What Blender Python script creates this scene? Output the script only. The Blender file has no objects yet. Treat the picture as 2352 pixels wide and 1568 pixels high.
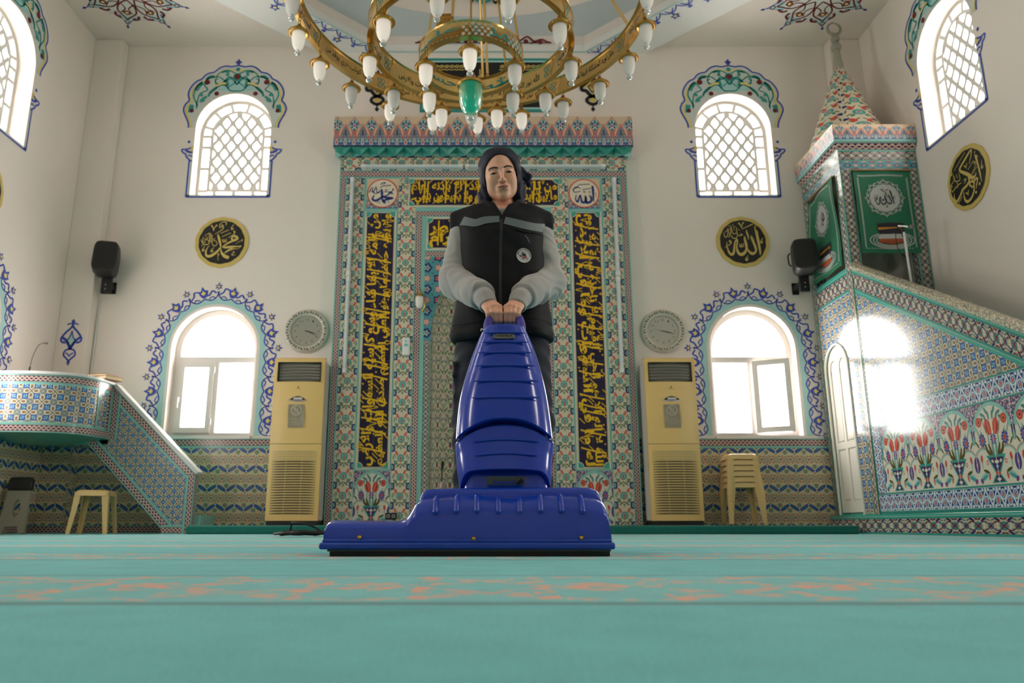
import bpy, math, random
import numpy as np
from mathutils import Vector, Matrix
random.seed(7)
SC = bpy.context.scene
COL = SC.collection
PI = math.pi
sin, cos, tan, atan = math.sin, math.cos, math.tan, math.atan

# ---------------------------------------------------------------- camera
FPX = 1760.0                       # focal length in pixels of the 2352 px wide frame
TH = math.radians(13.45)           # pitch up
CXP, CYP, CZ = 1110.0, 784.0, 0.09 # optical axis in the frame, lens height
cam = bpy.data.cameras.new('camera')
cam.sensor_width = 36.0
cam.lens = FPX / 2352 * 36
cam.shift_x = (1176 - CXP) / 2352
cam.clip_start = 0.02
cam.dof.use_dof = True
cam.dof.focus_distance = 2.65
cam.dof.aperture_fstop = 4.5
co = bpy.data.objects.new('camera', cam); COL.objects.link(co)
co.location = (0, 0, CZ); co.rotation_euler = (PI/2 + TH, 0, 0)
SC.camera = co

# ---------------------------------------------------------------- world, light, exposure
W = bpy.data.worlds.new('sky'); SC.world = W; W.use_nodes = True
bg = W.node_tree.nodes['Background']
bg.inputs[0].default_value = (1.0, 0.945, 0.885, 1); bg.inputs[1].default_value = 19.0
SC.view_settings.view_transform = 'Standard'
SC.view_settings.look = 'None'
SC.view_settings.gamma = 1.0
SC.view_settings.exposure = 0.05
SC.view_settings.use_curve_mapping = False
SC.cycles.use_denoising = True
SC.cycles.max_bounces = 7
SC.cycles.diffuse_bounces = 5
SC.cycles.glossy_bounces = 3
SC.cycles.transmission_bounces = 4
SC.cycles.transparent_max_bounces = 8
SC.cycles.caustics_reflective = False
SC.cycles.caustics_refractive = False
SC.cycles.sample_clamp_indirect = 6.0

YW, XL, XR, ZC, YB = 8.6, -4.85, 4.70, 6.0, -5.0     # room: back wall, left, right, ceiling, rear wall

def daylight(name, loc, rot, sx, sy):
    l = bpy.data.lights.new(name, 'AREA'); l.shape = 'RECTANGLE'; l.size = sx; l.size_y = sy
    l.cycles.is_portal = True
    o = bpy.data.objects.new(name, l); COL.objects.link(o); o.location = loc; o.rotation_euler = rot
    return o

# window places: (centre along wall, sill z, width, height, kind)
UPC, UPZ = 3.09, 3.97
LOC_, LOZ = 3.10, 1.06
SIDE_Y = [6.92, 3.3, -0.3]
for sx in (-1, 1):
    daylight('window_daylight', (sx*UPC, YW+.29, UPZ+.72), (-PI/2, 0, 0), 1.02, 1.5)
    daylight('window_daylight', (sx*LOC_, YW+.29, LOZ+.72), (-PI/2, 0, 0), 1.02, 1.5)
    for y in SIDE_Y:
        xx = (XL-.29) if sx < 0 else (XR+.29)
        daylight('window_daylight', (xx, y, UPZ+.72), (0, -PI/2 if sx < 0 else PI/2, 0), 1.5, 1.02)
        if (sx > 0 and y > 6) or y < 3: continue
        daylight('window_daylight', (xx, y, LOZ+.72), (0, -PI/2 if sx < 0 else PI/2, 0), 1.5, 1.02)

# ---------------------------------------------------------------- pixel -> place
def ray(x, y):
    a, b = (x-CXP)/FPX, (CYP-y)/FPX
    return Vector((a, cos(TH) - b*sin(TH), sin(TH) + b*cos(TH)))
O0 = Vector((0, 0, CZ))
def onY(x, y, Y): d = ray(x, y); return O0 + d*(Y/d.y)
def onX(x, y, X): d = ray(x, y); return O0 + d*(X/d.x)
def onZ(x, y, Z): d = ray(x, y); return O0 + d*((Z-CZ)/d.z)

# ---------------------------------------------------------------- objects
ORG = {}
def tag(o, label=None, cat=None, group=None, kind=None):
    if label: o['label'] = label
    if cat: o['category'] = cat
    if group: o['group'] = group
    if kind: o['kind'] = kind
    return o
def thing(name, label, cat, loc, group=None):
    o = bpy.data.objects.new(name, None); COL.objects.link(o); o.location = loc
    o.empty_display_size = .1
    ORG[o.name] = Vector(loc)
    return tag(o, label, cat, group)
def dup(root, loc=None, rotz=None, label=None, group=None):
    def cp(o, par):
        c = o.copy(); COL.objects.link(c)
        if par: c.parent = par
        for ch in o.children: cp(ch, c)
        return c
    r = cp(root, None)
    if loc is not None: r.location = loc
    if rotz is not None: r.rotation_euler = (0, 0, rotz)
    if label: r['label'] = label
    if group: r['group'] = group
    return r

class MB:
    def __init__(s): s.v = []; s.f = []; s.uv = []; s.m = []
    def add(s, vs, fs, uvs=None, m=0, M=None):
        n = len(s.v)
        for p in vs:
            p = Vector(p)
            s.v.append(M @ p if M is not None else p)
        for i, f in enumerate(fs):
            s.f.append([n+k for k in f]); s.m.append(m)
            s.uv.append(uvs[i] if uvs is not None else None)
        return s
    def quad(s, a, b, c, d, uv=None, m=0):
        return s.add([a, b, c, d], [[0, 1, 2, 3]], [uv or [(0,0),(1,0),(1,1),(0,1)]], m)
    def box(s, x0, x1, y0, y1, z0, z1, m=0, M=None, mf=None):
        v = [(x0,y0,z0),(x1,y0,z0),(x1,y1,z0),(x0,y1,z0),(x0,y0,z1),(x1,y0,z1),(x1,y1,z1),(x0,y1,z1)]
        f = [[0,3,2,1],[4,5,6,7],[0,1,5,4],[1,2,6,5],[2,3,7,6],[3,0,4,7]]
        uv = []
        for q in f:
            p = [Vector(v[i]) for i in q]; n = (p[1]-p[0]).cross(p[2]-p[0])
            k = max(range(3), key=lambda i: abs(n[i]))
            ax = [(1,2),(0,2),(0,1)][k]
            uv.append([(w[ax[0]], w[ax[1]]) for w in p])
        return s.add(v, f, uv, m, M)
    def grid(s, rows, closed=False, cap=False, uvs=None, m=0, M=None, flip=False):
        nr, nc = len(rows), len(rows[0]); v = [p for r in rows for p in r]; f = []; uu = []
        for i in range(nr-1):
            for j in range(nc if closed else nc-1):
                k = (j+1) % nc
                q = [i*nc+j, i*nc+k, (i+1)*nc+k, (i+1)*nc+j]
                f.append(q[::-1] if flip else q)
                if uvs is not None:
                    u = [uvs[i][j], uvs[i][j+1], uvs[i+1][j+1], uvs[i+1][j]]
                    uu.append(u[::-1] if flip else u)
                else: uu.append(None)
        if cap:
            a = list(range(nc)); b = [(nr-1)*nc+j for j in range(nc)]
            f.append(a if flip else a[::-1]); uu.append(None); f.append(b[::-1] if flip else b); uu.append(None)
        return s.add(v, f, uu, m, M)
    def lathe(s, prof, seg=24, m=0, M=None, cap=True):
        rows = [[(r*cos(2*PI*j/seg), r*sin(2*PI*j/seg), z) for j in range(seg)] for r, z in prof]
        return s.grid(rows, closed=True, cap=cap, m=m, M=M)
    def tube(s, pts, rad, seg=10, m=0, M=None, cap=True, closed=False):
        P = [Vector(p) for p in pts]; n = len(P)
        R = rad if isinstance(rad, (list, tuple)) else [rad]*n
        rows = []; up = None
        for i in range(n):
            if closed: t = P[(i+1) % n] - P[i-1]
            else: t = P[min(i+1, n-1)] - P[max(i-1, 0)]
            if t.length < 1e-9: t = Vector((0, 0, 1))
            t.normalize()
            if up is None: up = Vector((0, 0, 1)) if abs(t.z) < .9 else Vector((1, 0, 0))
            a = (up - t*up.dot(t)).normalized(); b = t.cross(a); up = a
            rows.append([P[i] + (a*cos(2*PI*j/seg) + b*sin(2*PI*j/seg))*R[i] for j in range(seg)])
        if closed: rows.append(rows[0])
        return s.grid(rows, closed=True, cap=cap and not closed, m=m, M=M, flip=False)
    def prism(s, pts, w0, w1, F=None, m=0, uvs=None):
        """2D outline -> plate between depths w0..w1 in frame F (or xy/z)."""
        n = len(pts); g = F if F else (lambda u, v, w: (u, v, w))
        v = [g(u, q, w1) for u, q in pts] + [g(u, q, w0) for u, q in pts]
        f = [list(range(n)), [n+i for i in range(n)][::-1]]
        uv = [[tuple(p) for p in pts], [tuple(p) for p in pts][::-1]]
        for i in range(n):
            j = (i+1) % n
            f.append([i, n+i, n+j, j]); uv.append([pts[i], pts[i], pts[j], pts[j]])
        return s.add(v, f, uv, m)
    def rect(s, u0, u1, v0, v1, w, F, uv=None, m=0):
        return s.add([F(u0,v0,w),F(u1,v0,w),F(u1,v1,w),F(u0,v1,w)], [[0,1,2,3]],
                     [uv or [(u0,v0),(u1,v0),(u1,v1),(u0,v1)]], m)
    def ribbon(s, pts, F, w=0.002, m=0, wid=None, smooth=4):
        """painted stroke: pts (u, v[, width])."""
        P = [(p[0], p[1], p[2] if len(p) > 2 else wid) for p in pts]
        P = catmull(P, smooth) if smooth > 1 and len(P) > 2 else P
        L = []; R = []; n = len(P)
        for i in range(n):
            a = P[max(i-1, 0)]; b = P[min(i+1, n-1)]
            dx, dy = b[0]-a[0], b[1]-a[1]; l = math.hypot(dx, dy) or 1
            nx, ny = -dy/l, dx/l; h = P[i][2]/2
            L.append(F(P[i][0]+nx*h, P[i][1]+ny*h, w)); R.append(F(P[i][0]-nx*h, P[i][1]-ny*h, w))
        v = L + R
        f = [[i, n+i, n+i+1, i+1] for i in range(n-1)]
        return s.add(v, f, None, m)
    def disc(s, cx, cy, rx, F, w=0.002, m=0, ry=None, seg=16, rot=0):
        ry = ry or rx; c, t = cos(rot), sin(rot)
        P = []
        for i in range(seg):
            a = 2*PI*i/seg; x, y = rx*cos(a), ry*sin(a)
            P.append(F(cx + x*c - y*t, cy + x*t + y*c, w))
        return s.add(P, [list(range(seg))], None, m)
    def poly(s, pts, F, w=0.002, m=0):
        vs, fs = fill2d([pts])
        return s.add([F(p[0], p[1], w) for p in vs], fs, None, m)
    def build(s, name, mats, parent=None, smooth=False, bevel=0, seg=2, angle=40, label=None, origin=None):
        me = bpy.data.meshes.new(name)
        if parent is not None: org = ORG[parent.name]
        elif origin is not None: org = Vector(origin)
        else:
            xs = [p.x for p in s.v]; ys = [p.y for p in s.v]; zs = [p.z for p in s.v]
            org = Vector(((min(xs)+max(xs))/2, (min(ys)+max(ys))/2, min(zs)))
        me.from_pydata([p-org for p in s.v], [], s.f)
        if not isinstance(mats, (list, tuple)): mats = [mats]
        for k in mats: me.materials.append(k)
        if len(mats) > 1: me.polygons.foreach_set('material_index', s.m)
        if any(u is not None for u in s.uv):
            ul = me.uv_layers.new(name='UVMap'); dat = np.zeros((len(me.loops), 2)); k = 0
            for f, u in zip(s.f, s.uv):
                if u is not None:
                    for j in range(len(f)): dat[k+j] = u[j]
                k += len(f)
            ul.data.foreach_set('uv', dat.ravel())
        if smooth:
            me.polygons.foreach_set('use_smooth', [True]*len(me.polygons))
            if smooth != 'all': me.set_sharp_from_angle(angle=math.radians(angle))
        me.update()
        o = bpy.data.objects.new(name, me); COL.objects.link(o)
        if parent is not None: o.parent = parent
        else: o.location = org
        ORG[o.name] = org
        if bevel:
            b = o.modifiers.new('bevel', 'BEVEL'); b.width = bevel; b.segments = seg; b.limit_method = 'ANGLE'; b.angle_limit = math.radians(35)
            me.polygons.foreach_set('use_smooth', [True]*len(me.polygons)); me.set_sharp_from_angle(angle=math.radians(50)) if not smooth else None
        if label: o['label'] = label
        return o

def catmull(P, n):
    out = []; L = len(P)
    for i in range(L-1):
        p0, p1, p2, p3 = P[max(i-1,0)], P[i], P[i+1], P[min(i+2,L-1)]
        for k in range(n):
            t = k/n
            out.append(tuple(.5*((2*b)+(-a+c)*t+(2*a-5*b+4*c-d)*t*t+(-a+3*b-3*c+d)*t**3) for a, b, c, d in zip(p0, p1, p2, p3)))
    out.append(tuple(P[-1])); return out

def _eval_mesh(cu):
    o = bpy.data.objects.new('tmp', cu); COL.objects.link(o)
    bpy.context.view_layer.update()
    dg = bpy.context.evaluated_depsgraph_get()
    me = o.evaluated_get(dg).to_mesh()
    vs = [tuple(v.co) for v in me.vertices]; fs = [list(p.vertices) for p in me.polygons]
    o.evaluated_get(dg).to_mesh_clear()
    bpy.data.objects.remove(o); bpy.data.curves.remove(cu)
    return vs, fs
def fill2d(loops, thick=0):
    """filled 2D shape with holes -> verts (x, y, z), faces"""
    cu = bpy.data.curves.new('tmp', 'CURVE'); cu.dimensions = '2D'; cu.fill_mode = 'BOTH'; cu.extrude = thick/2
    for L in loops:
        sp = cu.splines.new('POLY'); sp.points.add(len(L)-1); sp.use_cyclic_u = True
        for p, q in zip(sp.points, L): p.co = (q[0], q[1], 0, 1)
    return _eval_mesh(cu)
def plate(mb, loops, F, w0, w1, m=0):
    """filled shape with holes between depths w0..w1 in a frame"""
    t = w1-w0
    vs, fs = fill2d(loops, t)
    uv = [[(vs[i][0], vs[i][1]) for i in f] for f in fs]
    mb.add([F(p[0], p[1], w0 + p[2] + t/2) for p in vs], fs, uv, m)
_tc = {}
def text2d(s, offset=0, font_res=2):
    key = (s, offset)
    if key not in _tc:
        cu = bpy.data.curves.new('tmp', 'FONT'); cu.body = s; cu.offset = offset; cu.resolution_u = font_res; cu.fill_mode = 'BOTH'
        vs, fs = _eval_mesh(cu)
        if vs:
            x0 = min(v[0] for v in vs); x1 = max(v[0] for v in vs); y0 = min(v[1] for v in vs); y1 = max(v[1] for v in vs)
        else: x0 = y0 = 0; x1 = y1 = 1
        _tc[key] = ([((v[0]-x0)/(x1-x0), (v[1]-y0)/(y1-y0)) for v in vs], fs, (x1-x0)/(y1-y0))
    return _tc[key]
def put_text(mb, s, g, offset=0, m=0):
    """g maps (a, b) in the unit box to a point"""
    vs, fs, asp = text2d(s, offset)
    mb.add([g(a, b) for a, b in vs], fs, None, m)

# Arabic letter joining (initial/medial/final forms), drawn right to left
_AR = {'ا':(0xFE8D,1),'أ':(0xFE83,1),'ب':(0xFE8F,3),'ت':(0xFE95,3),'ث':(0xFE99,3),'ج':(0xFE9D,3),'ح':(0xFEA1,3),'خ':(0xFEA5,3),'د':(0xFEA9,1),
 'ذ':(0xFEAB,1),'ر':(0xFEAD,1),'ز':(0xFEAF,1),'س':(0xFEB1,3),'ش':(0xFEB5,3),'ص':(0xFEB9,3),'ض':(0xFEBD,3),'ط':(0xFEC1,3),'ظ':(0xFEC5,3),
 'ع':(0xFEC9,3),'غ':(0xFECD,3),'ف':(0xFED1,3),'ق':(0xFED5,3),'ك':(0xFED9,3),'ل':(0xFEDD,3),'م':(0xFEE1,3),'ن':(0xFEE5,3),'ه':(0xFEE9,3),
 'و':(0xFEED,1),'ي':(0xFEF1,3),'ى':(0xFEEF,1),'ة':(0xFE93,1),'ء':(0xFE80,0),'ؤ':(0xFE85,1)}
def arab(s):
    out = []
    words = s.split(' ')
    for w in words:
        if w == 'الله': out.append('\uFDF2'); continue
        i = 0; r = []; prev = False
        while i < len(w):
            c = w[i]; base, kind = _AR[c]
            if c == 'ل' and i+1 < len(w) and w[i+1] == 'ا':
                r.append(chr(0xFEFC if prev else 0xFEFB)); prev = False; i += 2; continue
            nxt = i+1 < len(w) and _AR[w[i+1]][1] > 0
            if kind == 0: r.append(chr(base)); prev = False
            elif kind == 1: r.append(chr(base + (1 if prev else 0))); prev = False
            else:
                r.append(chr(base + (3 if prev and nxt else 2 if nxt else 1 if prev else 0))); prev = nxt
            i += 1
        out.append(''.join(r))
    return ' '.join(out)[::-1]

# frames: (u, v, w) on a wall; w comes out of it
def F_back(u, v, w): return Vector((u, YW-w, v))
def F_left(u, v, w): return Vector((XL+w, u, v))
def F_right(u, v, w): return Vector((XR-w, -u, v))
def F_ceil(u, v, w): return Vector((u, v, ZC-w))
def shift(F, du, dv, dw=0, su=1):
    return lambda u, v, w: F(du + su*u, dv + v, dw + w)
# ---------------------------------------------------------------- materials
def srgb(r, g, b):
    f = lambda c: (c/12.92 if c <= .04045 else ((c+.055)/1.055)**2.4)
    return (f(r/255), f(g/255), f(b/255))
class X:
    """small expression builder for math nodes"""
    def __init__(s, g, k): s.g = g; s.k = k
    def _o(s, op, b=None, c=None): return s.g.m(op, s, b, c)
    def __add__(s, o): return s._o('ADD', o)
    __radd__ = __add__
    def __sub__(s, o): return s._o('SUBTRACT', o)
    def __rsub__(s, o): return s.g.m('SUBTRACT', o, s)
    def __mul__(s, o): return s._o('MULTIPLY', o)
    __rmul__ = __mul__
    def __truediv__(s, o): return s._o('DIVIDE', o)
    def __abs__(s): return s._o('ABSOLUTE')
    def __lt__(s, o): return s._o('LESS_THAN', o)
    def __gt__(s, o): return s._o('GREATER_THAN', o)
class Graph:
    def __init__(g, nt): g.nt = nt
    def m(g, op, a, b=None, c=None):
        n = g.nt.nodes.new('ShaderNodeMath'); n.operation = op
        for i, q in enumerate((a, b, c)):
            if q is None: continue
            if isinstance(q, X): g.nt.links.new(q.k, n.inputs[i])
            else: n.inputs[i].default_value = q
        return X(g, n.outputs[0])
    def fract(g, a): return g.m('FRACT', a)
    def floor(g, a): return g.m('FLOOR', a)
    def sin(g, a): return g.m('SINE', a)
    def cos(g, a): return g.m('COSINE', a)
    def mn(g, a, b): return g.m('MINIMUM', a, b)
    def mx(g, a, b): return g.m('MAXIMUM', a, b)
    def length(g, x, y): return g.m('SQRT', x*x + y*y)
    def ell(g, u, v, cx, cy, a, b, ang=0):
        x, y = u-cx, v-cy
        if ang:
            c, s = cos(ang), sin(ang); x, y = x*c + y*s, y*c - x*s
        return g.length(x*(1/a), y*(1/b))
    def paint(g, col, mask, rgb):
        n = g.nt.nodes.new('ShaderNodeMix'); n.data_type = 'RGBA'
        g.nt.links.new(mask.k, n.inputs[0])
        for i, c in ((6, col), (7, rgb)):
            if isinstance(c, X): g.nt.links.new(c.k, n.inputs[i])
            else: n.inputs[i].default_value = (*c, 1)
        return X(g, n.outputs[2])
    def noise(g, sc, detail=2, vec=None, rough=.5):
        n = g.nt.nodes.new('ShaderNodeTexNoise'); n.inputs['Scale'].default_value = sc; n.inputs['Detail'].default_value = detail
        n.inputs['Roughness'].default_value = rough
        if vec is not None: g.nt.links.new(vec, n.inputs['Vector'])
        return X(g, n.outputs['Fac'])
    def coords(g, kind='UV'):
        n = g.nt.nodes.new('ShaderNodeTexCoord'); return n.outputs[kind]
    def uv(g):
        s = g.nt.nodes.new('ShaderNodeSeparateXYZ'); g.nt.links.new(g.coords('UV'), s.inputs[0])
        return X(g, s.outputs[0]), X(g, s.outputs[1])
    def xyz(g, kind='Object'):
        s = g.nt.nodes.new('ShaderNodeSeparateXYZ'); g.nt.links.new(g.coords(kind), s.inputs[0])
        return X(g, s.outputs[0]), X(g, s.outputs[1]), X(g, s.outputs[2])
def mat(name, rgb=(.5,.5,.5), rough=.5, metal=0, spec=.5, bump=0, bscale=200, var=0, vscale=20, coat=0, sheen=0, trans=0, ior=1.45, sss=0, emit=None, estr=0, fn=None, bdist=.002, bdetail=3):
    """principled material; fn(graph)->colour, else rgb with a little noise variation"""
    M = bpy.data.materials.new(name); M.use_nodes = True; nt = M.node_tree; g = Graph(nt)
    b = nt.nodes['Principled BSDF']
    b.inputs['Roughness'].default_value = rough; b.inputs['Metallic'].default_value = metal
    b.inputs['Specular IOR Level'].default_value = spec; b.inputs['IOR'].default_value = ior
    b.inputs['Coat Weight'].default_value = coat; b.inputs['Sheen Weight'].default_value = sheen
    b.inputs['Transmission Weight'].default_value = trans
    if sss:
        b.inputs['Subsurface Weight'].default_value = sss; b.inputs['Subsurface Radius'].default_value = (.01, .004, .002)
        b.inputs['Subsurface Scale'].default_value = .6
    if fn:
        nt.links.new(fn(g).k, b.inputs['Base Color'])
    elif var:
        nz = g.noise(vscale, 3, g.coords('Object'))
        lo = tuple(c*(1-var) for c in rgb); hi = tuple(min(1, c*(1+var)) for c in rgb)
        nt.links.new(g.paint(lo, nz, hi).k, b.inputs['Base Color'])
    else: b.inputs['Base Color'].default_value = (*rgb, 1)
    if emit is not None:
        b.inputs['Emission Color'].default_value = (*emit, 1); b.inputs['Emission Strength'].default_value = estr
    if bump:
        nz = g.noise(bscale, bdetail, g.coords('Object'))
        bn = nt.nodes.new('ShaderNodeBump'); bn.inputs['Strength'].default_value = bump; bn.inputs['Distance'].default_value = bdist
        nt.links.new(nz.k, bn.inputs['Height']); nt.links.new(bn.outputs[0], b.inputs['Normal'])
    return M

CREAM = srgb(206,196,172); WHITE = srgb(214,208,196); NAVY = srgb(34,36,96); BLUE = srgb(30,76,150); TEAL = srgb(52,142,132)
LTEAL = srgb(126,184,176); RED = srgb(190,64,50); OLIVE = srgb(74,72,34); MAROON = srgb(84,28,48); DARK = srgb(28,26,34); GREEN = srgb(44,120,88); CORAL = srgb(206,104,84)

def p_braid(g):
    u, v = g.uv(); w = 2*PI
    ph = u*w
    s1 = g.sin(ph)*.2; s2 = s1*-1.0
    c = g.paint(MAROON, (g.fract(u*2.0) > .5), NAVY)
    for s in (s1, s2):
        d = abs(v-.5-s)
        c = g.paint(c, d < .12, DARK); c = g.paint(c, d < .085, WHITE); c = g.paint(c, d < .03, CORAL)
    c = g.paint(c, abs(v-.5) > .33, WHITE)
    c = g.paint(c, abs(v-.5) > .355, DARK)
    c = g.paint(c, abs(v-.5) > .385, LTEAL)
    c = g.paint(c, abs(v-.5) > .48, srgb(110,110,100))
    return c
def p_floral(g):
    u0, v = g.uv(); u = g.fract(u0) - .5; m = abs(v-.5)      # u in -.5...5 along the strip, m from its middle
    c = g.paint(CREAM, g.ell(abs(u), m, .5, .47, .19, .17) < 1, NAVY)
    c = g.paint(c, g.ell(abs(u), m, .44, .44, .05, .04) < 1, LTEAL); c = g.paint(c, g.ell(abs(u), m, .36, .36, .05, .035) < 1, NAVY)
    def el(cx, cy, a, b, an, col):
        nonlocal c; c = g.paint(c, g.ell(u, m, cx, cy, a, b, an) < 1, col)
    G2 = srgb(104,130,112); R2 = srgb(186,82,66)
    el(-.27, .27, .13, .075, -.5, G2); el(-.20, .33, .07, .05, .9, G2); el(-.33, .20, .06, .05, 0, G2); el(-.04, .40, .07, .045, .3, srgb(96,160,140))
    el(-.41, .13, .17, .032, -.9, OLIVE); el(.09, .38, .12, .022, -.55, OLIVE); el(.06, .30, .10, .018, -.2, OLIVE)
    el(-.5, .0, .10, .055, 0, TEAL); el(.5, .0, .07, .05, 0, srgb(120,110,60))
    an = g.m('ARCTAN2', m, u+.02); r = g.length(u+.02, m)
    c = g.paint(c, r < (g.cos(an*14.0)*.02 + .195), TEAL)
    c = g.paint(c, r < .125, LTEAL); c = g.paint(c, r < .075, srgb(60,130,130))
    c = g.paint(c, (abs(u+.10) < .10)*(m < .024), R2); el(-.02, 0, .055, .055, 0, R2); el(-.21, 0, .04, .035, 0, R2); el(-.02, 0, .025, .025, 0, CORAL)
    for b1, b2, col in ((.17, .088, WHITE), (.15, .068, R2), (.11, .024, srgb(206,120,100))): el(.24, .225, b1, b2, .5, col)
    return g.paint(c, (abs(u) > .493), srgb(170,165,150))
def p_dado(g):
    u0, v0 = g.uv(); u = abs(g.fract(u0)-.5); v = g.fract(v0)
    CR = srgb(206,190,158); LN = srgb(78,76,98)
    c = g.paint(CR, abs(abs(v-.79) - abs(u-.25)*.62 - .0) < .016, LN)
    for cx, cy, R in ((0, .79, .055), (.5, .79, .055), (.25, .79, .03)): c = g.paint(c, abs(g.ell(u, v, cx, cy, R*1.5, R)-1) < .22, LN)
    def el(cx, cy, a, b, an, col):
        nonlocal c; c = g.paint(c, g.ell(u, v, cx, cy, a, b, an) < 1, col)
    for cx, cy in ((0, .43), (.5, .17)):
        el(cx, cy, .125, .105, 0, srgb(96,160,140)); el(cx, cy-.03, .06, .09, 0, GREEN); el(cx, cy+.05, .085, .03, 0, GREEN); el(cx, cy, .04, .05, 0, srgb(216,120,110))
    for cx, cy, an in ((.16, .63, .5), (.34, .63, -.5), (.17, .95, -.5), (.33, .95, .5)):
        el(cx, cy, .075, .03, an, srgb(80,120,80)); el(cx+(.03 if cx < .25 else -.03), cy + (.015 if cy < .8 else -.015), .04, .032, an, srgb(206,92,56))
    el(0, .06, .035, .05, 0, srgb(150,110,60)); el(.5, .55, .035, .05, 0, srgb(150,110,60))
    for a, b, col in ((.325, .092, srgb(44,50,90)), (.295, .070, BLUE), (.2, .016, srgb(70,130,176))): el(.25, .30, a, b, .58, col)
    el(0, .155, .035, .05, 0, WHITE); el(.5, .445, .035, .05, 0, WHITE)
    e = g.mx(abs(g.fract(u0)-.5), abs(g.fract(v0)-.5))
    return g.paint(c, e > .495, srgb(180,170,150))
def p_quatre(g):
    u0, v0 = g.uv(); a = abs(g.fract(u0)-.5); b = abs(g.fract(v0)-.5); a2 = a*-1.0+.5; b2 = b*-1.0+.5
    c = g.paint(srgb(176,178,162), abs(a-b2) < .010, DARK)
    q = g.mx(abs(a-.25), abs(b-.25))
    c = g.paint(c, q < .135, DARK); c = g.paint(c, q < .126, srgb(36,88,164))
    for cx, cy, r, col in ((.21, .28, .042, LTEAL), (.30, .21, .042, LTEAL), (.21, .19, .018, WHITE), (.30, .30, .018, WHITE)): c = g.paint(c, g.length(a-cx, b-cy) < r, col)
    for x, y in ((a, b), (a2, b2)):
        U = g.mx(x, y); V = g.mn(x, y)
        for k, col in ((1, DARK), (.90, srgb(212,206,186)), (.56, srgb(126,116,92)), (.26, srgb(150,96,62))):
            d = g.length((U-.285)*(1/(.15*k)), V*(1/(.125*k))); tip = (V*(1/.11) + abs(U-.34)*(1/.15))*(1/k)
            c = g.paint(c, g.mn(d, tip) < 1, col)
        c = g.paint(c, U < .128, DARK); c = g.paint(c, U < .118, srgb(150,156,148)); r = g.length(x, y)
        c = g.paint(c, abs(r-.085) < .013, srgb(70,74,84)); c = g.paint(c, abs(x-y) < .008, srgb(90,94,100)) if False else c
        c = g.paint(c, g.length(x-.06, y-.06) < .018, srgb(80,84,94)); c = g.paint(c, r < .04, LTEAL); c = g.paint(c, r < .02, RED)
    return c
def p_crown(g):
    u0, v = g.uv(); u = abs(g.fract(u0)-.5); g1 = srgb(122,128,138); R2 = srgb(204,92,76)
    c = g.paint(srgb(206,182,154), v < .36, g1)
    # low palmette at the cell edges
    w2 = g.m('POWER', g.mx((v*-1.0+.66)*(1/.36), 0.0), .6)*.30; x2 = u*-1.0+.5
    for k, col in ((.05, R2), (0, g1)): c = g.paint(c, (x2 < w2+k)*(v < .66+k*.6)*(v > .22), col)
    c = g.paint(c, g.ell(x2, v, 0, .44, .06, .13) < 1, srgb(70,76,92)); c = g.paint(c, g.ell(x2, v, .13, .36, .05, .07) < 1, srgb(96,104,116)); c = g.paint(c, g.ell(x2, v, 0, .72, .04, .035) < 1, R2)
    # stem and tall palmette in the middle
    st = u - (abs(v-.42)*.55 + .07)
    for k, col in ((.05, R2), (0, g1)): c = g.paint(c, (st < k)*(v < .58)*(v > .25), col)
    wt = g.mn(g.m('POWER', g.mx((v*-1.0+.95)*(1/.26), 0.0), .75)*.42, g.m('POWER', g.mx((v-.46)*(1/.22), 0.0), 1.3)*.40+.03)
    for k, col in ((.0, R2), (.05, LTEAL), (.09, srgb(150,186,184))): c = g.paint(c, u < wt-k, col)
    for cx, cy, a, b, an in ((.0, .80, .04, .08, 0), (.13, .75, .12, .03, .5), (.10, .66, .11, .03, -.5), (.22, .72, .06, .02, 0), (.0, .55, .05, .04, 0)): c = g.paint(c, g.ell(u, v, cx, cy, a, b, an) < 1, NAVY)
    c = g.paint(c, g.ell(u, v, 0, .68, .08, .07) < 1, WHITE); c = g.paint(c, g.ell(u, v, 0, .68, .05, .045) < 1, srgb(170,50,60)); c = g.paint(c, g.ell(u, v, 0, .96, .045, .035) < 1, R2)
    c = g.paint(c, g.ell(u, v, 0, .42, .035, .045) < 1, R2)
    # foot
    c = g.paint(c, v < .24, srgb(104,118,134)); c = g.paint(c, abs(g.cos(u*4*PI)*.06+.13-v) < .03, BLUE); c = g.paint(c, g.ell(u, v, .25, .18, .07, .05) < 1, LTEAL)
    for cx in (0, .5):
        c = g.paint(c, (abs(u-cx)*1.2 + abs(v-.14)) < .13, WHITE); c = g.paint(c, (abs(u-cx)*1.2 + abs(v-.14)) < .085, srgb(176,56,56) if cx == 0 else g1)
    c = g.paint(c, v < .035, NAVY)
    dots = g.mx(abs(g.fract(u0*9.0)-.5), abs(g.fract(v*10.0)-.5))
    return g.paint(c, (dots < .13)*(v < .42)*(v > .05), srgb(196,194,190))
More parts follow.
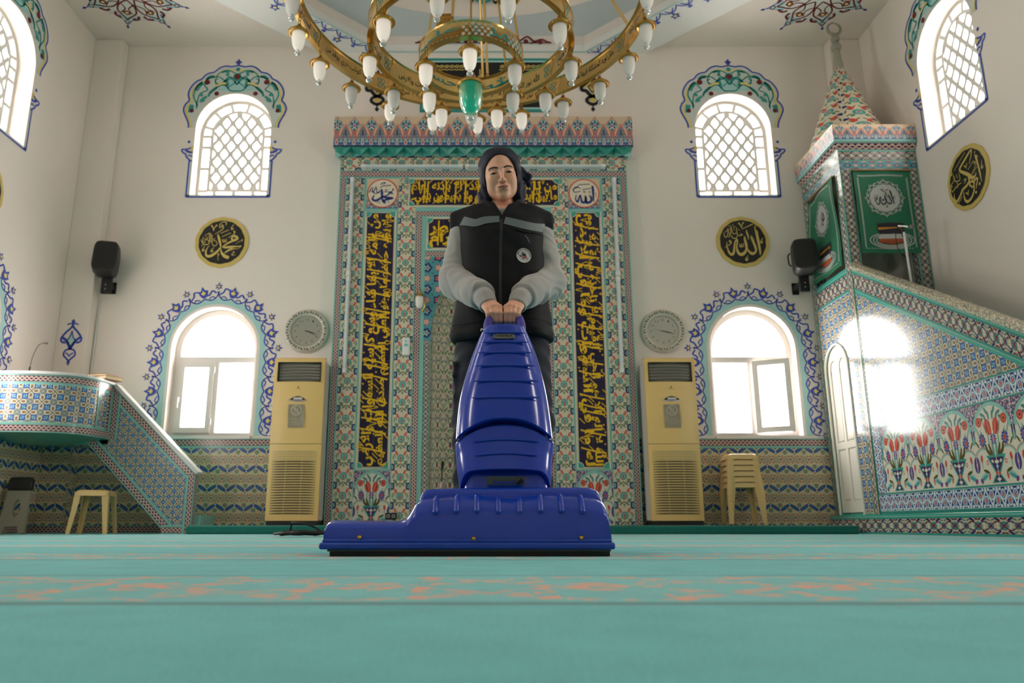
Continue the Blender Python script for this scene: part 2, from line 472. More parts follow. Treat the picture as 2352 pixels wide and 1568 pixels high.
def p_hearts(g):
    u0, v = g.uv(); u = abs(g.fract(u0)-.5)
    c = g.paint(srgb(28,54,124), abs(u - (g.sin((v-.5)*PI*1.1)*.25+.25)) < .06, srgb(200,214,216))
    for cx, cy, sg in ((0, .60, 1), (.5, .36, -1)):
        d = g.ell(u, v, cx, cy, .2, .22); 
        c = g.paint(c, d < 1, srgb(200,214,216)); c = g.paint(c, d < .74, srgb(40,64,140))
        e = abs(u-cx)*1.3 + abs(v-cy)
        c = g.paint(c, e < .15, WHITE); c = g.paint(c, e < .11, RED)
    for cx in (.22, .28):
        c = g.paint(c, g.ell(u, v, cx, .82, .07, .06) < 1, srgb(200,214,216)); c = g.paint(c, g.ell(u, v, cx, .16, .07, .06) < 1, srgb(200,214,216))
    c = g.paint(c, abs(v-.5) > .40, WHITE); c = g.paint(c, abs(v-.5) > .415, TEAL); c = g.paint(c, abs(v-.5) > .485, NAVY)
    return c
def p_vine(g):
    u0, v = g.uv(); u = g.fract(u0); w = g.sin(u*2*PI)*.2; a = abs(u-.5); b = abs(v-.5)
    c = srgb(182,170,150)
    def el(cx, cy, A, B, an, col):
        nonlocal c; c = g.paint(c, g.ell(a, b, cx, cy, A, B, an) < 1, col)
    el(0, 0, .17, .20, 0, srgb(70,128,124)); el(0, 0, .08, .09, 0, srgb(170,60,56)); el(.5, 0, .12, .16, 0, srgb(96,112,122)); el(.5, 0, .05, .06, 0, srgb(160,56,56))
    el(.25, .30, .11, .05, .5, NAVY); el(.18, .22, .06, .035, -.6, MAROON); el(.40, .28, .10, .03, -.5, srgb(60,100,96)); el(.06, .31, .08, .035, .3, MAROON); el(.33, .14, .05, .03, .9, srgb(60,110,110)); el(.25,.06,.03,.04,0,WHITE)
    for s, col in ((1, MAROON), (-1, srgb(44,50,96))): c = g.paint(c, abs(v-.5-w*s) < .028, col)
    c = g.paint(c, b > .36, DARK); c = g.paint(c, b > .375, TEAL); c = g.paint(c, b > .485, WHITE)
    return c
def p_stars(g):
    u0, v0 = g.uv(); c = srgb(74,140,150)
    for k, (ou, ov, col, pet) in enumerate(((0, 0, NAVY, LTEAL), (.5, .5, NAVY, CORAL), (.5, 0, CORAL, WHITE), (0, .5, CORAL, WHITE))):
        u = g.fract(u0+ou)-.5; v = g.fract(v0+ov)-.5; r = g.length(u, v)
        R = .2 if k < 2 else .13
        if k == 0: c = g.paint(c, r < R, col)
        an = g.m('ARCTAN2', v, u)
        c = g.paint(c, r < (g.cos(an*5.0)*.04+R), col); c = g.paint(c, r < (g.cos(an*5.0)*.04+R*.55), pet); c = g.paint(c, r < R*.25, RED)
    u = abs(g.fract(u0)-.5); v = abs(g.fract(v0)-.5)
    c = g.paint(c, g.ell(u, v, .25, .25, .06, .03, .78) < 1, srgb(40,100,80))
    return c
def p_meadow(g):
    u0, v0 = g.uv(); c = srgb(176,166,142)
    for k, (ou, ov) in enumerate(((0, 0), (.5, .43))):
        u = abs(g.fract(u0+ou)-.5); v = g.fract(v0+ov); L = []
        for a, (cx, cy, an) in enumerate(((.12,.5,.9),(.3,.15,-.8),(.22,.85,.7),(.38,.45,-.9),(.42,.1,.6),(.1,.05,-.6),(.3,.62,1.3),(.06,.75,1.2))):
            L.append((cx, cy, .14, .03, an, [GREEN, OLIVE, srgb(70,90,104), srgb(150,146,120)][(a+k) % 4]))
        L += [(.0,.3,.10,.09,0,srgb(160,70,60)),(.0,.3,.05,.12,0,srgb(50,48,80)),(.0,.36,.03,.04,0,WHITE)] if k == 0 else [(.5,.8,.10,.08,0,srgb(140,64,64)),(.5,.8,.04,.11,0,srgb(44,44,80)),(.2,.3,.05,.04,.5,srgb(170,80,60)),(.35,.75,.04,.03,0,srgb(200,196,180))]
        for cx, cy, a, b, an, col in L: c = g.paint(c, g.ell(u, v, cx, cy, a, b, an) < 1, col)
    return c
def p_marble(g):
    n = g.noise(60, 4, g.coords('Object'), .7); n2 = g.noise(90, 2, g.coords('UV'))
    c = g.paint(srgb(120,122,108), n > .5, srgb(204,194,170)); c = g.paint(c, n2 > .6, srgb(176,96,84)); return g.paint(c, n2 < .36, srgb(70,84,96))
def p_vase(g):
    u0, v = g.uv(); f = g.fract(u0)-.5; u = abs(f)            # one vase per unit, v 0..1
    W_ = srgb(208,204,188); arch = g.ell(u, v, 0, .66, .44, .32); top = (v > .66)*1.0; PUR = srgb(60,40,92)
    out = (g.mn(arch, 9.0) > 1)*top
    c = g.paint(W_, out, PUR)
    n = g.noise(30, 2, g.coords('UV')); c = g.paint(c, out*(n > .52), srgb(196,170,176)); c = g.paint(c, out*(n < .38), srgb(60,120,140))
    c = g.paint(c, (abs(arch-1.0) < .075)*top, LTEAL); c = g.paint(c, (u > .455)*(v > .56)*(v < .68), PUR); c = g.paint(c, (u > .475)*(v > .5)*(v < .62), srgb(60,120,160))
    def el(cx, cy, a, b, an, col):
        nonlocal c; c = g.paint(c, g.ell(u, v, cx, cy, a, b, an) < 1, col)
    GR = srgb(58,120,120)
    for cx, cy, an in ((.10,.90,.9),(.2,.86,.3),(.14,.81,1.2),(.24,.80,-.3),(.05,.84,1.4)): el(cx, cy, .055, .022, an, GR)
    for cx, cy, an in ((.18,.70,1.2),(.25,.60,.9),(.12,.56,1.5),(.36,.64,1.1)): el(cx, cy, .10, .010, an, srgb(40,120,110))
    el(.31, .775, .075, .062, 0, RED); el(.31, .775, .045, .035, 0, CORAL); el(.31, .775, .022, .018, 0, MAROON)
    el(.095, .70, .075, .105, -.35, RED); el(.085, .70, .018, .09, -.3, CORAL); el(.125, .69, .012, .07, -.4, srgb(150,40,40)); el(.0, .74, .028, .09, 0, W_)
    for cx, cy, R in ((.0,.545,.075),(.28,.545,.085)):
        an = g.m('ARCTAN2', v-cy, u-cx); r = g.length((u-cx)*1.15, v-cy)
        c = g.paint(c, r < (g.cos(an*11.0)*.016+R), srgb(52,54,130)); c = g.paint(c, r < R*.6, srgb(110,120,180)); c = g.paint(c, r < R*.40, RED)
    el(.5, .545, .04, .05, 0, srgb(70,140,130)); el(.42, .50, .06, .016, .8, OLIVE)
    arc = g.ell(u, v, .30, .31, .19, .13)
    c = g.paint(c, (abs(arc-1.0) < .09)*(v > .31), LTEAL); c = g.paint(c, (abs(arc-1.12) < .035)*(v > .31), RED)
    for cx, cy, an, a in ((.04,.42,1.45,.10),(.10,.41,1.1,.10),(.16,.39,.75,.09),(.20,.44,1.2,.07)): el(cx, cy, a, .026, an, OLIVE if cx > .09 else srgb(90,150,140))
    # goblet
    bw = u - (v-.15)*.8 - .045
    c = g.paint(c, (bw < .03)*(v > .14)*(v < .355), TEAL); c = g.paint(c, (bw < -.005)*(v > .16)*(v < .325), PUR)
    el(.0, .27, .05, .022, 0, W_); el(.10, .28, .03, .018, .4, W_); el(.0, .215, .03, .02, 0, srgb(150,170,200))
    c = g.paint(c, (u + (v-.02)*1.1 < .175)*(v < .125)*(v > .015), TEAL); c = g.paint(c, (u + (v-.02)*1.1 < .14)*(v < .11)*(v > .03), PUR); el(.0, .06, .05, .018, 0, W_)
    el(0, .135, .06, .022, 0, RED); el(.225, .27, .03, .03, 0, RED); el(.225, .27, .016, .016, 0, W_)
    # birds, buds and the blossom between the vases
    el(.5, .25, .075, .105, 0, srgb(60,56,130)); el(.5, .25, .04, .06, 0, srgb(120,70,110)); el(.5, .25, .015, .03, 0, LTEAL)
    el(.33, .105, .115, .042, -.35, LTEAL); el(.36, .085, .10, .02, -.35, srgb(70,140,150)); el(.28, .165, .075, .02, .25, OLIVE); el(.43, .05, .04, .03, .6, srgb(110,60,120)); el(.22, .10, .02, .05, .3, RED)
    el(.36, .32, .03, .05, .2, RED); el(.36, .25, .008, .06, 0, srgb(60,120,110))
    return g.paint(c, abs(g.fract(u0*2.0)-.5) > .490, srgb(220,218,208))
def p_muq(g): 
    n = g.noise(14, 3, g.coords('Object')); return g.paint(srgb(36,128,116), n, srgb(66,156,142))

TR = .16
T_braid = mat('braid_border_tile', rough=TR, fn=p_braid, bump=.04, bscale=25)
T_floral = mat('tulip_border_tile', rough=TR, fn=p_floral, bump=.04, bscale=25)
T_dado = mat('ogee_leaf_tile', rough=TR+.05, fn=p_dado, bump=.04, bscale=25)
T_quatre = mat('quatrefoil_tile', rough=TR, fn=p_quatre, bump=.05, bscale=22)
T_crown = mat('palmette_crest_tile', rough=.3, fn=p_crown)
T_hearts = mat('blue_heart_border_tile', rough=TR, fn=p_hearts, bump=.05, bscale=22)
T_vine = mat('vine_border_tile', rough=TR, fn=p_vine, bump=.05, bscale=22)
T_stars = mat('star_flower_tile', rough=.3, fn=p_stars)
T_meadow = mat('dense_floral_tile', rough=.35, fn=p_meadow)
T_marble = mat('speckled_moulding_tile', rough=.25, fn=p_marble)
T_vase = mat('vase_panel_tile', rough=TR, fn=p_vase, bump=.05, bscale=22)
T_muq = mat('turquoise_glazed_tile', rough=.25, fn=p_muq)
M_teal = mat('teal_glaze', LTEAL, .25, var=.1); M_tealg = mat('green_teal_glaze', srgb(60,158,142), .2, var=.08)
M_wall = mat('wall_paint', srgb(234,223,214), .55, bump=.05, bscale=35, var=.015, vscale=2)
M_ceil = mat('ceiling_paint', srgb(228,216,207), .7, var=.015, vscale=2)
M_domep = mat('dome_paint', srgb(196,200,202), .7, var=.02, vscale=2)
M_white = mat('white_plastic', srgb(226,226,224), .3); M_plaster = mat('white_plaster', srgb(228,226,222), .6, bump=.05, bscale=60)
M_pvc = mat('window_pvc', srgb(236,230,226), .25)
M_marble = mat('white_marble', srgb(214,214,212), .2, var=.06, vscale=12)
M_pblue = mat('blue_paint', srgb(52,74,172), .6, var=.1, vscale=8); M_pyel = mat('yellow_paint', srgb(226,204,120), .6); M_plb = mat('pale_blue_paint', srgb(168,208,206), .6, var=.04)
M_pteal = mat('teal_paint', srgb(46,146,140), .6); M_pred = mat('dark_red_paint', srgb(106,24,32), .6); M_pwhite = mat('pale_paint', srgb(206,210,204), .6); M_black = mat('black_paint', srgb(20,20,20), .5)
M_goldp = mat('gold_paint', srgb(206,180,100), .5, var=.06); M_cream = mat('cream_tile', srgb(222,208,184), .2)
M_navyt = mat('navy_tile', srgb(26,20,52), .18, var=.12, vscale=10); M_yel = mat('yellow_glaze', srgb(226,178,22), .3, var=.08, vscale=15); M_inkb = mat('ink_blue', srgb(44,54,120), .4)
M_redline = mat('red_glaze', srgb(206,70,54), .3)
M_gold = mat('polished_brass', srgb(216,182,116), .2, 1.0, var=.05, vscale=6); M_goldr = mat('engraved_brass', srgb(206,160,84), .3, 1.0, bump=.1, bscale=120); M_golddk = mat('aged_brass', srgb(190,146,74), .35, 1.0)
M_blk = mat('black_plastic', srgb(30,30,31), .45, bump=.05, bscale=300); M_blk2 = mat('black_rubber', srgb(18,18,19), .6)
M_beige = mat('beige_plastic', srgb(226,190,122), .3, var=.02, vscale=5); M_aci = mat('grey_casing', srgb(204,198,194), .4); M_slot = mat('dark_slot', srgb(40,36,28), .7)
M_stool = mat('stool_plastic', srgb(214,182,124), .35, var=.03, vscale=6); M_gstool = mat('grey_plastic', srgb(150,142,126), .5); M_silver = mat('silver_relief', srgb(206,202,188), .4, .15, bump=.2, bscale=90)
M_chrome = mat('chrome', (.75,.75,.75), .12, 1.0); M_paper = mat('laminated_paper', srgb(150,138,116), .35); M_paperw = mat('pale_print', srgb(196,186,166), .5)
M_vac = mat('blue_moulded_plastic', srgb(16,58,172), .2, bump=.03, bscale=60, var=.05, vscale=6, coat=.3)
M_vac2 = mat('scuffed_blue_plastic', srgb(26,64,166), .4, bump=.15, bscale=90, var=.15, vscale=30); M_vacg = mat('dark_grey_plastic', srgb(52,62,62), .45); M_vacp = mat('worn_violet_plastic', srgb(70,58,150), .35, var=.1)
M_lamp = mat('frosted_glass', srgb(214,208,202), .35, spec=.5, emit=(1,.88,.76), estr=.06); M_lampon = mat('lit_frosted_glass', srgb(214,208,202), .35, emit=(1,.86,.72), estr=.38)
M_clear = mat('clear_glass', srgb(226,228,226), .06, trans=.55); M_greeng = mat('green_crackle_glass', srgb(40,190,160), .12, trans=.55, var=.3, vscale=60, bump=.4, bscale=120, emit=srgb(30,180,140), estr=.12)
M_green = mat('green_banner_cloth', srgb(28,106,76), .75, bump=.1, bscale=400); M_bsilver = mat('silver_print', srgb(178,182,180), .6); M_bblack = mat('black_print', srgb(30,26,40), .6); M_bgold = mat('gold_print', srgb(188,132,40), .6); M_brust = mat('rust_print', srgb(160,74,44), .6)
M_dim = mat('dark_interior', srgb(60,56,50), .8)
M_book = mat('leather_cover', srgb(150,96,64), .5, var=.2, vscale=30); M_pages = mat('book_pages', srgb(222,200,160), .8)
M_kerb = mat('dark_green_carpet', srgb(16,104,92), .95, bump=.5, bscale=600, var=.15, vscale=25, sheen=.2)
M_tube = mat('tube_light_diffuser', srgb(206,214,216), .35)
def thin_glass():
    M = bpy.data.materials.new('window_glass'); M.use_nodes = True; nt = M.node_tree; nt.nodes.clear()
    o = nt.nodes.new('ShaderNodeOutputMaterial'); t = nt.nodes.new('ShaderNodeBsdfTransparent'); gl = nt.nodes.new('ShaderNodeBsdfGlossy'); gl.inputs['Roughness'].default_value = .05
    f = nt.nodes.new('ShaderNodeFresnel'); f.inputs[0].default_value = 1.3; x = nt.nodes.new('ShaderNodeMixShader')
    t.inputs[0].default_value = (.93,.95,.95,1)
    nt.links.new(f.outputs[0], x.inputs[0]); nt.links.new(t.outputs[0], x.inputs[1]); nt.links.new(gl.outputs[0], x.inputs[2]); nt.links.new(x.outputs[0], o.inputs[0]); return M
M_glass = thin_glass()
def p_carpet(g):
    x, y, z = g.xyz('Object')
    nz = g.noise(9, 4, g.coords('Object')); nf = g.noise(350, 2, g.coords('Object'))
    c = g.paint(srgb(38,152,158), nz, srgb(76,200,202)); c = g.paint(c, nf > .58, srgb(90,208,208))
    # prayer rows: floral band with a dark line, every 1.15 m
    per = 1.16; r = (y-.93)*(1/per); t = g.fract(r)*per            # metres past the dark line
    wob = g.noise(5, 3, g.coords('Object'))*.05
    u = abs(g.fract(x*(1/.34))-.5); u2 = g.fract(x*(1/.17))
    band = (t > .05)*(t < .5)
    sc = abs(u - abs(g.sin((t-.05)*14.0))*.42)
    nb = g.noise(26, 3, g.coords('Object'))
    m1 = band*(sc < .10)*(nb > .5); m2 = band*(g.ell(u, t, .0, .28, .14, .08) < 1)*(nb > .47); m3 = band*(g.ell(u, t, .5, .16, .12, .06) < 1)*(nb > .5)
    c = g.paint(c, band*.12, srgb(176,206,196))
    c = g.paint(c, m1*.8, srgb(214,160,132)); c = g.paint(c, m2*.75, srgb(226,150,112)); c = g.paint(c, m3*.12, srgb(60,112,136)); c = g.paint(c, band*(abs(u2-.5) < .09)*(nb > .52)*.8, srgb(228,150,110))
    c = g.paint(c, (t < .035)*.7, srgb(24,86,92)); c = g.paint(c, (abs(t-.53) < .012)*.5, srgb(40,110,112))
    return c
M_carpet = mat('turquoise_carpet', rough=.95, spec=.15, fn=p_carpet, bump=.6, bscale=420, sheen=.35, bdist=.004)
# ---------------------------------------------------------------- room shell
def struct(o): o['kind'] = 'structure'; return o
def arch_loop(cx, z0, w, h, n=20, grow=0, foot=0):
    """rectangle with a half-round head; total height h"""
    r = w/2 + grow; zs = z0 + h - w/2
    P = [(cx-r, z0-foot), (cx+r, z0-foot)]
    for i in range(n+1):
        a = PI*i/n; P.append((cx + r*cos(a), zs + r*sin(a)))
    return P
UW, UH = .93, 1.36            # upper opening
LW, LH = .985, 1.50           # lower opening
TK = .30
def wall_mesh(name, F, u0, u1, holes):
    mb = MB()
    plate(mb, [[(u0, -.1), (u1, -.1), (u1, ZC+.02), (u0, ZC+.02)]] + holes, F, -TK, 0)
    return struct(mb.build(name, M_wall, smooth=True, angle=25, origin=(0, 0, 0)))
def up(c): return arch_loop(c, UPZ, UW, UH)
def lo(c): return arch_loop(c, LOZ, LW, LH)
w_back = wall_mesh('wall_back', F_back, XL-TK, XR+TK, [up(-UPC), up(UPC), lo(-LOC_), lo(LOC_)])
w_left = wall_mesh('wall_left', F_left, YB, YW, [up(y) for y in SIDE_Y] + [lo(y) for y in SIDE_Y[:2]])
w_right = wall_mesh('wall_right', F_right, -YW, -YB, [up(-y) for y in SIDE_Y] + [lo(-y) for y in SIDE_Y[1:2]])
mb = MB(); mb.box(XL-TK, XR+TK, YB-.2, YB, -.1, ZC); struct(mb.build('wall_rear', M_wall))
fl = MB()
fl.box(XL-TK, XR+TK, YB-.2, YW+TK, -.1, 0)
struct(fl.build('floor', M_carpet, origin=(0, 0, 0)))
# ceiling with the octagonal dome
OY, OA = 5.46, 3.10
octg = lambda a: [(a/cos(PI/8)*cos(PI/8 + k*PI/4), OY + a/cos(PI/8)*sin(PI/8 + k*PI/4)) for k in range(8)]
mb = MB()
plate(mb, [[(XL-TK, YB-.2), (XR+TK, YB-.2), (XR+TK, YW+TK), (XL-TK, YW+TK)], octg(OA-.005)], F_ceil, -.12, 0)
ceiling = struct(mb.build('ceiling', M_ceil, origin=(0, 0, ZC)))
mb = MB(); n = 64; rows = []
def octr(a, t):   # distance from the centre to the octagon side
    q = (t + PI/8) % (PI/4) - PI/8; return a/cos(q)
def ringpts(fn): return [Vector((fn(2*PI*j/n)*cos(2*PI*j/n), OY + fn(2*PI*j/n)*sin(2*PI*j/n), 0)) for j in range(n)]
def addrow(fn, z): rows.append([p + Vector((0, 0, z)) for p in ringpts(fn)])
addrow(lambda t: octr(OA, t), ZC-.0); addrow(lambda t: octr(OA, t), ZC+.12)
addrow(lambda t: octr(OA, t)*.5+1.43, ZC+.17); addrow(lambda t: 2.86, ZC+.22); 
mb.grid(rows, closed=True, m=0)
rows2 = [rows[-1]]; rows = []
for k in range(1, 9):
    a = k/8*PI/2; addrow(lambda t: 2.86*cos(a)+.001, ZC+.22+2.5*sin(a))
mb.grid(rows2+rows, closed=True, m=1)
dome = mb.build('dome', [M_domep, M_ceil], ceiling, smooth=True, angle=30)
# beam soffit round the octagon
mb = MB(); plate(mb, [octg(OA+.58), octg(OA)], F_ceil, .0, .09)
mb.build('octagon_beam', M_plaster, ceiling)
# painted lace along the beam, and calligraphy at the dome's foot
mb = MB()
for k in range(8):
    a = octg(OA); p, q = Vector((*a[k], 0)), Vector((*a[(k+1) % 8], 0)); L = (q-p).length; d = (q-p)/L; nn = Vector((d.y, -d.x, 0))
    if (p+q)[1]/2 < 3: continue
    Fk = lambda u, v, w, p=p, d=d, nn=nn: p + d*u + nn*v + Vector((0, 0, ZC-.09-w))
    mb.rect(0, L, .01, .03, .004, Fk, m=1)
    m = int(L/.21)
    for i in range(m):
        u = (i+.5)*L/m; h = L/m/2
        mb.ribbon([(u-h, .04), (u-h*.6, .10), (u, .13), (u+h*.6, .10), (u+h, .04)], Fk, .004, 0, wid=.014)
        mb.ribbon([(u-h*.5, .05), (u, .12), (u+h*.5, .05)], Fk, .005, 0, wid=.012)
        big = i % 2 == 0; c = .20 if big else .165; r = .05 if big else .028
        mb.poly([(u, c-r*1.5), (u+r*.4, c-r*.4), (u+r*1.2, c-r*.3), (u+r*.7, c+r*.3), (u+r*.8, c+r*1.1), (u, c+r*.7), (u-r*.8, c+r*1.1), (u-r*.7, c+r*.3), (u-r*1.2, c-r*.3), (u-r*.4, c-r*.4)], Fk, .005, 0)
        if big: mb.disc(u, c, r*.45, Fk, .007, m=2, seg=8)
mb.build('painted_lace_border', [M_pblue, M_plb, M_pyel], ceiling)
mb = MB(); word = arab('وما ارسلناك الا رحمة للعالمين'); Rd = 2.80
for k in range(6):
    a0 = PI/2 + (k-2.5)*.62
    put_text(mb, word, lambda a, b: Vector((Rd*cos(a0-.27+(1-a)*.54), OY+Rd*sin(a0-.27+(1-a)*.54), ZC+.36+b*.36)) * 1, .012, 0)
    for s in (-1, 1):
        Fk = lambda u, v, w: Vector((Rd*cos(a0+.31+u/Rd), OY+Rd*sin(a0+.31+u/Rd), ZC+.54+v))
        mb.ribbon([(0, -.16), (s*.1, -.1), (s*.02, 0), (s*.11, .09), (s*.02, .17)], Fk, 0, 1, wid=.03)
    mb.disc(0, -.12, .06, Fk, 0, 1)
mb.build('dome_calligraphy', [M_black, M_pteal], ceiling)
mb = MB()   # red and blue scroll on the dome side above the prayer niche
Fr = lambda u, v, w: Vector((u, OY+OA-.012-w - max(0, v-.12)*.9, ZC+.0+v))
P = [(-.78, .0), (-.6, .02), (-.45, .06), (-.3, .10), (0, .13), (.3, .10), (.45, .06), (.6, .02), (.78, 0)]
mb.poly(P[::-1], Fr, .004, 1)
for s in (-1, 1):
    for x0, h in ((0, .12), (.22, .12), (.44, .10), (.62, .06)):
        mb.ribbon([(s*(x0-.02), .0), (s*(x0+.06), h*.7), (s*(x0+.12), h), (s*(x0+.18), h*.5), (s*(x0+.24), .01)], Fr, .008, 0, wid=.022)
        mb.disc(s*(x0+.1), h*.3, .03, Fr, .01, 0)
    mb.ribbon([(0, .012), (s*.85, .012)], Fr, .007, 0, wid=.012)
mb.build('painted_dome_scroll', [M_pred, M_plb], ceiling)

# corner pillars
mb = MB(); mb.box(XL, -4.5, YW-.15, YW, 1.03, ZC-.001); pillar = struct(mb.build('trim_1', M_wall, bevel=.006))
mb = MB(); mb.box(4.32, XR, YW-.15, YW, 1.03, ZC-.001); struct(mb.build('trim_2', M_wall, bevel=.006))
# tiled wainscot
def dado(name, segs, F, top=1.03):
    mb = MB()
    for u0, u1, w in segs:
        mb.rect(u0, u1, .085, top-.095, w, F, uv=[(u0/.21, .085/.21), (u1/.21, .085/.21), (u1/.21, (top-.095)/.21), (u0/.21, (top-.095)/.21)], m=0)
        mb.rect(u0, u1, top-.095, top, w, F, uv=[(u0/.09, 0), (u1/.09, 0), (u1/.09, 1), (u0/.09, 1)], m=1)
        mb.rect(u0, u1, .0, .085, w, F, uv=[(u0/.09, 0), (u1/.09, 0), (u1/.09, 1), (u0/.09, 1)], m=1)
        mb.rect(u0, u1, top-.108, top-.095, w+.001, F, m=2)
        mb.add([F(u0, top, w), F(u1, top, w), F(u1, top, 0), F(u0, top, 0)], [[0, 1, 2, 3]], None, 2)
        for u in (u0, u1): mb.add([F(u, 0, 0), F(u, 0, w), F(u, top, w), F(u, top, 0)], [[0, 1, 2, 3]], None, 2)
    return struct(mb.build(name, [T_dado, T_braid, M_teal]))
dado('baseboard_back', [(-4.5, -1.72, .012), (1.72, 4.0, .012)], F_back)
dado('baseboard_left', [(YB, YW, .012)], F_left)
dado('baseboard_pillar', [(XL+.012, -4.5, .152)], F_back)
mb = MB(); u = -4.5
mb.rect(YW-.152, YW, 0, .93, 0, lambda a, b, w: Vector((-4.499+w, a, b)), uv=[(0, .085/.21), (.7, .085/.21), (.7, 4.43), (0, 4.43)]); struct(mb.build('trim_3', T_dado))

# ---------------------------------------------------------------- windows
def lattice_window(idx, F, c):
    """plaster lattice with a ring of blocks and a diamond net"""
    w0, w1 = -.24, -.19; cz = UPZ; W_, H_ = UW, UH
    out = lambda g: arch_loop(c, cz-g, W_, H_+g, grow=g)
    mb = MB()
    ring = lambda g0, g1, d=(w0, w1): plate(mb, [arch_loop(c, cz-g0, W_+2*g0, H_+2*g0), arch_loop(c, cz-g1, W_+2*g1, H_+2*g1)], F, *d)
    ring(0, -.035); ring(-.125, -.160)
    r0, r1 = W_/2-.03, W_/2-.13; zs = cz + H_ - W_/2
    def bar(p, q, t=.040):
        dx, dz = q[0]-p[0], q[1]-p[1]; l = math.hypot(dx, dz); nx, nz = -dz/l*t/2, dx/l*t/2
        mb.prism([(p[0]+nx, p[1]+nz), (p[0]-nx, p[1]-nz), (q[0]-nx, q[1]-nz), (q[0]+nx, q[1]+nz)][::-1], w0+.003, w1-.003, F)
    for k in range(6):
        a = PI*(k+.5)/6 if k else None
    for k in range(1, 7):
        a = PI*(k-.5)/6; 
        if k in (1, 6): pass
        bar((c+r0*cos(a), zs+r0*sin(a)), (c+r1*cos(a), zs+r1*sin(a)))
    for s in (-1, 1):
        for z in (zs-.02, zs-.17, zs-.46, zs-.76):
            bar((c+s*r0, z), (c+s*r1, z))
    for u in (-.2, .0, .2): bar((c+u*1.2, cz+.03), (c+u*1.2, cz+.13))
    # diamond net inside the inner arch
    ri = W_/2-.15
    def inside(x, z):
        x -= c
        if z < cz+.145: return False
        if z <= zs: return abs(x) < ri
        return x*x + (z-zs)**2 < ri*ri
    dx, dz = .158, .214
    for s in (-1, 1):
        for k in range(-8, 9):
            pts = []
            for i in range(-40, 140):
                t = i*.02; x = c + s*(t*dx/dz*1.0) + k*dx; z = cz + .10 + t
                if inside(x, z): pts.append((x, z))
            if len(pts) > 1: bar(pts[0], pts[-1], .038)
    for i in range(-8, 9):
        for j in range(0, 20):
            x = c + i*dx/2; z = cz + .10 + j*dz/2
            if (i+j) % 2 == 0 and inside(x, z):
                mb.prism([(x+.036*cos(a*PI/4), z+.036*sin(a*PI/4)) for a in range(8)], w0+.002, w1-.002, F)
    o = struct(mb.build('window_%d' % idx, M_plaster, smooth=True, angle=30))
    g = MB(); vs, fs = fill2d([arch_loop(c, cz-.01, W_+.02, H_+.02)]); g.add([F(p[0], p[1], -.262) for p in vs], fs)
    g.build('window_pane', M_glass, o)
    return o
def frame_ring(mb, loop_out, loop_in, F, w0, w1, m=0): plate(mb, [loop_out, loop_in], F, w0, w1, m)
def rectl(u0, u1, z0, z1): return [(u0, z0), (u1, z0), (u1, z1), (u0, z1)]
def lower_window(idx, F, c, opened=False, detail=True):
    z0 = LOZ; w, h = LW, LH; zt = z0 + .90     # transom
    mb = MB(); w0, w1 = -.22, -.14
    plate(mb, [arch_loop(c, z0, w, h), arch_loop(c, zt+.035, w-.13, h-.90-.035-.065), rectl(c-w/2+.065, c-.03, z0+.05, zt-.035), rectl(c+.03, c+w/2-.065, z0+.05, zt-.035)], F, w0, w1)
    mb.prism(rectl(c-w/2, c+w/2, z0-.035, z0), -TK+.02, .03, F)
    o = struct(mb.build('window_%d' % idx, M_pvc, smooth=True, angle=30))
    g = MB(); vs, fs = fill2d([arch_loop(c, zt+.03, w-.12, h-.93-.06)]); g.add([F(p[0], p[1], -.18) for p in vs], fs)
    g.build('fanlight_pane', M_glass, o)
    for s in (-1, 1):
        a, b = (c-w/2+.06, c-.025) if s < 0 else (c+.025, c+w/2-.06)
        if s > 0 and opened:
            # casement swung into the room about the middle post
            an = math.radians(27)
            Fs = lambda u, v, q, pv=a: F(pv + (u-pv)*cos(an) - q*sin(an), v, -.12 + (u-pv)*sin(an) + q*cos(an))
            sm = MB(); plate(sm, [rectl(a, b, z0+.045, zt-.03), rectl(a+.06, b-.06, z0+.105, zt-.09)], Fs, 0, .05)
            so = sm.build('casement', M_pvc, o, smooth=True, angle=30)
            g = MB(); g.rect(a+.055, b-.055, z0+.1, zt-.085, .025, Fs); g.build('casement_pane', M_glass, so)
        else:
            d = .055 if s < 0 else .0
            if s < 0 and not opened:
                sm = MB(); plate(sm, [rectl(a, b, z0+.045, zt-.03), rectl(a+d+.02, b-d, z0+.11, zt-.095)], F, -.145, -.115)
                so = sm.build('casement', M_pvc, o, smooth=True, angle=30)
                hb = MB(); hb.prism(rectl(a+.02, a+.045, z0+.40, z0+.46), -.115, -.09, F); hb.prism(rectl(a+.026, a+.04, z0+.33, z0+.45), -.09, -.075, F)
                hb.build('window_handle', M_white, so)
                for z in (z0+.14, zt-.16): 
                    hb = MB(); hb.prism(rectl(b-.004, b+.018, z, z+.07), -.115, -.095, F); hb.build('window_hinge', M_white, so)
            g = MB(); g.rect(a+.01, b-.005, z0+.05, zt-.04, -.17, F); g.build('window_pane', M_glass, o)
    return o
wi = 1
for c in (-UPC, UPC): lattice_window(wi, F_back, c); wi += 1
lower_window(wi, F_back, -LOC_); wi += 1
lower_window(wi, F_back, LOC_, opened=True); wi += 1
for y in SIDE_Y:
    if y > 3: lattice_window(wi, F_left, y); wi += 1; lattice_window(wi, F_right, -y); wi += 1
    if y > 6: lower_window(wi, F_left, y); wi += 1

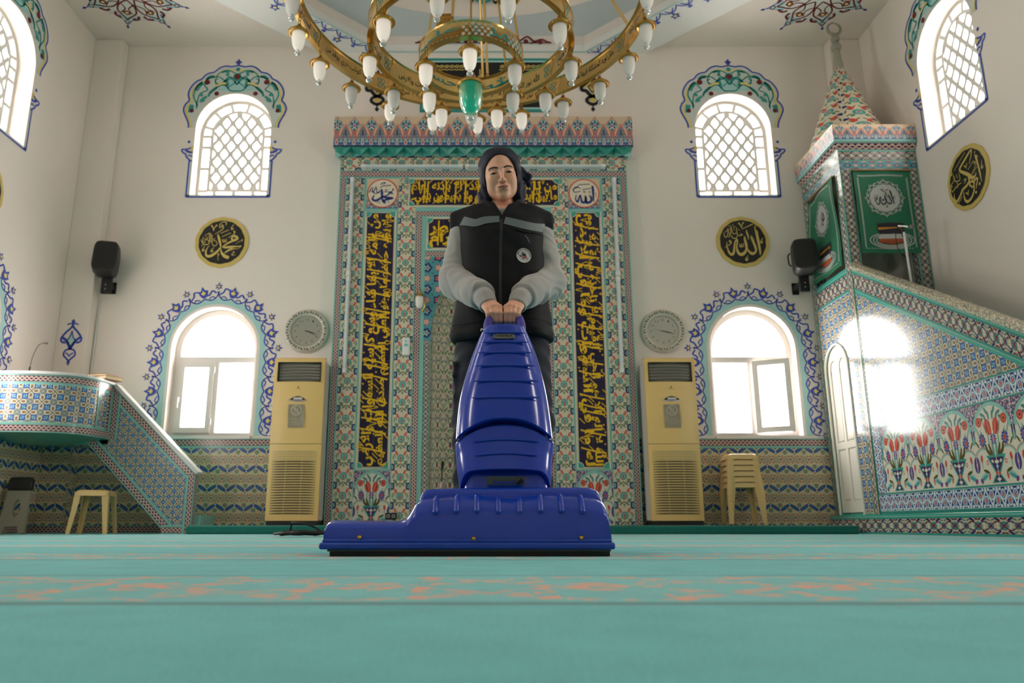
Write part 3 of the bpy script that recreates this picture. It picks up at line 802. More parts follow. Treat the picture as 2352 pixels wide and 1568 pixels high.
# ---------------------------------------------------------------- painted ornaments round the windows
def cropf(x0, y0, s): return lambda x, y: (x0 + x/s, y0 + y/s)
_c = cropf(400, 120, 4.611)
def upl(x, y):                      # tracing of the left window -> metres about (window centre, sill)
    p = onY(*_c(x, y), YW); return (p.x + UPC, p.z - UPZ)
def mir(P): return [(-p[0],) + tuple(p[1:]) for p in P]
def up_ornament(name, F, c, par):
    G = lambda u, v, w: F(c+u, UPZ+v, w)
    T = lambda L: [upl(*q) for q in L]
    half = T([(735,140),(665,155),(610,148),(560,158),(520,180),(480,212),(430,222),(385,245),(350,283),(300,305),(255,345),(220,395),(205,450),(215,510),(180,545),(155,595),(160,640),(185,700),(205,755),(205,800)])
    # square the tracing up about the axis
    ax = half[0][0]; half = [(p[0]-ax, p[1]) for p in half]
    mb = MB()
    inner = [(p[0]*.93, UH-.10 + (p[1]-UH+.10)*.9) for p in half]
    loop = half + mir(half)[::-1][:-1]
    op = [p for p in arch_loop(0, 0, UW, UH, grow=.012)]
    zlow = half[-1][1]
    op2 = [(UW/2+.012, zlow+.002)] + [p for p in op[2:] if p[1] > zlow+.01] + [(-UW/2-.012, zlow+.002)]
    band = [(p[0]*.985, p[1]) for p in half] + op2[::-1] + [(p[0]*.985, p[1]) for p in mir(half)[::-1]]
    ring = [(p[0], p[1]) for p in half]
    # pale ground, yellow line, blue line
    outer = half + [(-UW/2-.012, zlow)]
    full = [(p[0], p[1]) for p in half][::-1] ; full = mir(half)[::-1] + half[1:]
    mb.poly(full + op2[::-1], G, .001, 3)
    xs = lambda k: [((abs(p[0])-k)*(-1 if p[0] < 0 else 1) if abs(p[0]) > k else 0, p[1]-k*max(0, (p[1]-.9))/.5) for p in half]
    for H in (half, mir(half)):
        s = -1 if H is half else 1
        mb.ribbon(H, G, .004, 0, wid=.019, smooth=3)
        y = [(q[0], q[1]) for q in xs(.034)]; y = y if s < 0 else mir(y)
        mb.ribbon(y, G, .003, 1, wid=.024, smooth=3)
        mb.disc(s*.53, .70, .018, G, .004, 0)
        # wing
        Wg = [(.475, .64), (.51, .615), (.56, .60), (.60, .60), (.61, .585), (.585, .55), (.56, .54), (.545, .50), (.50, .455), (.475, .44)]
        mb.ribbon([(s*a, b) for a, b in Wg], G, .004, 0, wid=.018)
        mb.ribbon([(s*.475, .56), (s*.52, .565), (s*.56, .59)], G, .004, 0, wid=.03)
        mb.ribbon([(s*.475, .50), (s*.50, .52), (s*.53, .51)], G, .004, 0, wid=.016)
        mb.ribbon([(s*.48, .645), (s*.485, .60), (s*.505, .575)], G, .005, 1, wid=.03)
        # straight border down to the sill
        mb.ribbon([(s*.505, .45), (s*.505, -.03)], G, .004, 0, wid=.018, smooth=1)
        mb.rect(min(s*.468, s*.497), max(s*.468, s*.497), -.02, .46, .002, G, m=3)
        # teal scrolls
        q = (lambda L: [(s*abs(a), b) for a, b in L])
        S = [[(0,1.53),(-.06,1.475),(-.10,1.45),(-.13,1.475),(-.19,1.52),(-.255,1.56)],
             ]
        def tt(L): 
            R = [upl(*p) for p in L]; return [(s*abs(min(0, p[0]-ax)), p[1]) for p in R]
        for L, wd in (([(735,345),(680,290),(640,265),(600,300),(560,335),(500,375),(440,420),(415,470)], .026), ([(725,240),(640,195),(560,210),(510,250),(490,315),(540,345)], .016),
                      ([(735,250),(600,300),(540,265),(470,262),(400,290),(375,350),(410,400),(330,440),(300,520),(290,600)], .016), ([(400,290),(440,262),(480,262)], .04), ([(360,320),(310,350),(270,410),(260,470),(290,540),(300,580)], .018),
                      ([(360,325),(320,355),(285,405)], .05), ([(610,385),(690,330),(735,290)], .014), ([(735,412),(650,407),(600,352),(540,352),(480,400),(430,440)], .018), ([(225,640),(235,590),(245,560)], .06), ([(520,280),(490,310),(500,345)], .012), ([(560,215),(600,205),(640,215)], .03), ([(400,470),(350,500),(330,530)], .03), ([(620,300),(600,330),(630,355)], .05)):
            mb.ribbon(tt(L), G, .005, 2, wid=wd)
        for (x, y, r, k) in ((620,240,.022,2),(345,455,.02,2),(360,510,.022,2),(240,580,.03,2),(405,320,.035,4),(240,620,.028,4),(505,440,.03,4)):
            p = upl(x, y); mb.disc(s*abs(p[0]-ax), p[1], r, G, .007, k, seg=10)
        mb.ribbon(tt([(500,360),(560,335),(605,335)]), G, .007, 1, wid=.028)
        mb.poly([(s*a, b) for a, b in ((0, 1.38), (.16, 1.40), (.26, 1.41), (.2, 1.5), (.1, 1.53), (.06, 1.6), (0, 1.62))][::(1 if s > 0 else -1)], G, .003, 5)
    mb.disc(0, 1.595, .04, G, .008, 4, seg=8); mb.disc(0, 1.595, .055, G, .0065, 2, seg=8); mb.disc(0, 1.70, .03, G, .006, 2, seg=6)
    mb.ribbon([(-.50, -.03), (.50, -.03)], G, .004, 0, wid=.018, smooth=1)
    mb.rect(-.497, .497, -.02, 0, .002, G, m=3)
    t = half[0][1]
    mb.poly([(0, t+.095), (.02, t+.06), (.045, t+.05), (.02, t+.02), (0, t), (-.02, t+.02), (-.045, t+.05), (-.02, t+.06)], G, .004, 0); mb.disc(0, t+.045, .012, G, .007, 4, seg=8)
    return mb.build(name, [M_pblue, M_pyel, M_pteal, M_pwhite, M_pred, M_plb], par)
up_ornament('painted_arch_ornament', F_back, -UPC, w_back)
up_ornament('painted_arch_ornament', F_back, UPC, w_back)
up_ornament('painted_arch_ornament', F_left, SIDE_Y[0], w_left)
up_ornament('painted_arch_ornament', F_right, -SIDE_Y[0], w_right)
def lo_ornament(name, F, c, par):
    G = lambda u, v, w: F(c+u, LOZ+v, w)
    mb = MB(); h0 = LH; R0 = LW/2
    op = arch_loop(0, 0, LW, h0, grow=.035, n=24); band = arch_loop(0, 0, LW, h0, grow=.105, n=24)
    plate(mb, [band, op], G, .0005, .002, 1)
    # path 0..L from the left foot over the head to the right foot
    R = R0 + .15; zs = h0 - R0; La = zs; Lb = PI*R; L = 2*La + Lb
    def at(t, off=0):
        if t < La: return (-(R+off), t), (-1, 0), (0, 1)
        if t < La+Lb:
            a = PI - (t-La)/R; return ((R+off)*cos(a), zs+(R+off)*sin(a)), (cos(a), sin(a)), (sin(a), -cos(a))
        return ((R+off), La-(t-La-Lb)), (1, 0), (0, -1)
    n = 12; st = L/n
    def P(t, o): return at(min(max(t, 0), L), o)[0]
    def rib(L_, wd): mb.ribbon([P(t, o) for t, o in L_], G, .004, 0, wid=wd)
    for i in range(n+1):
        t = i*st
        if i > 0: rib([(t-st*.5, -.035), (t-st*.25, -.065), (t-st*.06, -.03), (t+st*.03, .04)], .013)
        if i < n: rib([(t+st*.5, -.035), (t+st*.25, -.065), (t+st*.06, -.03), (t-st*.03, .04)], .013)
        # small outer flower
        p, nn, tt = at(t); 
        def fl(r, o, pts, m, w):
            mb.poly([(p[0]+nn[0]*(o+a*r)+tt[0]*b*r, p[1]+nn[1]*(o+a*r)+tt[1]*b*r) for a, b in pts], G, w, m)
        star = [(1.3,0),(.45,.3),(.5,1.0),(0,.5),(-.5,.95),(-.3,.25),(-.9,0),(-.3,-.25),(-.5,-.95),(0,-.5),(.5,-1.0),(.45,-.3)]
        fl(.046, .095, star, 0, .005); fl(.026, .097, [(1,0),(.3,.3),(0,1),(-.3,.3),(-1,0),(-.3,-.3),(0,-1),(.3,-.3)], 2, .008)
        if i < n:
            t += st/2; p, nn, tt = at(t)
            fl(.062, .035, [(1.35,0),(.5,.4),(.45,.95),(-.3,.75),(-.9,.35),(-1,0),(-.9,-.35),(-.3,-.75),(.45,-.95),(.5,-.4)], 0, .006)
            fl(.032, .035, [(1.2,0),(.35,.35),(.1,1),(-.6,.5),(-.8,0),(-.6,-.5),(.1,-1),(.35,-.35)], 2, .009)
            rib([(t-.04, .06), (t-st*.28, .075), (t-st*.33, .03), (t-st*.46, .0)], .017)
            rib([(t+.04, .0), (t+st*.2, .005), (t+st*.3, .05), (t+st*.43, .02)], .018)
            rib([(t-st*.40, -.045), (t-st*.3, -.02), (t-st*.16, -.045)], .012); rib([(t+st*.40, -.045), (t+st*.3, -.02), (t+st*.16, -.045)], .012)
    return mb.build(name, [M_pblue, M_plb, M_pyel], par)
lo_ornament('painted_vine_ornament', F_back, -LOC_, w_back); lo_ornament('painted_vine_ornament', F_back, LOC_, w_back)
lo_ornament('painted_vine_ornament', F_left, SIDE_Y[0], w_left)
# blue drop ornament on the left pillar
mb = MB(); _p = onY(163, 785, YW-.15); Gp = lambda u, v, w: Vector((_p.x+u, YW-.15-w, _p.z+v))
for s in (-1, 1):
    for L, wd in (([(0,.19),(s*.02,.16),(s*.07,.11),(s*.115,.04),(s*.10,0),(s*.06,-.01)], .022), ([(s*.1,.05),(s*.06,.02),(s*.02,-.04),(0,-.09)], .03), ([(0,.13),(s*.02,.05),(s*.045,.02),(s*.02,-.03),(0,-.05)], .012),
                  ([(0,-.08),(s*.05,-.10),(s*.065,-.15),(s*.03,-.19),(0,-.22)], .018), ([(0,-.17),(s*.02,-.14),(s*.045,-.13)], .014), ([(0,.2),(s*.03,.215),(s*.065,.20)], .014)):
        mb.ribbon(L, Gp, .004, 0, wid=wd)
mb.poly([(0,.13),(.05,.03),(0,-.07),(-.05,.03)], Gp, .002, 1)
mb.poly([(0,.27),(.022,.24),(0,.19),(-.022,.24)], Gp, .004); mb.poly([(0,-.2),(.02,-.235),(0,-.28),(-.02,-.235)], Gp, .004)
mb.build('painted_drop_ornament', [M_pblue, M_plb], pillar)
# star medallions on the ceiling corners
def ceiling_star(cx, cy, par):
    mb = MB(); G = lambda u, v, w: F_ceil(cx+u, cy+v, w); R = .62
    def outl(k):
        P = []
        for i in range(8):
            a = 2*PI*i/8 + PI/8
            for da, r in ((-.30, .70), (-.17, .74), (-.10, .84), (0, 1.0), (.10, .84), (.17, .74), (.30, .70), (.36, .73)): P.append((k*R*r*cos(a+da), k*R*r*sin(a+da)))
        return P
    mb.poly(outl(1.0), G, .002, 0); mb.poly(outl(.965), G, .004, 1); mb.poly([(.80*R*cos(2*PI*i/16)*(1 if i % 2 == 0 else .82), .80*R*sin(2*PI*i/16)*(1 if i % 2 == 0 else .82)) for i in range(16)], G, .0055, 2)
    for i in range(8):
        a = 2*PI*i/8 + PI/8; c, s = cos(a), sin(a)
        H = lambda u, v, w, c=c, s=s: G(u*c - v*s, u*s + v*c, w)
        mb.disc(R*1.05, 0, .02, H, .003, 0, seg=6); mb.ribbon([(R*.98, 0), (R*1.1, 0)], H, .003, 0, wid=.012, smooth=1)
        for q in (-1, 1):
            for L, wd in (([(.18*R,0),(.35*R,q*.13*R),(.55*R,q*.16*R),(.72*R,q*.05*R),(.8*R,0)], .02), ([(.3*R,q*.12*R),(.45*R,q*.03*R),(.6*R,q*.1*R)], .015), ([(.62*R,q*.2*R),(.72*R,q*.2*R),(.78*R,q*.1*R)], .03), ([(.82*R,0),(.88*R,q*.05*R),(.92*R,0)], .012)):
                mb.ribbon(L, H, .007, 3, wid=wd)
        mb.disc(.58*R, 0, .045, H, .008, 3, seg=6); mb.disc(.58*R, 0, .022, H, .0095, 4, seg=6)
    mb.disc(0, 0, .14*R, G, .008, 1, seg=12)
    mb.build('painted_star_medallion', [M_pblue, M_plb, M_pwhite, M_pred, M_pyel], par)
_q = onZ(368, 68, ZC); ceiling_star(_q.x-.12, _q.y-.66, ceiling)
_q = onZ(1815, 72, ZC); ceiling_star(_q.x+.12, _q.y-.66, ceiling)
# ---------------------------------------------------------------- prayer niche wall
YM = 8.45
ZB = .0865
mih = thing('prayer_niche', 'tall tiled prayer niche wall with yellow on navy calligraphy panels, centre of the back wall', 'prayer niche', (0, YM, ZB))
Fm = lambda u, v, w: Vector((u, YM-w, v))
NB, NI = .68, .60          # niche border half width, niche opening half width
def strip_v(mb, u0, u1, z0, z1, per, m=0, w=0, flip=False):
    n = (z1-z0)/per
    uv = [(0, 0), (0, 1), (n, 1), (n, 0)]
    mb.rect(u0, u1, z0, z1, w, Fm, uv=uv, m=m)
def strip_h(mb, u0, u1, z0, z1, per, m=0, w=0):
    n = (u1-u0)/per; mb.rect(u0, u1, z0, z1, w, Fm, uv=[(0, 0), (n, 0), (n, 1), (0, 1)], m=m)
# body: sides and top of the projecting block, with the niche cut out of the front
def niche_loop(hw, zs, zt, n=10):
    P = [(-hw, ZB), (hw, ZB), (hw, zs)]
    for i in range(1, n):
        a = i/n; P.append((hw*cos(a*PI/2)**1.15, zs + (zt-zs)*sin(a*PI/2)**.9))
    P.append((0, zt))
    return P + [(-p[0], p[1]) for p in P[2:-1]][::-1]
NL = niche_loop(NI, 2.12, 3.08)
mb = MB(); plate(mb, [[(-1.715, ZB), (1.715, ZB), (1.715, 4.44), (-1.715, 4.44)], NL], Fm, -.13, -.002)
mb.build('surround', M_teal, mih)
# niche hollow
mb = MB(); rows = []; uv = []; n = 20
for k in range(n+1):
    a = PI*k/n; rows.append([Vector((NI*cos(PI-a), YM+.003+.125*sin(a)**.6, z)) for z in np.linspace(ZB, 3.1, 18)]); uv.append([(k/n*1.9/.22, z/.22) for z in np.linspace(ZB, 3.1, 18)])
mb.grid(rows, uvs=uv); mb.build('niche_hollow', T_meadow, mih, smooth=True)
# bands
class Each:
    def __init__(s, name, m): s.name = name; s.m = m
    def rect(s, *a, **k): mb = MB(); mb.rect(*a, **{**k, 'm': 0}); mb.build(s.name, s.m, mih)
b1 = Each('braid_border', T_braid); b2 = Each('tulip_border', T_floral)
zt = 4.235
for s in (-1, 1):
    o = lambda a, b: (min(s*a, s*b), max(s*a, s*b))
    for a, b in ((1.708, 1.635), (.80, .715)): strip_v(b1, *o(a, b), ZB, 4.215 if a > 1 else 3.70, .075)
    strip_v(b2, *o(1.628, 1.418), ZB, 4.12, .21); strip_v(b2, *o(1.003, .803), ZB, 4.12, .205)
strip_h(b1, -1.708, 1.708, 4.125, 4.215, .085, w=.001); strip_h(b1, -.80, .80, 3.625, 3.70, .075, w=.001); strip_h(b1, -.68, .68, 3.125, 3.20, .075, w=.001)
strip_h(b2, -1.708, 1.708, 4.217, 4.42, .21, w=.001)
# lower flower panels
for s in (-1, 1):
    mb = MB(); mb.rect(min(s*1.41, s*1.01), max(s*1.41, s*1.01), ZB, .66, .001, Fm, uv=[(0, 0), (1, 0), (1, 1), (0, 1)])
    mb.build('flower_panel', T_vase, mih)
# spandrel of star tiles round the niche head and red bands beside it
mb = MB(); NL2 = [(p[0]*1.0, p[1]) for p in NL]
top = [(-.68, 2.1), (-NI, 2.1)] + [p for p in NL if p[1] > 2.11][::-1] + [(NI, 2.1), (.68, 2.1), (.68, 3.125), (-.68, 3.125)]
vs, fs = fill2d([top]); mb.add([Fm(p[0], p[1], .002) for p in vs], fs, [[(vs[i][0]/.26, vs[i][1]/.26) for i in f] for f in fs])
mb.build('star_tile_spandrel', T_stars, mih)
for s in (-1, 1):
    mb = MB(); strip_v(mb, min(s*.68, s*NI), max(s*.68, s*NI), ZB, 2.1, .1, w=.001); mb.build('niche_border', T_vine, mih)

AYAT = {'right': ['الله لا اله الا هو الحي القيوم لا تاخذه سنة ولا نوم', 'له ما في السموات وما في الارض'],
        'top': ['من ذا الذي يشفع عنده الا باذنه يعلم', 'ما بين ايديهم وما خلفهم ولا يحيطون بشيء'],
        'left': ['من علمه الا بما شاء وسع كرسيه السموات والارض', 'ولا يؤده حفظهما وهو العلي العظيم صدق الله العظيم'],
        'niche': ['فول وجهك شطر', 'المسجد الحرام']}
M_grout = mat('grout', srgb(74,68,92), .6)
def notched(u0, u1, z0, z1, r):
    P = []
    for cx, cz, a0 in ((u0, z0, PI/2), (u1, z0, PI), (u1, z1, 3*PI/2), (u0, z1, 2*PI)):
        for k in range(5):
            a = a0 - k*PI/8; P.append((cx + r*cos(a), cz + r*sin(a)))
    return P
def calli_panel(key, u0, u1, z0, z1, rot):
    fr = MB(); fr.rect(u0, u1, z0, z1, .003, Fm)
    p = fr.build('calligraphy_panel', M_tealg, mih)
    nb = MB(); g = .014; nb.poly(notched(u0+g, u1-g, z0+g, z1-g, .055), Fm, .006); nb.build('navy_ground', M_navyt, p)
    wl = MB(); L = notched(u0+g, u1-g, z0+g, z1-g, .055); L = L + [L[0]]
    wl.ribbon(L, Fm, .0075, 0, wid=.008, smooth=1)
    wl.ribbon([(u0, z0), (u1, z0), (u1, z1), (u0, z1), (u0, z0)], Fm, .005, 0, wid=.014, smooth=1); wl.build('panel_outline', M_cream, p)
    gl = MB()
    for k in range(1, int((z1-z0)/.2)): gl.ribbon([(u0+g, z1-k*.2), (u1-g, z1-k*.2)], Fm, .0068, 0, wid=.003, smooth=1)
    for k in range(1, max(2, int((u1-u0)/.2)+1)):
        q_ = u0+(u1-u0)*k/max(2, int((u1-u0)/.2)+1)
        if q_ < u1-.05: gl.ribbon([(q_, z0+g), (q_, z1-g)], Fm, .0069, 0, wid=.003, smooth=1)
    gl.build('grout_line', M_grout, p)
    tx = MB(); ws = AYAT[key]; n = len(ws)
    m = .03
    for i, s in enumerate(ws):
        b0 = .0 if n == 1 else (.42 if i == 0 else .0); hh = .58
        def g_(a, b, b0=b0, hh=hh):
            q = b0 + b*hh
            if rot == 0: return Fm(u0+m + a*(u1-u0-2*m), z0+m*.8 + q*(z1-z0-1.6*m)*.97, .009)
            if rot < 0:  # tops towards the left, read downwards
                return Fm(u1-m - q*(u1-u0-2*m)*.97, z0+m + a*(z1-z0-2*m), .009)
            return Fm(u0+m + q*(u1-u0-2*m)*.97, z1-m - a*(z1-z0-2*m), .009)
        put_text(tx, arab(s), g_, .034)
    # vowel marks and flourishes between the letters
    rnd = random.Random(len(ws[0])*7 + int(rot)); Lg = (z1-z0) if rot else (u1-u0); Wd = (u1-u0) if rot else (z1-z0)
    def at(a, q):
        if rot == 0: return (u0 + a*(u1-u0), z0 + q*(z1-z0))
        if rot < 0: return (u1 - q*(u1-u0), z0 + a*(z1-z0))
        return (u0 + q*(u1-u0), z1 - a*(z1-z0))
    k = int(Lg/.038)
    for i in range(k):
        a = .03 + .94*(i+rnd.random()*.6)/k; q = rnd.choice((.16, .42, .48, .82, .88, .9)) + rnd.uniform(-.04, .04); t = rnd.random(); e = .03/Lg; f = .05/Wd
        if t < .45: tx.ribbon([at(a-e, q-f*.6), at(a+e, q+f*.6)], Fm, .0095, 0, wid=.009, smooth=1)
        elif t < .7: x, z = at(a, q); tx.poly([(x-.011, z), (x, z-.011), (x+.011, z), (x, z+.011)], Fm, .0095)
        elif t < .9: tx.ribbon([at(a-e*.6, q+f), at(a, q-f*.5), at(a+e*.6, q+f)], Fm, .0095, 0, wid=.009)
        else: tx.ribbon([at(a-e*.7, q), at(a, q+f), at(a+e*.7, q), at(a, q-f*.7), at(a-e*.5, q+.2*f)], Fm, .0095, 0, wid=.008)
    k = int(Lg/.16)
    for i in range(k):      # long sweeping strokes
        a = (i+rnd.random())/k*.9+.03
        tx.ribbon([at(a, .12), at(a+.012*(1 if rot else .4), .5), at(a+.02*(1 if rot else .4), .9)], Fm, .0093, 0, wid=.017)
    tx.build('calligraphy', M_yel, p)
calli_panel('left', -1.385, -1.03, .685, 3.685, -1); calli_panel('right', 1.03, 1.385, .685, 3.685, 1)
calli_panel('top', -.885, .905, 3.75, 4.11, 0); calli_panel('niche', -.66, .66, 3.215, 3.61, 0)
# round name plaques
STK_ALLAH_S = [[(795,1215,30),(803,1300,32),(805,1470,14)], [(740,1365,8),(765,1400,26),(775,1450,30),(740,1490,34),(690,1470,26),(680,1390,16)], [(680,1375,16),(690,1430,28),(670,1485,34),(625,1480,30),(612,1400,16)], [(612,1400,20),(600,1370,16),(575,1440,22),(560,1480,26),(530,1440,16),(540,1365,12)], [(640,1280,9),(770,1255,9)], [(590,1195,9),(755,1185,9)], [(655,1300,8),(665,1325,8),(685,1305,8)], [(580,1195,8),(560,1240,8),(500,1270,8),(520,1320,10),(610,1305,8)], [(490,1290,8),(540,1230,8),(610,1260,8)], [(735,1305,8),(750,1325,10),(760,1310,6)], [(840,1335,8),(850,1345,8)], [(680,1500,8),(720,1515,8)], [(845,1380,8),(855,1390,8)]]
STK_MUH_S = [[(1320,1350,22),(1285,1320,20),(1265,1345,22),(1240,1370,16),(1170,1395,16),(1230,1410,34),(1330,1420,20),(1220,1445,30),(1180,1470,16)], [(1145,1265,14),(1155,1330,36),(1160,1420,22),(1180,1470,36),(1215,1500,30)], [(1160,1390,18),(1110,1440,34),(1050,1460,34),(1010,1430,26),(1040,1370,10)], [(1130,1250,8),(1160,1220,10),(1290,1205,8)], [(1185,1315,9),(1300,1310,8),(1330,1265,10),(1315,1275,8)], [(1130,1195,8),(1160,1165,10),(1205,1160,8),(1170,1195,8)], [(1205,1275,8),(1215,1295,8),(1235,1275,8)], [(950,1330,8),(1000,1240,8),(1020,1330,10),(1060,1230,8),(1080,1330,10),(1120,1320,8)], [(980,1290,8),(1060,1345,10),(1130,1290,8)], [(1085,1470,8),(1095,1500,8)], [(1115,1475,8),(1125,1505,8)], [(1250,1470,8),(1265,1490,8)]]
def plaque(s, cx0, stk):
    cz, h = 3.918, .19; cx = s*1.197
    sq = MB(); sq.rect(cx-h, cx+h, cz-h, cz+h, .003, Fm, uv=[(-1.5, 0), (1.5, 0), (1.5, 3), (-1.5, 3)]); o = sq.build('name_plaque', T_crown, mih)
    d = MB(); d.disc(cx, cz, .178, Fm, .006, seg=40); d.build('plaque_disc', M_cream, o)
    r = MB(); r.ribbon([(cx+.178*cos(2*PI*i/40), cz+.178*sin(2*PI*i/40)) for i in range(41)], Fm, .008, 0, wid=.012, smooth=1); r.build('plaque_ring', M_redline, o)
    t = MB(); K = .178/232
    for L in stk: t.ribbon([(cx+(x-cx0)*K, cz-(y-1338)*K, max(wd, 10)*K*1.15) for x, y, wd in L], Fm, .009)
    t.build('calligraphy', M_inkb, o)
plaque(-1, 1163, STK_MUH_S); plaque(1, 663, STK_ALLAH_S)
# cornice: crest and turquoise faceted course
mb = MB(); z0, z1, yf = 4.455, 4.845, 8.30
Fc = lambda u, v, w: Vector((u, yf-w, v))
n = 3.56/.205
mb.rect(-1.78, 1.78, z0, z1, 0, Fc, uv=[(-n/2, 0), (n/2, 0), (n/2, 1), (-n/2, 1)])
for s in (-1, 1):
    a, b = Vector((s*1.78, yf, 0)), Vector((s*1.78, YW-.02, 0)); z = Vector((0, 0, 1))
    mb.add([a+z*z0, b+z*z0, b+z*z1, a+z*z1], [[0,1,2,3] if s > 0 else [3,2,1,0]], [[(0,0),(1.4,0),(1.4,1),(0,1)] if s > 0 else [(0,1),(1.4,1),(1.4,0),(0,0)]])
mb.add([(-1.78,yf,z1),(1.78,yf,z1),(1.78,YW-.02,z1),(-1.78,YW-.02,z1)], [[0,1,2,3]], [[(0,.99)]*4])
mb.build('crest', T_crown, mih)
mb = MB(); zb = 4.385; N = 17; p = 3.56/N
for i in range(N):
    a = -1.78+i*p; b = a+p; m_ = (a+b)/2; y0, y1 = yf+.01, YM-.003
    T = lambda x, y, z: Vector((x, y, z))
    mb.add([T(a,y0,z0), T(b,y0,z0), T(m_,y0+.05,z0-.01), T(a,y1-.02,zb+.07), T(b,y1-.02,zb+.07), T(m_,y1-.05,zb), T(a,y1,zb), T(b,y1,zb)],
           [[0,2,1],[0,3,5],[0,5,2],[1,2,5],[1,5,4],[3,6,5],[4,5,7]])
for s in (-1, 1): mb.add([(s*1.78,yf+.01,z0),(s*1.78,YW-.02,z0),(s*1.72,YW-.02,zb),(s*1.72,YM,zb),(s*1.78,YM-.03,zb+.07)], [[0,1,2,3,4]])
mb.add([(-1.78,yf+.01,z0),(1.78,yf+.01,z0),(1.78,YW-.02,z0),(-1.78,YW-.02,z0)], [[0,1,2,3]])
mb.build('faceted_course', T_muq, mih)

# tube lights on the tiles: two down each side, two across the top
def tube_light(p0, p1, y, label):
    p0, p1 = Vector(p0), Vector(p1); d = (p1-p0).normalized(); c = (p0+p1)/2; L = (p1-p0).length
    t = thing('tube_light', label, 'tube light', (c.x, y, min(p0.z, p1.z)), 'slim white tube lights framing the niche')
    side = Vector((0, 1, 0)).cross(d)
    def bar(a0, a1, h, d0, d1, name, m):
        mb = MB(); P = []
        prof = [(-h, 0), (-h, -d1*.6), (-h*.6, -d1), (h*.6, -d1), (h, -d1*.6), (h, 0)]
        rows = [[c + d*a + side*q + Vector((0, w, 0)) + Vector((0, y-c.y, 0)) for q, w in prof] for a in (a0, a1)]
        mb.grid(rows, closed=True, cap=True); mb.build(name, m, t, smooth=True, angle=50)
    bar(-L/2+.05, L/2-.05, .021, 0, .055, 'diffuser', M_tube)
    bar(-L/2, -L/2+.052, .026, 0, .06, 'end_cap', M_white); bar(L/2-.052, L/2, .026, 0, .06, 'end_cap', M_white)
ypl = YM-.004
for s, nm in ((-1, 'left'), (1, 'right')):
    x = s*1.555
    tube_light((x, ypl, 4.10), (x, ypl, 2.88), ypl, 'upper of the two upright white tube lights %s of the niche' % nm)
    tube_light((x, ypl, 2.87), (x, ypl, 1.74), ypl, 'lower of the two upright white tube lights %s of the niche' % nm)
tube_light((-1.46, ypl, 4.252), (-.24, ypl, 4.252), ypl, 'left half of the white tube light row under the turquoise cornice')
tube_light((-.22, ypl, 4.252), (1.46, ypl, 4.252), ypl, 'right half of the white tube light row under the turquoise cornice')

# brass sconce, white box and black socket on the niche wall
def at_m(x, y, dw=0): return onY(x, y, YM-dw)
p = at_m(965, 690)
t = thing('wall_sconce', 'small brass wall lamp with a milk glass shade on the left edge of the niche', 'wall lamp', (p.x, YM, p.z-.12))
mb = MB(); mb.tube([(p.x, YM-.002, p.z+.09), (p.x, YM-.06, p.z+.12), (p.x, YM-.11, p.z+.09), (p.x, YM-.11, p.z+.05)], [.012,.01,.01,.014]); mb.lathe([(.001,0),(.035,.005),(.02,.02),(.001,.025)], 12, M=Matrix.Translation((p.x, YM-.002, p.z+.06)) @ Matrix.Rotation(PI/2, 4, 'X')); mb.tube([(p.x, YM-.01, p.z+.03), (p.x+.05, YM-.03, p.z-.02), (p.x+.055, YM-.03, p.z-.1), (p.x+.02, YM-.02, p.z-.14)], [.012,.014,.012,.006])
mb.build('bracket', M_gold, t, smooth=True)
mb = MB(); mb.lathe([(.001,.06),(.03,.055),(.055,.03),(.06,.02),(.05,.018)], 16, M=Matrix.Translation((p.x, YM-.11, p.z-.01))); mb.build('cap', M_gold, t, smooth=True)
mb = MB(); mb.lathe([(.042,.02),(.046,-.03),(.04,-.08),(.022,-.11),(.001,-.115)], 16, M=Matrix.Translation((p.x, YM-.11, p.z-.01))); mb.build('shade', M_lamp, t, smooth=True)
p = at_m(933, 797); mb = MB(); mb.box(p.x-.04, p.x+.045, YM-.045, YM-.003, p.z-.105, p.z+.105)
o = tag(mb.build('wall_box', M_white, bevel=.015, origin=(p.x, YM, p.z)), 'small white plastic box fixed on the tulip tiles left of the niche', 'box')
mb = MB(); mb.box(p.x-.02, p.x+.025, YM-.047, YM-.044, p.z-.0, p.z+.03); mb.disc(p.x, p.z+.06, .012, Fm, .047, seg=10); mb.build('box_button', M_teal, o)
p = at_m(898, 1185); mb = MB(); mb.box(p.x-.06, p.x+.06, YM-.02, YM-.003, p.z-.035, p.z+.035)
o = tag(mb.build('power_socket', M_blk, bevel=.006, origin=(p.x, YM, p.z)), 'black double power socket low on the tiles behind the blue machine', 'socket')
for s in (-1, 1):
    mb = MB(); mb.ribbon([(p.x+s*.028+.018*cos(k*PI/2+PI/4), p.z+.018*sin(k*PI/2+PI/4)) for k in range(5)], Fm, .0215, 0, wid=.006, smooth=1); mb.build('socket_frame', M_aci, o)
# microphone on a thin stem in the niche
p = onY(1016, 1075, 8.0)
t = thing('niche_microphone', 'thin black microphone on a stem standing in the niche', 'microphone', (p.x, 8.0, .086))
mb = MB(); mb.lathe([(.07,0),(.07,.015),(.02,.03)], 16, M=Matrix.Translation((p.x, 8.0, .086))); mb.build('base', M_blk, t, smooth=True)
mb = MB(); mb.tube([(p.x, 8.0, .1), (p.x-.005, 8.0, .5), (p.x+.0, 7.97, .66)], .007); mb.build('stem', M_blk, t, smooth=True)
mb = MB(); mb.tube([(p.x, 7.97, .65), (p.x+.005, 7.955, .70), (p.x+.007, 7.95, .73)], [.012,.018,.01]); mb.build('head', M_blk2, t, smooth=True)

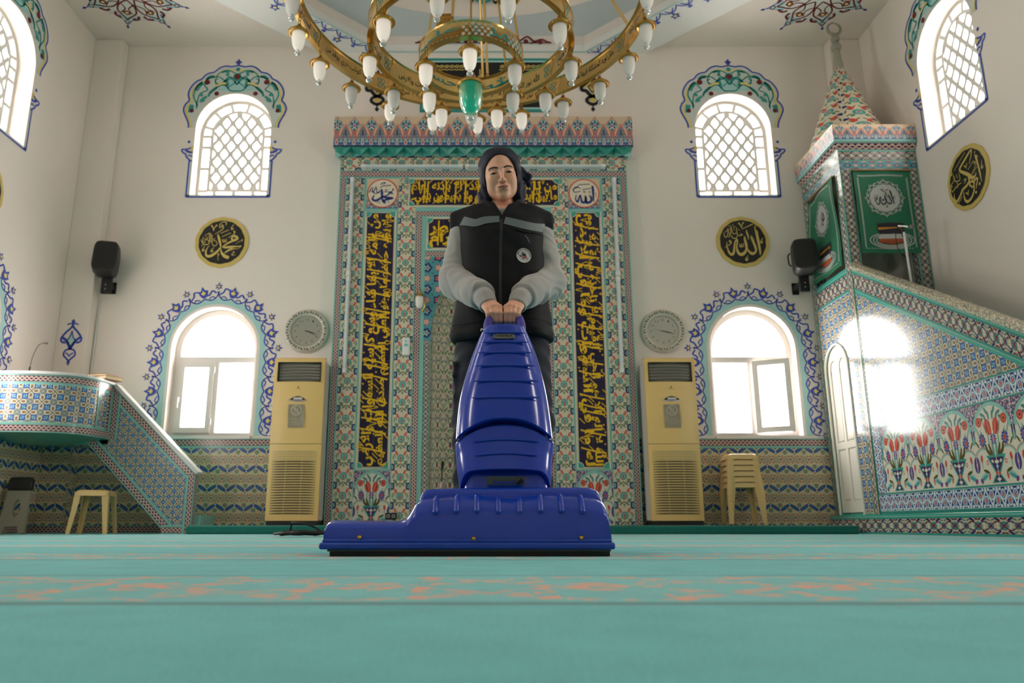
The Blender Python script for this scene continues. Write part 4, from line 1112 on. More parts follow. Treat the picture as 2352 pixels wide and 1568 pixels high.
# ---------------------------------------------------------------- black inscription panel above the niche and its two pendants
def ins():
    x0 = -.79; x1 = .83
    z1 = onY(1110, 133, YW-.02).z; z0 = onY(1110, 256, YW-.02).z
    t = thing('inscription_panel', 'black wall panel with gold calligraphy in a turquoise frame, above the tiled niche', 'calligraphy panel', ((x0+x1)/2, YW, z0))
    mb = MB(); mb.prism(rectl(x0, x1, z0, z1), .001, .012, F_back); mb.build('frame', M_pteal, t)
    mb = MB(); mb.rect(x0+.035, x1-.035, z0+.035, z1-.035, .014, F_back); mb.build('liner', M_plb, t)
    mb = MB(); mb.rect(x0+.06, x1-.06, z0+.06, z1-.06, .016, F_back); mb.build('ground', M_black, t)
    mb = MB()
    put_text(mb, arab('هو الله الذي لا اله الا هو'), lambda a, b: F_back(x0+.12+a*(x1-x0-.24), z0+.09+b*(z1-z0-.28), .018), .02)
    put_text(mb, arab('لا اله الا الله محمد'), lambda a, b: F_back(x0+.2+a*(x1-x0-.4), z0+.2+b*(z1-z0-.36), .0185), .015)
    for s in (-1, 1):
        c = (x0+x1)/2
        for i in range(8):
            u = s*(.22+i*.065); v = z1-.125
            mb.ribbon([(c+u+.034*(1-k/14)*cos(k*.75*s), v+.026*(1-k/14)*sin(k*.75)) for k in range(13)], F_back, .018, 0, wid=.010, smooth=2)
            mb.ribbon([(c+u-.04, v-.035), (c+u, v-.045), (c+u+.04, v-.03)], F_back, .018, 0, wid=.012)
    mb.build('calligraphy', M_goldp, t)
ins()
def pendant(px, label):
    p = onY(px, 208, YW-.01); G = lambda u, v, w: F_back(p.x+u, p.z+v, w)
    t = thing('wall_pendant', label, 'painted pendant', (p.x, YW, p.z-.27), 'black and gold pendants flanking the inscription')
    mb = MB()
    for s in (-1, 1):
        for L, wd in (([(0,.2),(s*.03,.16),(s*.09,.10),(s*.135,.06),(s*.13,.01),(s*.08,.0),(s*.04,-.05),(0,-.09)], .045), ([(0,-.07),(s*.06,-.1),(s*.075,-.14),(s*.04,-.175),(0,-.19)], .04), ([(0,.22),(s*.04,.235),(s*.07,.22)], .02), ([(0,.15),(s*.02,.09),(s*.05,.06),(s*.02,0),(0,-.02)], .014)):
            mb.ribbon(L, G, .006, 0, wid=wd)
    mb.poly([(0,.3),(.025,.25),(0,.18),(-.025,.25)], G, .004); mb.ribbon([(0,-.17),(0,-.25)], G, .006, 0, wid=.014, smooth=1); mb.poly([(0,-.22),(.028,-.255),(0,-.29),(-.028,-.255)], G, .006)
    mb.build('outline', M_black, t)
    mb = MB(); mb.poly([(0,.17),(.075,.08),(.03,0),(0,-.07),(-.03,0),(-.075,.08)], G, .003); mb.poly([(0,-.08),(.05,-.13),(0,-.17),(-.05,-.13)], G, .003)
    for s in (-1, 1): mb.ribbon([(s*.06,.07),(s*.1,.05),(s*.11,.03)], G, .0075, 0, wid=.02)
    mb.build('gold_infill', M_goldp, t)
pendant(867, 'black and gold painted pendant left of the inscription panel'); pendant(1361, 'black and gold painted pendant right of the inscription panel')

# ---------------------------------------------------------------- round calligraphy plaques on the walls
S_MUH = [[(1110,720,60),(1080,680,40),(1120,630,50),(1190,625,70),(1240,680,60),(1180,720,70),(1080,760,50),(960,820,45),(850,900,30)],[(840,890,40),(900,920,60),(1100,910,75),(1250,915,70),(1340,880,30)],[(1280,930,50),(1100,960,50),(960,1020,50),(890,1080,20)],
 [(715,570,25),(745,680,65),(785,850,45),(790,950,25),(810,1050,50),(880,1140,85),(960,1180,90),(1010,1190,80)],[(770,930,30),(700,1030,60),(580,1120,75),(470,1160,75),(400,1120,55),(400,1020,40),(440,930,20),(495,870,8)],
 [(840,700,20),(850,770,25),(880,770,20),(890,700,18),(900,765,22),(935,765,22),(940,690,18)],[(780,550,18),(1010,455,22)],[(830,635,18),(1060,535,22)],[(980,670,10),(1080,610,20),(1150,560,22),(1170,500,25),(1140,490,20),(1150,530,20)],
 [(630,570,8),(740,510,20),(850,430,25),(860,350,25),(830,320,25),(810,370,25),(870,390,30)],[(780,410,25),(760,360,25),(790,280,20),(870,240,25),(940,260,35),(930,340,12)],[(540,330,45),(590,400,30),(600,480,18),(630,400,20),(700,320,45)],[(1150,300,8),(1080,400,30),(1100,440,40),(1140,405,12)],
 [(375,880,8),(310,980,30),(325,1015,40),(370,975,12)],[(620,910,8),(540,1000,30),(555,1035,40),(600,1000,12)],[(750,1080,20),(710,1110,25),(740,1120,20),(765,1100,18),(720,1140,18),(725,1270,12)],[(1110,1045,20),(1160,1040,15),(1090,1100,22),(1110,1130,22),(1190,1105,10)],[(1190,830,10),(1290,760,14),(1370,740,22),(1350,705,30)],
 [(490,530,22),(495,780,20)],[(525,545,22),(535,800,18)],[(565,580,20),(570,800,18)],[(650,680,14),(600,720,18),(690,780,20),(680,860,20),(600,875,22),(555,810,14)],[(260,710,12),(330,830,22),(450,845,24),(480,760,20),(400,700,18),(340,690,12)],[(330,640,14),(310,740,18),(335,830,14)],[(275,890,10),(340,840,16)],[(360,610,14),(480,545,16)],[(390,640,12),(450,670,16),(350,760,16),(400,800,14)]]
S_ALL = [[(1120,340,15),(1135,400,60),(1180,600,70),(1230,850,65),(1265,1050,50),(1262,1130,15)],[(1130,380,50),(1210,530,10)],[(1025,600,15),(1030,660,55),(1090,800,60),(1140,930,60),(1150,1020,50),(1090,1080,70),(1030,1080,80),(960,1020,50),(920,940,20)],[(1030,640,50),(1110,745,10)],
 [(850,620,15),(850,690,55),(890,850,70),(895,980,60),(830,1080,80),(750,1110,85),(680,1060,70),(640,950,50),(640,850,35)],[(640,850,35),(655,760,40),(645,710,40),(600,760,40),(575,900,45),(560,1050,60),(510,1110,75),(440,1060,55),(400,960,35),(375,870,25),(380,770,10)],[(895,450,12),(905,520,45),(940,620,40),(950,720,10)],[(770,435,18),(1065,300,30)],[(680,270,50),(740,330,30),(765,400,18),(785,310,20),(820,250,45)],
 [(710,820,18),(725,905,25),(755,900,20),(760,820,18),(775,900,22),(810,895,22),(810,810,18)],[(1345,660,8),(1280,760,30),(1300,800,40),(1340,755,12)],[(945,1130,8),(885,1230,35),(905,1265,45),(950,1210,12)],[(320,930,10),(400,880,20),(480,820,25),(485,760,25),(450,735,25),(440,770,20),(480,795,20)],
 [(635,400,18),(645,540,22),(690,610,24),(790,585,26),(720,555,18)],[(495,360,18),(515,500,22),(560,560,22),(640,540,20)],[(505,600,18),(530,670,24),(620,675,24),(655,610,16)],[(460,380,18),(480,520,20),(440,640,20),(385,600,16)],[(295,530,14),(310,620,20),(340,655,22),(400,590,18),(390,420,18)],[(310,520,14),(440,440,16)],[(390,410,14),(460,600,18)],[(420,360,12),(480,330,12)],[(530,300,12),(560,370,14),(620,370,14)],[(560,400,14),(575,470,12)],[(670,440,14),(720,470,14)]]
S_ABU = [[(700,240,20),(720,330,50),(760,480,45),(810,680,40),(850,870,12)],[(700,280,40),(770,360,10)],[(590,500,15),(625,330,25),(635,220,30),(590,260,40),(490,430,45),(410,570,45),(395,640,50),(460,680,60),(560,720,70),(640,780,70),(700,770,50),(735,680,15)],[(570,770,40),(590,850,40),(540,950,50),(460,1030,50),(410,1150,45),(360,1250,50),(320,1280,50),(290,1230,35),(280,1110,12)],
 [(640,960,40),(600,940,35),(620,870,40),(680,870,45),(690,940,40),(640,990,40)],[(690,940,35),(690,1050,40),(640,1200,45),(560,1280,55),(500,1230,40),(475,1080,10)],[(735,1010,15),(745,920,25),(765,820,30),(740,800,40),(690,860,40)],[(805,885,48),(805,935,48)],[(732,1060,48),(732,1112,48)],[(275,650,15),(500,260,15)],[(565,625,14),(675,435,14)],[(635,720,12),(720,530,14),(715,470,20),(690,460,20),(690,510,20)],[(655,720,12),(745,560,14)],
 [(480,550,30),(525,570,25),(525,610,12),(540,490,25)],[(520,1100,30),(560,1120,25),(570,1150,12),(575,1045,25)],[(850,420,8),(840,560,25),(860,585,35),(875,520,10)],[(240,590,8),(215,710,25),(225,740,30),(250,680,10)],[(370,1320,15),(445,1180,14)],[(470,850,20),(520,810,25),(510,870,20),(480,910,10)],
 [(430,890,16),(330,970,18),(250,1080,22),(235,1060,14)],[(370,690,14),(400,830,18),(300,860,18),(290,760,14)],[(320,720,14),(350,800,16)],[(260,730,14),(270,860,16),(200,960,18),(250,970,14)],[(190,1000,12),(210,1080,16),(230,950,14)],[(330,890,14),(360,940,14),(340,1010,12)]]
def medallion(F, c, rx, stk, org, k, label, name, wtx=None):
    """scalloped disc on a wall: c = (u, v), strokes given by map"""
    G = lambda u, v, w: F(c[0]+u, c[1]+v, w)
    def sc(r, n=14): return [(r*(1+.022*abs(sin(n*a/2)))*cos(a), r*(1+.022*abs(sin(n*a/2)))*sin(a)) for a in [2*PI*i/112 for i in range(112)]]
    t = thing('wall_medallion', label, 'wall medallion', F(c[0], c[1]-rx, 0), 'black and gold name medallions')
    mb = MB(); mb.prism(sc(rx), .001, .014, G); mb.build('rim', M_goldp, t)
    mb = MB(); mb.poly(sc(rx*.86), G, .017); mb.build('ground', M_black, t)
    mb = MB()
    for L in stk: mb.ribbon([(*org(x, y), wd*k) for x, y, wd in L], G, .020)
    if wtx: put_text(mb, arab(wtx), lambda a, b: G((a-.5)*rx*1.1, (b-.5)*rx*.9, .02), .01)
    mb.build('calligraphy', M_goldp, t)
def med_back(px, py, cp, stk, label):
    p = onY(px, py, YW); sx = 1/11.61*8.95/FPX
    def org(x, y): q = onY(*cp(x, y), YW); return (q.x-p.x, q.z-p.z)
    medallion(F_back, (p.x, p.z), .312, stk, org, .00044, label, 'm')
med_back(510, 557, cropf(440, 490, 11.61), S_MUH, 'black and gold scalloped calligraphy medallion above the left lower window')
med_back(1705.5, 556, cropf(1636, 490, 11.61), S_ALL, 'black and gold scalloped calligraphy medallion above the open right window')
p = onX(2225.5, 407, XR); _cp = cropf(2165, 320, 8.96)
def _o(x, y): q = onX(*_cp(x, y), XR); return (-(q.y-p.y), q.z-p.z)
medallion(F_right, (-p.y, p.z), .312, S_ABU, _o, .00052, 'black and gold scalloped calligraphy medallion on the right side wall, beside the pulpit', 'm')
p2 = onX(-42, 425, XL); medallion(F_left, (p2.y, p2.z), .312, [], _o, 1, 'black and gold scalloped medallion cut by the left edge of the picture', 'm', 'عمر')
# ---------------------------------------------------------------- chandelier
CX_, CY_ = -.10, 5.46
T_ = 4.02
RO, ZO = .35*T_, CZ + T_; RM, ZM = .2009*T_, CZ + .928*T_; RI, ZI = .0985*T_, CZ + .8834*T_
chd = thing('chandelier', 'large three ring brass chandelier with frosted glass lamps over the hall', 'chandelier', (CX_, CY_, ZI-.6))
def ringpt(r, a, z): return Vector((CX_ + r*sin(a), CY_ + r*cos(a), z))     # a = 0 is the far side
def make_ring(name, r, z, h, t, words, deco=None, ink=0):
    mb = MB(); n = 96; rows = []
    prof = [(r-t*.25, z+.01), (r-t*.25, z+h-.01), (r-t*.6, z+h), (r+t*.4, z+h), (r+t*.25, z+h-.012), (r+t*.25, z+.012), (r+t*.45, z), (r-t*.5, z)]
    for q, zz in prof: rows.append([ringpt(q, 2*PI*j/n, zz) for j in range(n)])
    rows.append(rows[0]); mb.grid(rows, closed=True, flip=True)
    if deco: deco(mb)
    o = mb.build(name, [M_gold, M_paperw], chd, smooth=True, angle=35)
    # engraved writing on both faces, with little seam bars
    tx = MB(); k = len(words)
    for f, rr, dirn in ((1, r+t*.25+.002, 1), (-1, r-t*.25-.002, -1)):
        for i in range(k):
            a0 = 2*PI*(i+.12)/k; a1 = 2*PI*(i+.80)/k
            put_text(tx, words[i], lambda a, b: ringpt(rr, (a1 - (a1-a0)*a) if dirn > 0 else (a0 + (a1-a0)*a), z + h*.22 + b*h*.52), .004, ink)
            for d_ in (-.055, .90):
                ac = 2*PI*(i+d_)/k
                Fk = lambda u, v, w: ringpt(rr, ac + u/rr, z+h/2+v)
                for s in (-1, 1): tx.ribbon([(0, -h*.3), (s*.022, -h*.18), (s*.002, 0), (s*.024, h*.18), (0, h*.3)], Fk, 0, 1, wid=.006)
    tx.build('engraving', [M_black, M_pteal], o)
    for i in range(k):
        for rr in (r+t*.3, r-t*.3):
            sb = MB(); a = 2*PI*(i+.0)/k
            sb.tube([ringpt(rr, a-.012/r, z+.005), ringpt(rr, a-.012/r, z+h*.35), ringpt(rr, a+.012/r, z+h*.65), ringpt(rr, a+.012/r, z+h-.005)], .006, 6); sb.build('seam', M_gold, o, smooth=True)
    return o
_w = [arab('الله نور السموات والارض'), arab('مثل نوره كمشكاة فيها مصباح'), arab('المصباح في زجاجة الزجاجة'), arab('كانها كوكب دري يوقد من'), arab('شجرة مباركة زيتونة لا شرقية')]
make_ring('outer_ring', RO, ZO, .165, .05, (_w*2)[:10])
make_ring('middle_ring', RM, ZM, .18, .05, (_w*2)[:6])
def pierced(mb):        # pierced honeycomb and dashes on the small ring
    for i in range(16):
        if i % 8 > 4: continue
        for j in range(4):
            a = PI + .12 - i*.115 - (j % 2)*.057; zz = ZI+.030+j*.028
            mb.add([ringpt(RI+.0175, a + .0145*cos(k*PI/3+PI/6)/RI, zz + .0145*sin(k*PI/3+PI/6)) for k in range(6)], [[0,1,2,3,4,5]], None, 1)
    for i in range(60):
        for zz in (ZI+.014, ZI+.131):
            a = 2*PI*i/60; mb.add([ringpt(RI+.0175, a, zz), ringpt(RI+.0175, a+.05, zz), ringpt(RI+.0175, a+.05, zz+.004), ringpt(RI+.0175, a, zz+.004)], [[0,1,2,3]], None, 1)
make_ring('inner_ring', RI, ZI, .145, .06, [arab('الله'), arab('محمد'), arab('علي'), arab('حسن')], pierced, 1)
# rods to the ceiling boss
mb = MB(); HZ = 6.35
mb.lathe([(.001, HZ+2.2), (.05, HZ+2.2), (.03, HZ+.1), (.12, HZ+.06), (.14, HZ), (.10, HZ-.05), (.03, HZ-.1), (.001, HZ-.1)], 20, M=Matrix.Translation((CX_, CY_, 0)))
mb.build('ceiling_boss', M_gold, chd, smooth=True, angle=50)
for r, zt, n, ph in ((RO, ZO+.165, 6, .25), (RM, ZM+.18, 4, .12), (RI, ZI+.145, 4, .35)):
    for i in range(n):
        a = ph + 2*PI*i/n
        mb = MB(); p = ringpt(r, a, zt+.05); q = ringpt(.09, a, HZ); mb.tube([p, q], .011, 8); mb.tube([ringpt(r, a, zt-.01), p], .005, 6)
        mb.tube([p + Vector((.012*cos(k*PI/4), 0, -.02+.016*sin(k*PI/4))) for k in range(9)], .004, 5)
        mb.build('rod', M_gold, chd, smooth=True)
# one lamp, then copies
def lamp_at(p, s=1.0, on=False):
    M = Matrix.Translation(p)
    c = MB(); c.lathe([(.001,.004),(.012,.002),(.018,-.010),(.024,-.024),(.046,-.042),(.064,-.056),(.076,-.066),(.083,-.072),(.084,-.082),(.078,-.090),(.070,-.092),(.054,-.084)], 28, M=M)
    c.tube([p + Vector((.010*cos(k*PI/4), 0, .018+.018*sin(k*PI/4))) for k in range(9)], .0035, 6)
    for k in range(36):
        a = 2*PI*k/36; c.box(-.003, .003, .080, .0855, -.088, -.076, M=M @ Matrix.Rotation(a, 4, 'Z'))
    cap = c.build('lamp', M_golddk, chd, smooth=True, angle=45)
    g = MB(); g.lathe([(.050,-.074),(.0535,-.095),(.054,-.125),(.051,-.165),(.044,-.198),(.033,-.222),(.017,-.235),(.001,-.237)], 24, M=M)
    gl = g.build('glass_shade', M_lampon if on else M_lamp, cap, smooth=True)
    f = MB(); f.lathe([(.001,-.234),(.014,-.238),(.012,-.244),(.020,-.252),(.0245,-.264),(.020,-.276),(.009,-.282),(.001,-.283)], 16, M=M); fi = f.build('glass_finial', M_clear, cap, smooth=True)
    return cap, gl, fi
protos = {}
def put_lamp(p, on):
    if on not in protos:
        protos[on] = (*lamp_at(p, 1, on), Vector(p)); return
    cap, gl, fi, p0 = protos[on]
    c = cap.copy(); COL.objects.link(c); c.parent = chd; c.location = Vector(p) - p0
    for ch in (gl, fi):
        d = ch.copy(); COL.objects.link(d); d.parent = c
for r, z, n, ph, dz in ((RO, ZO, 20, .03, .035), (RM, ZM, 10, .28, .035), (RI, ZI, 6, 0, .035)):
    for i in range(n):
        a = ph + 2*PI*i/n
        aa = (a + PI) % (2*PI) - PI
        if r == RO and abs(aa) > 2.0: continue
        put_lamp(ringpt(r, a, z-dz), aa < .35 and i % 3 != 2 if r != RI else aa < 0)
# green lantern in the middle
gz = ZI - .02; M = Matrix.Translation((CX_, CY_, gz))
c = MB(); c.lathe([(.001,.0),(.02,-.004),(.03,-.03),(.05,-.07),(.085,-.105),(.105,-.115),(.112,-.122),(.112,-.135),(.105,-.142),(.085,-.138)], 32, M=M); c.tube([(CX_, CY_, gz-.01), (CX_, CY_, HZ)], .008, 8)
lan = c.build('green_lantern', M_golddk, chd, smooth=True, angle=45)
g = MB(); g.lathe([(.088,-.135),(.094,-.17),(.094,-.22),(.088,-.28),(.074,-.335),(.05,-.37),(.022,-.385),(.001,-.387)], 28, M=M); g.build('glass_shade', M_greeng, lan, smooth=True)
f = MB(); f.lathe([(.001,-.385),(.016,-.39),(.024,-.402),(.028,-.415),(.022,-.43),(.001,-.437)], 16, M=M); f.build('glass_finial', M_clear, lan, smooth=True)
# maker's plate hanging inside the small ring
pl = onY(1022, 45, 5.25)
mb = MB(); w_, h_ = .068, .075; Fp = lambda u, v, w: Vector((pl.x+u, 5.25-w, pl.z+v))
mb.prism(rectl(-w_, w_, -h_, h_*.7), 0, .004, Fp); o = mb.build('maker_plate', M_golddk, chd)
mb = MB(); put_text(mb, 'SAVAŞ AVİZE', lambda a, b: Fp(-w_*.85+a*w_*1.7, h_*.3+b*.028, .006), .01); put_text(mb, 'TEL : 0532 484', lambda a, b: Fp(-w_*.7+a*w_*1.4, -.01+b*.018, .006)); put_text(mb, 'FAX : 0322 284', lambda a, b: Fp(-w_*.7+a*w_*1.4, -.04+b*.018, .006)); mb.build('plate_lettering', M_black, o)
# ---------------------------------------------------------------- raised carpeted step along the back wall
KX0, KX1, KY, KZ = -2.93, 3.70, 7.75, .085
mb = MB(); mb.box(KX0, KX1, KY, YW-.014, 0, KZ)
tag(mb.build('carpeted_step', M_kerb, bevel=.02, seg=3), 'long low step covered in dark green carpet along the back wall', 'step')

# ---------------------------------------------------------------- floor standing air conditioners
def aircon(cx, label, sgn):
    y0, y1, z0, z1, hw = 8.17, 8.52, KZ+.001, 1.855, .275
    t = thing('air_conditioner', label, 'air conditioner', (cx, (y0+y1)/2, z0), 'tall beige floor air conditioners')
    mb = MB(); mb.box(cx-hw+.01, cx+hw-.01, y0+.02, y1-.02, z0, z0+.045); mb.build('base', M_blk, t, bevel=.005)
    mb = MB(); mb.box(cx-hw+.004, cx+hw-.004, y0+.05, y1, z0+.045, z1-.012); mb.build('side_casing', M_aci, t, bevel=.012)
    # front: slightly bowed beige shell with rounded edges, recess for the outlet
    Fa = lambda u, v, w: Vector((cx+u, y0+.012*(abs(u)/hw)**2.5*1.6 + .004 - w, v))
    def panel(name, za, zb, holes, d=.05):
        mb = MB(); L = [(-hw, za), (hw, za), (hw, zb), (-hw, zb)]
        nx = 14
        for i in range(nx):
            a = -hw + 2*hw*i/nx; b = -hw + 2*hw*(i+1)/nx
            zs = [za] + sorted({h[k] for h in holes for k in (2, 3)}) + [zb]
            for q in range(len(zs)-1):
                zc = (zs[q]+zs[q+1])/2
                if any(h[0] < (a+b)/2 < h[1] and h[2] < zc < h[3] for h in holes): continue
                for (u0, u1, z_0, z_1) in ((a, b, zs[q], zs[q+1]),):
                    mb.add([Fa(u0, z_0, 0), Fa(u1, z_0, 0), Fa(u1, z_1, 0), Fa(u0, z_1, 0)], [[0,1,2,3]])
        for u in (-hw, hw): mb.add([Fa(u, za, 0), Fa(u, zb, 0), Vector((cx+u, y0+.07, zb)), Vector((cx+u, y0+.07, za))], [[0,1,2,3]])
        mb.add([Fa(-hw, zb, 0), Fa(hw, zb, 0), Vector((cx+hw, y0+.07, zb)), Vector((cx-hw, y0+.07, zb))], [[0,1,2,3]]); mb.add([Fa(-hw, za, 0), Fa(hw, za, 0), Vector((cx+hw, y0+.07, za)), Vector((cx-hw, y0+.07, za))], [[0,1,2,3]])
        return mb.build(name, M_beige, t, smooth=True, angle=45)
    zo0, zo1 = 1.60, 1.815
    up_ = panel('upper_front', .93, z1, [(-.2357, .2357, zo0, zo1)])
    mb = MB()   # rounded top lip
    rows = [[Fa(-hw + 2*hw*i/14, z1 + .012*sin(PI*k/6), -.03 + .033*cos(PI*k/6)) for i in range(15)] for k in range(7)]; mb.grid(rows); mb.build('top_lip', M_beige, t, smooth=True)
    mb = MB(); mb.box(cx-.236, cx+.236, y0+.055, y0+.065, zo0, zo1); 
    for a, b, c, d in ((-.236, -.226, zo0, zo1), (.226, .236, zo0, zo1), (-.236, .236, zo0, zo0+.008), (-.236, .236, zo1-.008, zo1)): mb.box(cx+a, cx+b, y0+.006, y0+.06, c, d)
    mb.build('outlet_recess', M_slot, t)
    for i in range(6):
        z = zo0+.022+i*.033; mb = MB(); rows = []
        for k in range(11):
            u = -.225+.045*k; s_ = .010*cos(u*5.2)
            rows.append([Fa(u, z+s_+.004, -.014), Fa(u, z+s_+.010, -.02), Fa(u, z+s_+.004, -.045), Fa(u, z+s_-.006, -.04), Fa(u, z+s_-.008, -.016)])
        mb.grid(rows, closed=True, cap=True); mb.build('louver', mat_louv2, t, smooth=True)
    # lower front with intake slots
    low = panel('lower_front', z0+.045, .925, [])
    mb = MB()
    for i in range(25):
        z = .20 + i*.0268
        if z > .87: break
        d = i > 20
        P = [(-.235+.047*k, z + .006*cos((-.235+.047*k)*4)) for k in range(11)]
        mb.ribbon([(a, b, (.011 if not d else .006)*(1-(abs(a)/.245)**6)+.0004) for a, b in P], Fa, .0015, 0 if not d else 1, smooth=2)
        mb.ribbon([(a, b-.0105) for a, b in P], Fa, .0022, 1, wid=.004, smooth=2)
    mb.build('intake_grille', [M_slot, mat_louv], low)
    mb = MB()
    for u in (-.085, .085): mb.ribbon([(u, .2), (u, .86)], Fa, .003, 0, wid=.004, smooth=1)
    mb.build('grille_bar', M_beige, low)
    # display eye, chrome lip, logo, paper notice
    zd = 1.395; A = .095
    mb = MB(); P = [(-A + 2*A*k/12, zd + .045*(1-((k-6)/6)**2)) for k in range(13)]; mb.poly(P + [(A*.7, zd-.006), (-A*.7, zd-.006)], Fa, .002, 0); mb.rect(-.045, .05, zd+.006, zd+.03, .003, Fa, m=1); d = mb.build('display', [M_slot, M_aci], up_)
    mb = MB(); mb.ribbon([(-A-.01, zd+.004, .006), (-A*.5, zd-.008, .016), (0, zd-.012, .018), (A*.5, zd-.008, .016), (A+.01, zd+.004, .006)], Fa, .004); mb.build('chrome_lip', M_chrome, up_)
    mb = MB(); mb.poly([(0, 1.530), (.010, 1.539), (0, 1.548), (-.010, 1.539)], Fa, .002); mb.ribbon([(-.03, 1.521), (.03, 1.521)], Fa, .002, 0, wid=.003, smooth=1); mb.build('emblem', M_slot, up_)
    mb = MB(); px = -.005; rows = [[Fa(px-.085+.17*i/6 + .003*sin(k), 1.10+.25*k/6, .004+.008*abs(sin(i*1.1+k*.5))*(1 if i in (0, 6) else .4)) for i in range(7)] for k in range(7)]; mb.grid(rows)
    pa = mb.build('paper_notice', M_paper, t, smooth=True)
    pr = MB(); W_ = .0135
    pr.ribbon([(px+.053*cos(2*PI*k/28), 1.285+.053*sin(2*PI*k/28)) for k in range(29)], Fa, W_, 0, wid=.009, smooth=1); pr.ribbon([(px-.036, 1.322), (px+.036, 1.248)], Fa, W_, 0, wid=.009, smooth=1)
    pr.ribbon([(px-.018, 1.25), (px+.014, 1.25), (px+.014, 1.305), (px-.018, 1.305), (px-.018, 1.25)], Fa, W_, 0, wid=.006, smooth=1); pr.ribbon([(px-.01, 1.305), (px-.01, 1.325)], Fa, W_, 0, wid=.006, smooth=1)
    L = (['NAMAZDAN ÖNCE', 'LÜTFEN', 'TELEFONUNUZU', 'KAPATINIZ'] if sgn < 0 else ['LÜTFEN', 'CEP TELEFONUNUZU', 'KAPATINIZ'])
    for i, s in enumerate(L):
        w_ = .0055*len(s); z = (1.20 if sgn < 0 else 1.19) - i*.020
        put_text(pr, s, lambda a, b: Fa(px-w_+a*2*w_, z-.012+b*.012, W_), .006)
    pr.build('notice_print', M_paperw, pa)
    return t
mat_louv2 = mat('outlet_louver', srgb(96,92,74), .45)
mat_louv = mat('louver_plastic', srgb(176,158,112), .4)
aircon(-2.0, 'tall beige air conditioner left of the niche, right of the closed window', -1)
aircon(2.03, 'tall beige air conditioner right of the niche, beside the open window', 1)

# ---------------------------------------------------------------- wall clocks
def clock(px, label, hands):
    p = onY(px, 759, YW-.04); r = .262
    t = thing('wall_clock', label, 'clock', (p.x, YW, p.z-r), 'silver relief wall clocks')
    G = lambda u, v, w: F_back(p.x+u, p.z+v, w)
    R = Matrix.Translation((p.x, YW-.001, p.z)) @ Matrix.Rotation(PI/2, 4, 'X')
    mb = MB(); mb.lathe([(.175,.012),(.180,.02),(.187,.030),(.194,.03),(.22,.045),(.246,.036),(.255,.028),(.262,.012),(.262,.0)], 64, M=R, cap=False); o = mb.build('rim', M_silver, t, smooth=True)
    rl = MB(); dk = MB()
    for i in range(20):
        a = 2*PI*i/20; c, s = cos(a), sin(a)
        H = lambda u, v, w, c=c, s=s: G((.221+u)*c - v*s, (.221+u)*s + v*c, w)
        rl.tube([H(-.022, -.03, .044), H(.0, -.022, .05), H(.02, -.005, .047), H(.008, .012, .05), H(-.015, .008, .048), H(-.02, .03, .044)], .0055, 6)
        rl.tube([H(.014, .018, .046), H(.022, .03, .043), H(.012, .036, .046)], .005, 6)
        dk.disc(-.004, -.004, .0075, H, .0465, seg=8); dk.disc(-.0, .027, .0085, H, .0462, seg=8)
    rl.build('relief_scrolls', M_silver, o, smooth=True); dk.build('relief_recess', M_blk2, o)
    mb = MB(); mb.disc(0, 0, .18, G, .013, seg=48); f = mb.build('dial', M_dial, t)
    nm = MB()
    for i in range(12):
        a = PI/2 - 2*PI*(i+1)/12; s = str(i+1); w_ = .009*len(s)
        cx_, cz_ = .135*cos(a), .135*sin(a)
        put_text(nm, s, lambda A, B: G(cx_-w_+A*2*w_, cz_-.012+B*.024, .0145))
    for i in range(60):
        a = 2*PI*i/60; nm.ribbon([(.16*cos(a), .16*sin(a)), (.167*cos(a), .167*sin(a))], G, .0145, 0, wid=.002, smooth=1)
    nm.build('numerals', M_aci2, f)
    for k, (ang, ln, wd, m) in enumerate(hands):
        a = PI/2 - ang*2*PI; hb = MB(); hb.ribbon([(-.02*cos(a), -.02*sin(a), wd), (ln*.6*cos(a), ln*.6*sin(a), wd), (ln*cos(a), ln*sin(a), wd*.4)], G, .017+.002*k, 0, smooth=1); hb.build('clock_hand', m, t)
    gm = MB(); gm.disc(0, 0, .18, G, .027, seg=48); gm.build('clock_glass', M_glass, t)
M_dial = mat('clock_dial', srgb(250,240,226), .35); M_aci2 = mat('dial_print', srgb(120,116,110), .5); M_rhand = mat('red_second_hand', srgb(170,50,30), .4)
clock(703.5, 'round silver relief wall clock above the left air conditioner', [(.293, .09, .010, M_blk), (.30, .13, .007, M_blk), (.325, .14, .003, M_rhand)])
clock(1524, 'round silver relief wall clock above the right air conditioner', [(.28, .09, .010, M_blk), (.29, .13, .007, M_blk), (.78, .12, .003, M_rhand)])

